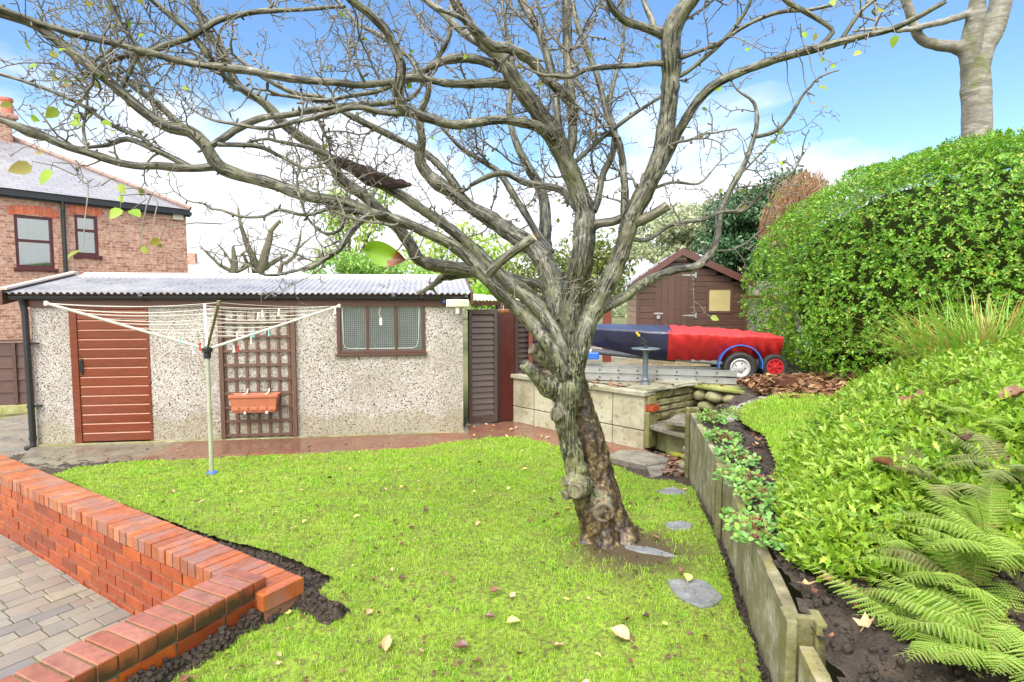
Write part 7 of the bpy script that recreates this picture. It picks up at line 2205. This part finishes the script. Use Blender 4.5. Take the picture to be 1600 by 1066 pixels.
fern("greyish fern with tangled old fronds at the right edge", 1580, 810, 10, (0.38, 0.54), (0.05, 0.07), M_FERND, (0.9, 4.6), (0.7, 1.2), lift=0.16)
fern("small fern with narrow fronds in front of the jagged leaved shrub", 1430, 880, 8, (0.28, 0.42), (0.05, 0.065), M_FERN, (0.6, 4.4), (0.6, 1.1), lift=0.03)
fern("young fern with pale upright fronds between the two right edge ferns", 1540, 880, 8, (0.34, 0.46), (0.05, 0.065), M_FERN, (0.6, 4.4), (0.8, 1.25), lift=0.08)
fern("soft pale fern standing among jagged leaves below the sedge tuft", 1540, 745, 9, (0.36, 0.5), (0.045, 0.06), M_FERN, (0.6, 4.6), (0.8, 1.25), lift=0.2)
fern("loose fern on the slope of the jagged leaved shrub left of the dull fern", 1440, 800, 8, (0.32, 0.44), (0.045, 0.06), M_FERN, (0.6, 4.8), (0.6, 1.1), lift=0.16)
fern("pale fern filling the bottom right corner of the bed", 1530, 1010, 8, (0.3, 0.42), (0.045, 0.065), M_FERN, (0.6, 3.9), (0.5, 1.0))
fern("small fern at the right edge hiding the last bare soil", 1600, 985, 9, (0.3, 0.44), (0.045, 0.065), M_FERN, (1.0, 4.6), (0.5, 1.1))
fern("little fern in the gap under the upright fern", 1480, 960, 7, (0.22, 0.34), (0.04, 0.055), M_FERN, (0.8, 4.4), (0.5, 1.0))
fy = G(1072, 716, 0.2); t = thing("fern", "tiny yellow fern beside the stack of round stones", "fern", (fy.x, fy.y, 0.22), 0, None)
for az in (0.2, 2.7, 3.4, 4.4): mk(t, frond(Vector((0, 0, 0)), az, 0.2, 0.5, 0.5, 0.05, 16), m_leaf("yellow_fern", [S(206, 206, 70), S(190, 200, 60)], 0.5, 0.4))

# ------------------------------------------------------------------ creeping plants along the top of the wall
TRI = ([(0, 0, 0), (0.25, 0.30, 0.03), (0.62, 0.34, 0.06), (1.0, 0, -0.06), (0.62, -0.34, 0.06), (0.25, -0.30, 0.03), (0.5, 0, 0)], OVAL[1])
M_BRAM = m_leaf("strawberry_leaf", [S(86, 142, 66), S(108, 158, 84), S(72, 126, 60), S(120, 170, 90), S(96, 150, 74), S(142, 180, 70)], 0.4, 0.25)
crp = [(1112, 660, "creeping plant with small leaves spilling over the far end of the board wall"), (1130, 690, "blue green creeping plant hugging the wall top behind the middle post"), (1150, 722, "yellowish creeping plant beside the middle wall post"), (1160, 760, "dark green creeping plant on the wall top just past the middle post"), (1196, 790, "trailing creeping plant at the foot of the jagged leaved shrub"), (1150, 655, "thin creeping plant among leaf litter by the upper lawn corner"), (1178, 835, "small creeping plant hanging over the near board beside bare soil")]
for i, (px, py, lab) in enumerate(crp):
    b2 = gb(px, py); z = float(bed_z(*b2)); t = thing("creeper", lab, "creeping plant", (b2[0], b2[1], z), 0, "creeping plants on the board wall")
    n = 80; a = RNG.uniform(0, 2 * PI, n); r = 0.17 * np.sqrt(RNG.random(n)); q = np.stack([np.cos(a) * r * 0.8, np.sin(a) * r * 1.3, 0.02 + 0.10 * RNG.random(n) * (1 - r / 0.24)], -1)
    v, f = rosettes(q, unit(np.array([0, -0.2, 1]) + RNG.normal(0, 0.35, (n, 3))), 3, 0.034, 1.15, TRI, 0.2)
    fast_mesh("leaves", v, f, M_BRAM, t)
    c = MB()
    for k in range(26): c.tube([(0, 0, 0), (q[k][0] * .5, q[k][1] * .5, q[k][2] + 0.02), tuple(q[k])], 0.0016, 5)
    c.build("runners", m_plain("runner", S(140, 90, 60), 0.6, 0.2, 9, 0.1), t)

# ------------------------------------------------------------------ fallen leaves
def leaf_mesh(kind, seed):
    r = random.Random(seed); c = MB()
    if kind == "oval":
        n = 9; W_ = 0.34; vs = []
        for i in range(n + 1):
            t = i / n; w = W_ * math.sin(PI * t ** 0.8) ** 0.9 + 0.004
            for s in (-1, -0.5, 0, 0.5, 1): vs.append((t - 0.5, s * w, (abs(s) ** 1.5) * w * 0.9 * r.uniform(0.8, 1.1) + 0.25 * (t - 0.5) ** 2 + 0.012 * math.sin(t * 17 + s * 3)))
        fs = [(i * 5 + k, i * 5 + k + 1, i * 5 + k + 6, i * 5 + k + 5) for i in range(n) for k in range(4)]
        c.add(vs, fs); c.tube([(-0.5, 0, 0.06), (-0.75, 0.03, 0.10)], 0.012, 5)
    else:
        lobes = [(-2.5, .42), (-1.9, .24), (-1.25, .72), (-0.8, .34), (-0.36, .56), (0.0, 1.0), (0.36, .56), (0.8, .34), (1.25, .72), (1.9, .24), (2.5, .42), (PI, .12)]
        lobes = [(-2.5, .50), (-1.85, .42), (-1.2, .8), (-0.62, .52), (0.0, 0.95), (0.62, .52), (1.2, .8), (1.85, .42), (2.5, .50), (PI, .22)]
        if kind == "curl": cu = 0.9
        else: cu = 0.28
        vs = [(0, 0, 0)]
        for ring in (0.55, 1.0):
            for a, l in lobes:
                l2 = l if ring == 1.0 else 0.5 * l + 0.12
                x, y = math.cos(a) * l2 * 0.55, math.sin(a) * l2 * 0.55
                vs.append((x, y, cu * (x * x + y * y) * (1.2 + 0.5 * math.sin(a * 2 + seed)) + r.uniform(-.02, .02)))
        m = len(lobes); fs = [(0, 1 + i, 1 + (i + 1) % m) for i in range(m)] + [(1 + i, 1 + m + i, 1 + m + (i + 1) % m, 1 + (i + 1) % m) for i in range(m)]
        c.add(vs, fs); c.tube([(-0.05, 0, 0.01), (-0.55, 0.05, 0.08)], 0.011, 5)
    return c


LCOL = {"brown": (m_plain("brown_leaf", S(110, 74, 50), 0.45, 0.3, 3, 0.2), "brown curled"), "tan": (m_plain("tan_leaf", S(180, 150, 114), 0.5, 0.15, 3, 0.15), "pale tan"), "red": (m_plain("red_leaf", S(84, 46, 36), 0.35, 0.3, 3, 0.2), "dark red brown"), "yellow": (m_plain("yellow_leaf", S(204, 204, 112), 0.45, 0.15, 3, 0.15), "yellowish green"), "dark": (m_plain("dark_leaf", S(76, 58, 46), 0.5, 0.3, 3, 0.2), "dark shrivelled")}
LK = {"oval": "oval", "maple": "lobed", "curl": "crumpled"}
LM = {}
for k in LK:
    for s in range(2): LM[(k, s)] = leaf_mesh(k, s * 7 + 3)
lm_cache = {}


def fallen(x, y, z, size, colk, kind, label, group, s=None, tilt=0.25):
    s = lr.randrange(2) if s is None else s
    key = (kind, s, colk)
    if key not in lm_cache:
        mb_ = LM[(kind, s)]; o = mb_.build("fallen_leaf", LCOL[colk][0], None, smooth=True, recalc=False); lm_cache[key] = o.data
    else:
        o = bpy.data.objects.new("fallen_leaf", lm_cache[key]); COL.objects.link(o)
    o.location = (x, y, z); o.rotation_euler = (lr.gauss(0, tilt), lr.gauss(0, tilt), lr.uniform(0, 2 * PI)); k = size * lr.uniform(0.85, 1.15); o.scale = (k, k * lr.uniform(0.8, 1.1), k)
    return tag(o, label, "leaf", group)


one = [(968, 1000, .085, "tan", "oval", "long pale leaf lying on the lawn right of centre"), (720, 1020, .07, "red", "oval", "dark red oval leaf on the near lawn"), (605, 1014, .07, "tan", "oval", "beige oval leaf on the lawn left of the dark red one"), (745, 1040, .07, "brown", "curl", "brown crumpled leaf beside the dark red oval one"), (868, 1015, .085, "tan", "curl", "crumpled pale leaf between the near lawn and the trunk"),
       (800, 936, .06, "tan", "maple", "small whitish lobed leaf on the middle of the lawn"), (766, 972, .055, "red", "oval", "red brown oval leaf behind the crumpled pale one"), (802, 980, .055, "yellow", "oval", "yellow leaf next to a red brown one on the lawn"), (772, 932, .055, "brown", "oval", "brown oval leaf left of the whitish lobed leaf"), (978, 975, .075, "red", "curl", "dark red crumpled leaf near the long pale leaf"),
       (860, 785, .05, "dark", "oval", "dark round leaf left of the trunk foot"), (1105, 1003, .07, "brown", "maple", "orange brown lobed leaf at the foot of the near board"), (350, 988, .10, "tan", "maple", "large tan maple leaf on the black soil by the short wall"), (315, 1020, .06, "yellow", "oval", "yellow oval leaf on the black soil by the short wall"), (395, 953, .06, "tan", "oval", "pale leaf on the soil behind the brick corner"), (380, 972, .06, "brown", "curl", "crumpled brown leaf on the soil beside the brick corner"),
       (232, 1056, .11, "tan", "maple", "large pale maple leaf at the outer foot of the short wall"), (270, 773, .05, "tan", "oval", "pale leaf on the lawn near the long brick wall"), (600, 770, .055, "tan", "oval", "pale leaf on the far middle of the lawn"), (655, 770, .05, "tan", "maple", "small pale lobed leaf on the far lawn"), (820, 738, .06, "yellow", "oval", "yellow leaf on the lawn near the path edge"), (1073, 910, .07, "yellow", "oval", "yellow leaf lying on the large slate"), (1066, 898, .06, "brown", "curl", "rusty curled leaf at the top edge of the large slate"),
       (498, 806, .045, "brown", "oval", "brown leaf on the lawn halfway to the long wall"), (316, 790, .05, "tan", "oval", "beige leaf on the lawn beyond the long brick wall")]
for px, py, s, ck, kd, lab in one:
    q = gl(px, py); z = float(lawn_z(*q)) + (0.024 if kd != "curl" else 0.018)
    fallen(q[0], q[1], z, s, ck, kd, lab, None)
cnt = 0
while cnt < 190:
    y = 2.1 + 4.7 * lr.random() ** 1.25; x = lr.uniform(-3.6, 1.6)
    if not in_poly(np.array([x]), np.array([y]), lawn_poly)[0]: continue
    ck = lr.choice(("brown", "brown", "tan", "tan", "red", "dark", "dark", "yellow")); kd = lr.choice(("oval", "oval", "curl", "maple"))
    fallen(x, y, float(lawn_z(x, y)) + 0.016, lr.uniform(0.024, 0.05), ck, kd, f"small {LCOL[ck][1]} {LK[kd]} leaf lying in the lawn grass", "small fallen leaves on the lawn"); cnt += 1
for px, py, s, ck in ((1490, 596, .13, "tan"), (1580, 628, .12, "brown"), (1420, 625, .11, "brown"), (1440, 618, .10, "brown"), (1375, 728, .08, "brown"), (1500, 690, .1, "brown"), (1415, 655, .09, "brown"), (1588, 590, .09, "red")):
    q = gb(px, py); q = P(px, py, q[1] - 0.25)
    pass
for px, py, s, ck, lab in ((1490, 600, .16, "tan", "big pale tan leaf caught on top of the jagged leaved shrub"), (1582, 630, .14, "brown", "large rolled brown leaf on the shrub near the right edge"), (1420, 630, .13, "brown", "curled brown leaf on the shrub left of the big tan leaf"), (1378, 726, .09, "brown", "rolled brown leaf in the middle of the jagged leaved shrub"), (1505, 690, .11, "red", "dark folded leaf on the shrub above the ferns"), (1440, 618, .10, "brown", "brown leaf half sunk in the shrub behind the curled one")):
    zt = 1.1
    for _ in range(14):
        q = G(px, py, zt); a, b = np.array([q.x]), np.array([q.y]); zt = 0.5 * zt + 0.5 * float(bed_z(a, b)[0] + cov_top(a, b)[0] * edge_fade(a, b)[0] + 0.03)
    fallen(q.x, q.y, zt, s, ck, "oval" if ck != "tan" else "maple", lab, None, tilt=0.35)
for i in range(34):    # on the soil of the raised bed
    px, py = lr.choice(((lr.uniform(1150, 1200), lr.uniform(655, 740)), (lr.uniform(1170, 1230), lr.uniform(730, 860)), (lr.uniform(1260, 1440), lr.uniform(915, 1040)), (lr.uniform(1155, 1215), lr.uniform(690, 760))))
    q = gb(px, py); ck = lr.choice(("brown", "red", "brown", "tan"))
    fallen(q[0], q[1], float(bed_z(*q)) + 0.03, lr.uniform(0.045, 0.08), ck, lr.choice(("curl", "oval", "curl")), f"{LCOL[ck][1]} leaf on the dark soil of the raised bed", "fallen leaves on the raised bed")
for i in range(22):
    px, py = lr.uniform(728, 860), lr.uniform(655, 690); q = G(px, py, 0.03)
    fallen(q.x, q.y, 0.045, lr.uniform(0.05, 0.075), "tan", lr.choice(("oval", "maple")), "pale leaf on the wet red path near the louvred gate", "pale leaves on the path")
for i in range(9):
    px, py = lr.choice(((60, 842), (90, 850), (110, 890), (205, 960), (175, 968), (30, 690), (96, 892), (180, 700), (280, 706))); q = G(px + lr.uniform(-8, 8), py + lr.uniform(-5, 5), 0.0)
    fallen(q.x, q.y, 0.05 if py < 760 and px > 60 else 0.015, 0.06, lr.choice(("tan", "brown")), "maple", "pale leaf blown on the grey block paving", "leaves on the paving")


def litter(name, label, n, region, zf, smin, smax, mats):
    x, y = region(n); n = len(x)
    z = zf(x, y) + RNG.uniform(0.005, 0.04, n); a = RNG.uniform(0, 2 * PI, n)
    d = np.stack([np.cos(a), np.sin(a), RNG.normal(0, 0.25, n)], -1); up = np.array([0, 0, 1]) + RNG.normal(0, 0.35, (n, 3)); X, Y, Z = frames(d, up)
    T = [(p[0] - 0.5, p[1] * 1.5, p[2] * 2.5) for p in OVAL[0]]
    v, f = scatter_arr(T, OVAL[1], np.stack([x, y, z], -1), X, Y, Z, RNG.uniform(smin, smax, n)); o = fast_mesh(name, v, f, mats)
    return tag(o, label, "leaf litter", None, "stuff")


M_LIT = m_leaf("litter_leaf", [S(122, 84, 56), S(150, 112, 78), S(92, 60, 44), S(176, 142, 104), S(110, 72, 50), S(196, 164, 124), S(74, 50, 38)], 0.6, 0.1, 0.3)


def lawn_pts(n):
    x = RNG.uniform(-3.6, 1.6, n * 3); y = 2.0 + 4.8 * RNG.random(n * 3) ** 1.2
    k = in_poly(x, y, lawn_poly) & (vnoise(x, y, 2.2, 31) > 0.3); return x[k][:n], y[k][:n]


litter("leaf_fragments", "tiny brown bits of leaf and twig strewn in the lawn", 1500, lawn_pts, lambda x, y: lawn_z(x, y) - 0.004, 0.008, 0.028, m_leaf("leaf_bit", [S(84, 60, 44), S(110, 82, 58), S(60, 44, 36), S(140, 110, 80), S(74, 54, 42)], 0.6, 0.1, 0.3))


def under_hedge(n):
    x = RNG.uniform(2.7, 6.6, n * 2); y = RNG.uniform(5.6, 7.6, n * 2); q = [gb(1225, 632), gb(1300, 630), gb(1400, 640), gb(1600, 620), gb(1600, 560), (6.5, 7.6), (3.1, 7.4), (2.75, 7.0)]
    k = in_poly(x, y, q); return x[k][:n], y[k][:n]


litter("leaf_litter", "deep brown leaf litter under the clipped shrub dome", 5200, under_hedge, lambda x, y: bed_z(x, y) + 0.02, 0.06, 0.12, M_LIT)
litter("leaf_litter", "red brown leaves drifted against the steps and stones", 420, lambda n: (RNG.uniform(1.55, 2.1, n), RNG.uniform(5.6, 6.6, n)), lambda x, y: lawn_z(x, y) - 0.02, 0.04, 0.08, m_leaf("red_litter", [S(84, 50, 40), S(110, 74, 54), S(66, 42, 34), S(150, 114, 86)], 0.4, 0.1))
litter("leaf_litter", "thin scatter of leaves on the wet yard round the trailer", 260, lambda n: (RNG.uniform(0.9, 3.4, n), RNG.uniform(7.2, 9.6, n)), lambda x, y: np.full(len(x), TZ), 0.05, 0.1, M_LIT)

# ------------------------------------------------------------------ trees and shrubs beyond
def crown_pts(n, blobs):
    out = []
    tot = sum(b[3] * b[4] * b[5] for b in blobs)
    for bx, by, bz, rx, ry_, rz in blobs:
        k = int(n * rx * ry_ * rz / tot) + 30
        d = unit(RNG.normal(size=(k, 3))); r = RNG.random((k, 1)) ** 0.42
        out.append(np.array([bx, by, bz]) + d * r * np.array([rx, ry_, rz]))
    return np.concatenate(out)


def leafy(name, label, cat, base, blobs, n, size, m, trunk_r=0.1, group=None, core=None, tpl=OVAL):
    t = thing(name, label, cat, base, 0, group)
    p = crown_pts(n, blobs); ce = np.array(blobs[0][:3])
    dens = np.array([mnoise.noise(Vector((float(q[0]) * 1.3, float(q[1]) * 1.3, float(q[2]) * 1.6))) for q in p]); p = p[dens > -0.22]
    d = unit(RNG.normal(size=p.shape) + np.array([0, -0.3, 0.1])); X, Y, Z = frames(d, RNG.normal(0, 0.6, p.shape) + np.array([0, -0.5, 0.8]))
    v, f = scatter_arr(tpl[0], tpl[1], p, X, Y, Z, size * RNG.uniform(0.6, 1.3, len(p))); fast_mesh("crown", v, f, m, t)
    c = MB(); top = max(b[2] for b in blobs); c.tube([(0, 0, 0), (0.05, 0, top * 0.5), (0.0, 0.05, top)], [trunk_r, trunk_r * 0.7, trunk_r * 0.3], 8)
    for b in blobs: c.tube([(0.03, 0, top * 0.45), (b[0] * 0.6, b[1] * 0.6, (top * 0.45 + b[2]) / 2), (b[0], b[1], b[2])], [trunk_r * 0.5, trunk_r * 0.35, trunk_r * 0.12], 6)
    c.build("trunk", m_plain("far_trunk", S(92, 86, 68), 0.9, 0.25, 6, 0.3), t)
    return t


M_HOLLY = m_leaf("holly_leaf", [S(44, 78, 44), S(58, 96, 54), S(34, 62, 36), S(72, 110, 66), S(96, 128, 92), S(52, 88, 48)], 0.25, 0.12)
M_YG = m_leaf("yellow_green_leaf", [S(152, 182, 66), S(172, 192, 84), S(132, 170, 58), S(190, 194, 96), S(140, 176, 70)], 0.5, 0.4)
M_GRN = m_leaf("mid_green_leaf", [S(112, 158, 62), S(132, 176, 78), S(98, 144, 54), S(148, 184, 92)], 0.5, 0.35)
M_GREY = m_leaf("grey_green_leaf", [S(150, 162, 122), S(168, 176, 140), S(134, 150, 108), S(178, 186, 150)], 0.5, 0.3)
M_OLIVE_L = m_leaf("olive_leaf", [S(116, 128, 58), S(98, 112, 50), S(140, 146, 70), S(84, 100, 46)], 0.5, 0.25)


def at(px, py, Y, z=0.0):
    q = P(px, py, Y); return q


def rel(base, px, py, Y, rpx, rpy, ry_=None):
    q = P(px, py, Y) - base; k = Y / FPX
    return (q.x, q.y, q.z, rpx * k, (ry_ or rpx * k), rpy * k)


b = Vector((P(1165, 400, 14.5).x, 14.5, 0.7))
leafy("holly_tree", "dark glossy holly tree rising behind the shed roof", "tree", b, [rel(b, 1160, 360, 14.5, 70, 60), rel(b, 1225, 318, 14.8, 62, 48), rel(b, 1200, 420, 14.2, 60, 70), rel(b, 1130, 390, 14.6, 46, 40), rel(b, 1255, 360, 14.4, 40, 60), rel(b, 1180, 320, 15, 46, 36)], 26000, 0.13, M_HOLLY, 0.14)
b = Vector((P(1075, 400, 17).x, 17, 0.7))
leafy("grey_shrub", "pale grey green bush showing above the shed ridge", "shrub", b, [rel(b, 1075, 360, 17, 62, 40), rel(b, 1030, 390, 17, 50, 36), rel(b, 1120, 350, 17.4, 44, 40)], 9000, 0.15, M_GREY, 0.12)
b = Vector((P(560, 440, 20).x, 20, 0))
leafy("green_shrub", "rounded mid green bush behind the garage roof", "shrub", b, [rel(b, 545, 425, 20, 62, 32), rel(b, 600, 432, 20.5, 60, 26), rel(b, 640, 436, 20, 40, 22)], 8000, 0.16, M_GRN, 0.12)
b = Vector((P(545, 440, 26).x, 26, 0))
leafy("young_tree", "thin yellow leaved tree beyond the garage with sky showing through", "tree", b, [rel(b, 525, 345, 26, 30, 24), rel(b, 515, 395, 26, 26, 20), rel(b, 560, 370, 26, 36, 30), rel(b, 545, 330, 26.5, 26, 18), rel(b, 585, 345, 26, 24, 26), rel(b, 600, 300, 26, 26, 20), rel(b, 530, 300, 26, 22, 18)], 1700, 0.24, M_YG, 0.13)
b = Vector((P(690, 440, 24).x, 24, 0))
leafy("yellow_tree", "sparse yellowish tree glimpsed through the bare limbs above the garage end", "tree", b, [rel(b, 660, 400, 24, 42, 34), rel(b, 720, 385, 24, 46, 40), rel(b, 780, 400, 24, 40, 36), rel(b, 690, 440, 24, 60, 24), rel(b, 750, 440, 24, 50, 30)], 3600, 0.22, M_YG, 0.15)
b = Vector((P(850, 440, 22).x, 22, 0.4))
leafy("green_tree", "leafy green tree half hidden behind the trunk of the bare tree", "tree", b, [rel(b, 830, 420, 22, 46, 36), rel(b, 900, 405, 22, 46, 40), rel(b, 960, 395, 22, 42, 40), rel(b, 1000, 370, 22.5, 36, 36), rel(b, 780, 440, 22, 50, 26), rel(b, 930, 440, 22, 60, 40)], 7000, 0.2, M_OLIVE_L, 0.15)
b = Vector((P(770, 470, 11).x, 11.5, 0.2))
leafy("bright_shrub", "bright green bush peeping over the louvred gate", "shrub", b, [rel(b, 760, 462, 11.5, 30, 22), rel(b, 800, 470, 11.6, 34, 24), rel(b, 740, 470, 11.4, 20, 14)], 1600, 0.10, m_leaf("bright_leaf", [S(150, 196, 60), S(170, 206, 76), S(128, 180, 52)], 0.4, 0.4), 0.05)
# brown dead conifer behind the dome
dcq = Vector((P(1240, 420, 10.2).x, 10.2, 0.7)); dcn = thing("dead_conifer", "rusty brown dead conifer between the holly and the clipped dome", "shrub", dcq)
n = 5200; ce = P(1240, 335, 10.2) - dcq; d = unit(RNG.normal(size=(n, 3))); p = np.array(ce) + d * (RNG.random((n, 1)) ** 0.5) * np.array([0.55, 0.45, 0.72]); p[:, 0] += (p[:, 2] - ce.z) * 0.35
X, Y, Z = frames(unit(RNG.normal(0, 0.45, (n, 3)) + np.array([0.25, -0.2, 1.0])), RNG.normal(size=(n, 3)))
T = [(0, -0.03, 0), (0.7, -0.02, 0), (1, 0, 0), (0.7, 0.02, 0), (0, 0.03, 0)]
v, f = scatter_arr(T, [(0, 1, 3), (0, 3, 4), (1, 2, 3)], p, X, Y, Z, RNG.uniform(0.08, 0.2, n)); fast_mesh("dead_sprays", v, f, m_leaf("dead_needle", [S(168, 134, 100), S(150, 114, 82), S(182, 150, 116), S(134, 98, 70)], 0.8, 0.2), dcn)
c = MB(); c.tube([(0, 0, 0), (ce.x * 0.7, ce.y * 0.7, ce.z * 0.6), (ce.x, ce.y, ce.z + 0.4)], [0.06, 0.05, 0.015], 8); c.build("trunk", m_plain("dead_trunk", S(110, 82, 60), 0.9, 0.2), dcn)
# far hedge line closing the view at the horizon
vs, fs = [], []
hb = crown_pts(26000, [(x_, 62 + 6 * math.sin(x_), 1.6 + 0.7 * math.sin(x_ * 1.7), 6.5, 3, 2.0) for x_ in range(-70, 90, 7)])
X, Y, Z = frames(unit(RNG.normal(size=hb.shape)), RNG.normal(size=hb.shape)); v, f = scatter_arr(OVAL[0], OVAL[1], hb, X, Y, Z, RNG.uniform(0.3, 0.7, len(hb)))
tag(fast_mesh("far_hedge", v, f, M_GREY), "far hazy hedge line closing the horizon", "hedge", None, "stuff")


# bare trees beyond the garage roof
def bare_tree(label, base, limbs, m, seed, group=None, twl=(0.4, 1.2), tr=0.012):
    r = random.Random(seed); t = thing("bare_tree", label, "tree", base, 0, group); c = MB(); tw = MB()
    for cp in limbs:
        L = [(P(px, py, Y) - base, w / 2 / FPX * Y) for px, py, Y, w in cp]; pts, rad = spline(L, 0.2, 0.06, seed); c.tube(pts, rad, 8)
        for i in range(2, len(pts)):
            for _ in range(2):
                if r.random() < 0.5:
                    p = pts[i]; d = Vector((r.gauss(0, 1), r.gauss(0, 1), r.gauss(0.4, 1))).normalized(); l = r.uniform(*twl); q = [p]; rr = [min(rad[i] * 0.5, tr * 1.6)]
                    for k in range(6):
                        d = (d + Vector((r.gauss(0, .4), r.gauss(0, .4), r.gauss(0.05, .4)))).normalized(); p = p + d * l / 6; q.append(p); rr.append(rr[0] * (1 - 0.13 * (k + 1)))
                        if r.random() < 0.5:
                            d2 = (d + Vector((r.gauss(0, .9), r.gauss(0, .9), r.gauss(0, .9)))).normalized(); tw.tube([p, p + d2 * l * 0.15, p + d2 * l * 0.3 + Vector((0, 0, r.gauss(0, .05)))], [rr[-1] * .8, rr[-1] * .6, rr[-1] * .4], 4)
                    tw.tube(q, rr, 5)
    c.build("trunk", m, t, smooth=True); o = tw.build("twigs", m, t); o["kind"] = "stuff"
    return t


M_FARB = m_plain("mossy_far_bark", S(98, 94, 76), 0.85, 0.3, 3, 0.3)
M_FARD = m_plain("dark_far_bark", S(84, 84, 66), 0.85, 0.3, 3, 0.3)
b = Vector((P(405, 440, 19).x, 19, 0)); bq = P(405, 470, 19)
bare_tree("knobbly pale bare tree standing up beyond the garage roof", b, [[(404, 560, 19, 20), (404, 440, 19, 18), (412, 410, 19, 15), (418, 385, 19, 12), (424, 360, 19, 8), (438, 345, 19, 5)], [(402, 430, 19, 14), (394, 400, 18.8, 11), (384, 375, 18.7, 8), (374, 345, 18.6, 5), (372, 325, 18.6, 3)], [(412, 420, 19, 9), (430, 408, 19.3, 7), (450, 398, 19.5, 4)], [(396, 410, 18.9, 8), (388, 415, 18.5, 6), (380, 395, 18.3, 4)]], M_FARB, 5)
b = Vector((P(366, 440, 18).x, 18, 0))
bare_tree("dense dark bare tree left of the pale knobbly one", b, [[(366, 560, 18, 14), (366, 425, 18, 12), (366, 400, 18, 8), (364, 385, 18, 4)], [(365, 425, 18, 7), (345, 415, 18, 5), (325, 398, 18, 3), (314, 385, 18, 2)], [(366, 425, 18, 6), (385, 418, 18, 4), (398, 400, 18, 3)], [(364, 415, 18, 5), (352, 395, 18, 3), (340, 382, 18, 2)]], M_FARD, 6, tr=0.016)
b = Vector((P(440, 440, 17).x, 17, 0))
bare_tree("slender forked bare tree between pale knobbly tree and green bush", b, [[(432, 560, 17, 10), (434, 428, 17, 8), (450, 410, 17, 6), (466, 388, 17, 4), (470, 360, 17, 3)], [(462, 392, 17, 3), (485, 372, 17, 2), (495, 365, 17, 1.5)]], M_FARB, 9, twl=(0.3, 0.7))

# big smooth trunk above the dome, forked
b = Vector((P(1527, 210, 13).x, 13, 0.8))
pt = thing("plane_tree", "tall pale grey forked tree trunk towering behind the clipped dome", "tree", b)
def mat_pale_bark():
    t = NT("pale_bark"); co = t.coords("Object"); st = t.coords("Object", (1, 1, 3.5))
    n = t.noise(st, 3.2, 7, 0.66, 0.6)
    col = t.ramp(n, [(0.3, S(88, 85, 78)), (0.5, S(122, 119, 110)), (0.66, S(150, 147, 138))])
    col = t.mix(t.ramp(t.noise(co, 2.6, 6, 0.65), [(0.5, 0.0), (0.68, 0.85)]), col, S(92, 102, 46))
    col = t.mix(t.ramp(t.noise(st, 9, 4), [(0.62, 0.0), (0.7, 0.5)]), col, S(84, 76, 66))
    t.bump(n, 0.6, 0.04)
    return t.fin(col, 0.7, 0.3)
M_PALE = mat_pale_bark()
lims = [[(1527, 480, 13, 66), (1527, 300, 13, 56), (1526, 200, 13, 52), (1526, 150, 13, 50), (1524, 110, 13, 50), (1532, 80, 13, 48), (1548, 50, 13, 44), (1562, 10, 13, 40), (1572, -60, 13, 36)],
        [(1518, 120, 13, 34), (1515, 80, 12.9, 36), (1522, 45, 12.8, 34), (1528, 0, 12.7, 30), (1530, -60, 12.6, 26)],
        [(1512, 82, 13, 24), (1490, 74, 12.9, 22), (1460, 70, 12.8, 20), (1440, 62, 12.75, 19), (1428, 42, 12.7, 18), (1420, 15, 12.6, 18), (1408, -20, 12.5, 16)],
        [(1516, 20, 12.8, 14), (1500, 26, 12.7, 14), (1470, 35, 12.6, 13), (1440, 42, 12.5, 12), (1405, 48, 12.4, 10), (1370, 45, 12.3, 8), (1330, 50, 12.2, 6)]]
c = MB()
for L in lims:
    pts, rad = spline([(P(px, py, Y) - b, w * 0.76 / 2 / FPX * Y) for px, py, Y, w in L], 0.12, 0.02, 1)
    rad = [r * (1 + 0.10 * mnoise.noise(p * 2.2)) for p, r in zip(pts, rad)]; c.tube(pts, rad, 20)
me = bpy.data.meshes.new("raw"); me.from_pydata(c.v, [], c.f); tmp = bpy.data.objects.new("raw", me); COL.objects.link(tmp)
md = tmp.modifiers.new("r", "REMESH"); md.mode = "VOXEL"; md.voxel_size = 0.035
md = tmp.modifiers.new("s", "SMOOTH"); md.factor = 0.5; md.iterations = 4
dg = bpy.context.evaluated_depsgraph_get(); dg.update(); tme = bpy.data.meshes.new_from_object(tmp.evaluated_get(dg)); bpy.data.objects.remove(tmp)
link_mesh("trunk", tme, M_PALE, pt, True)
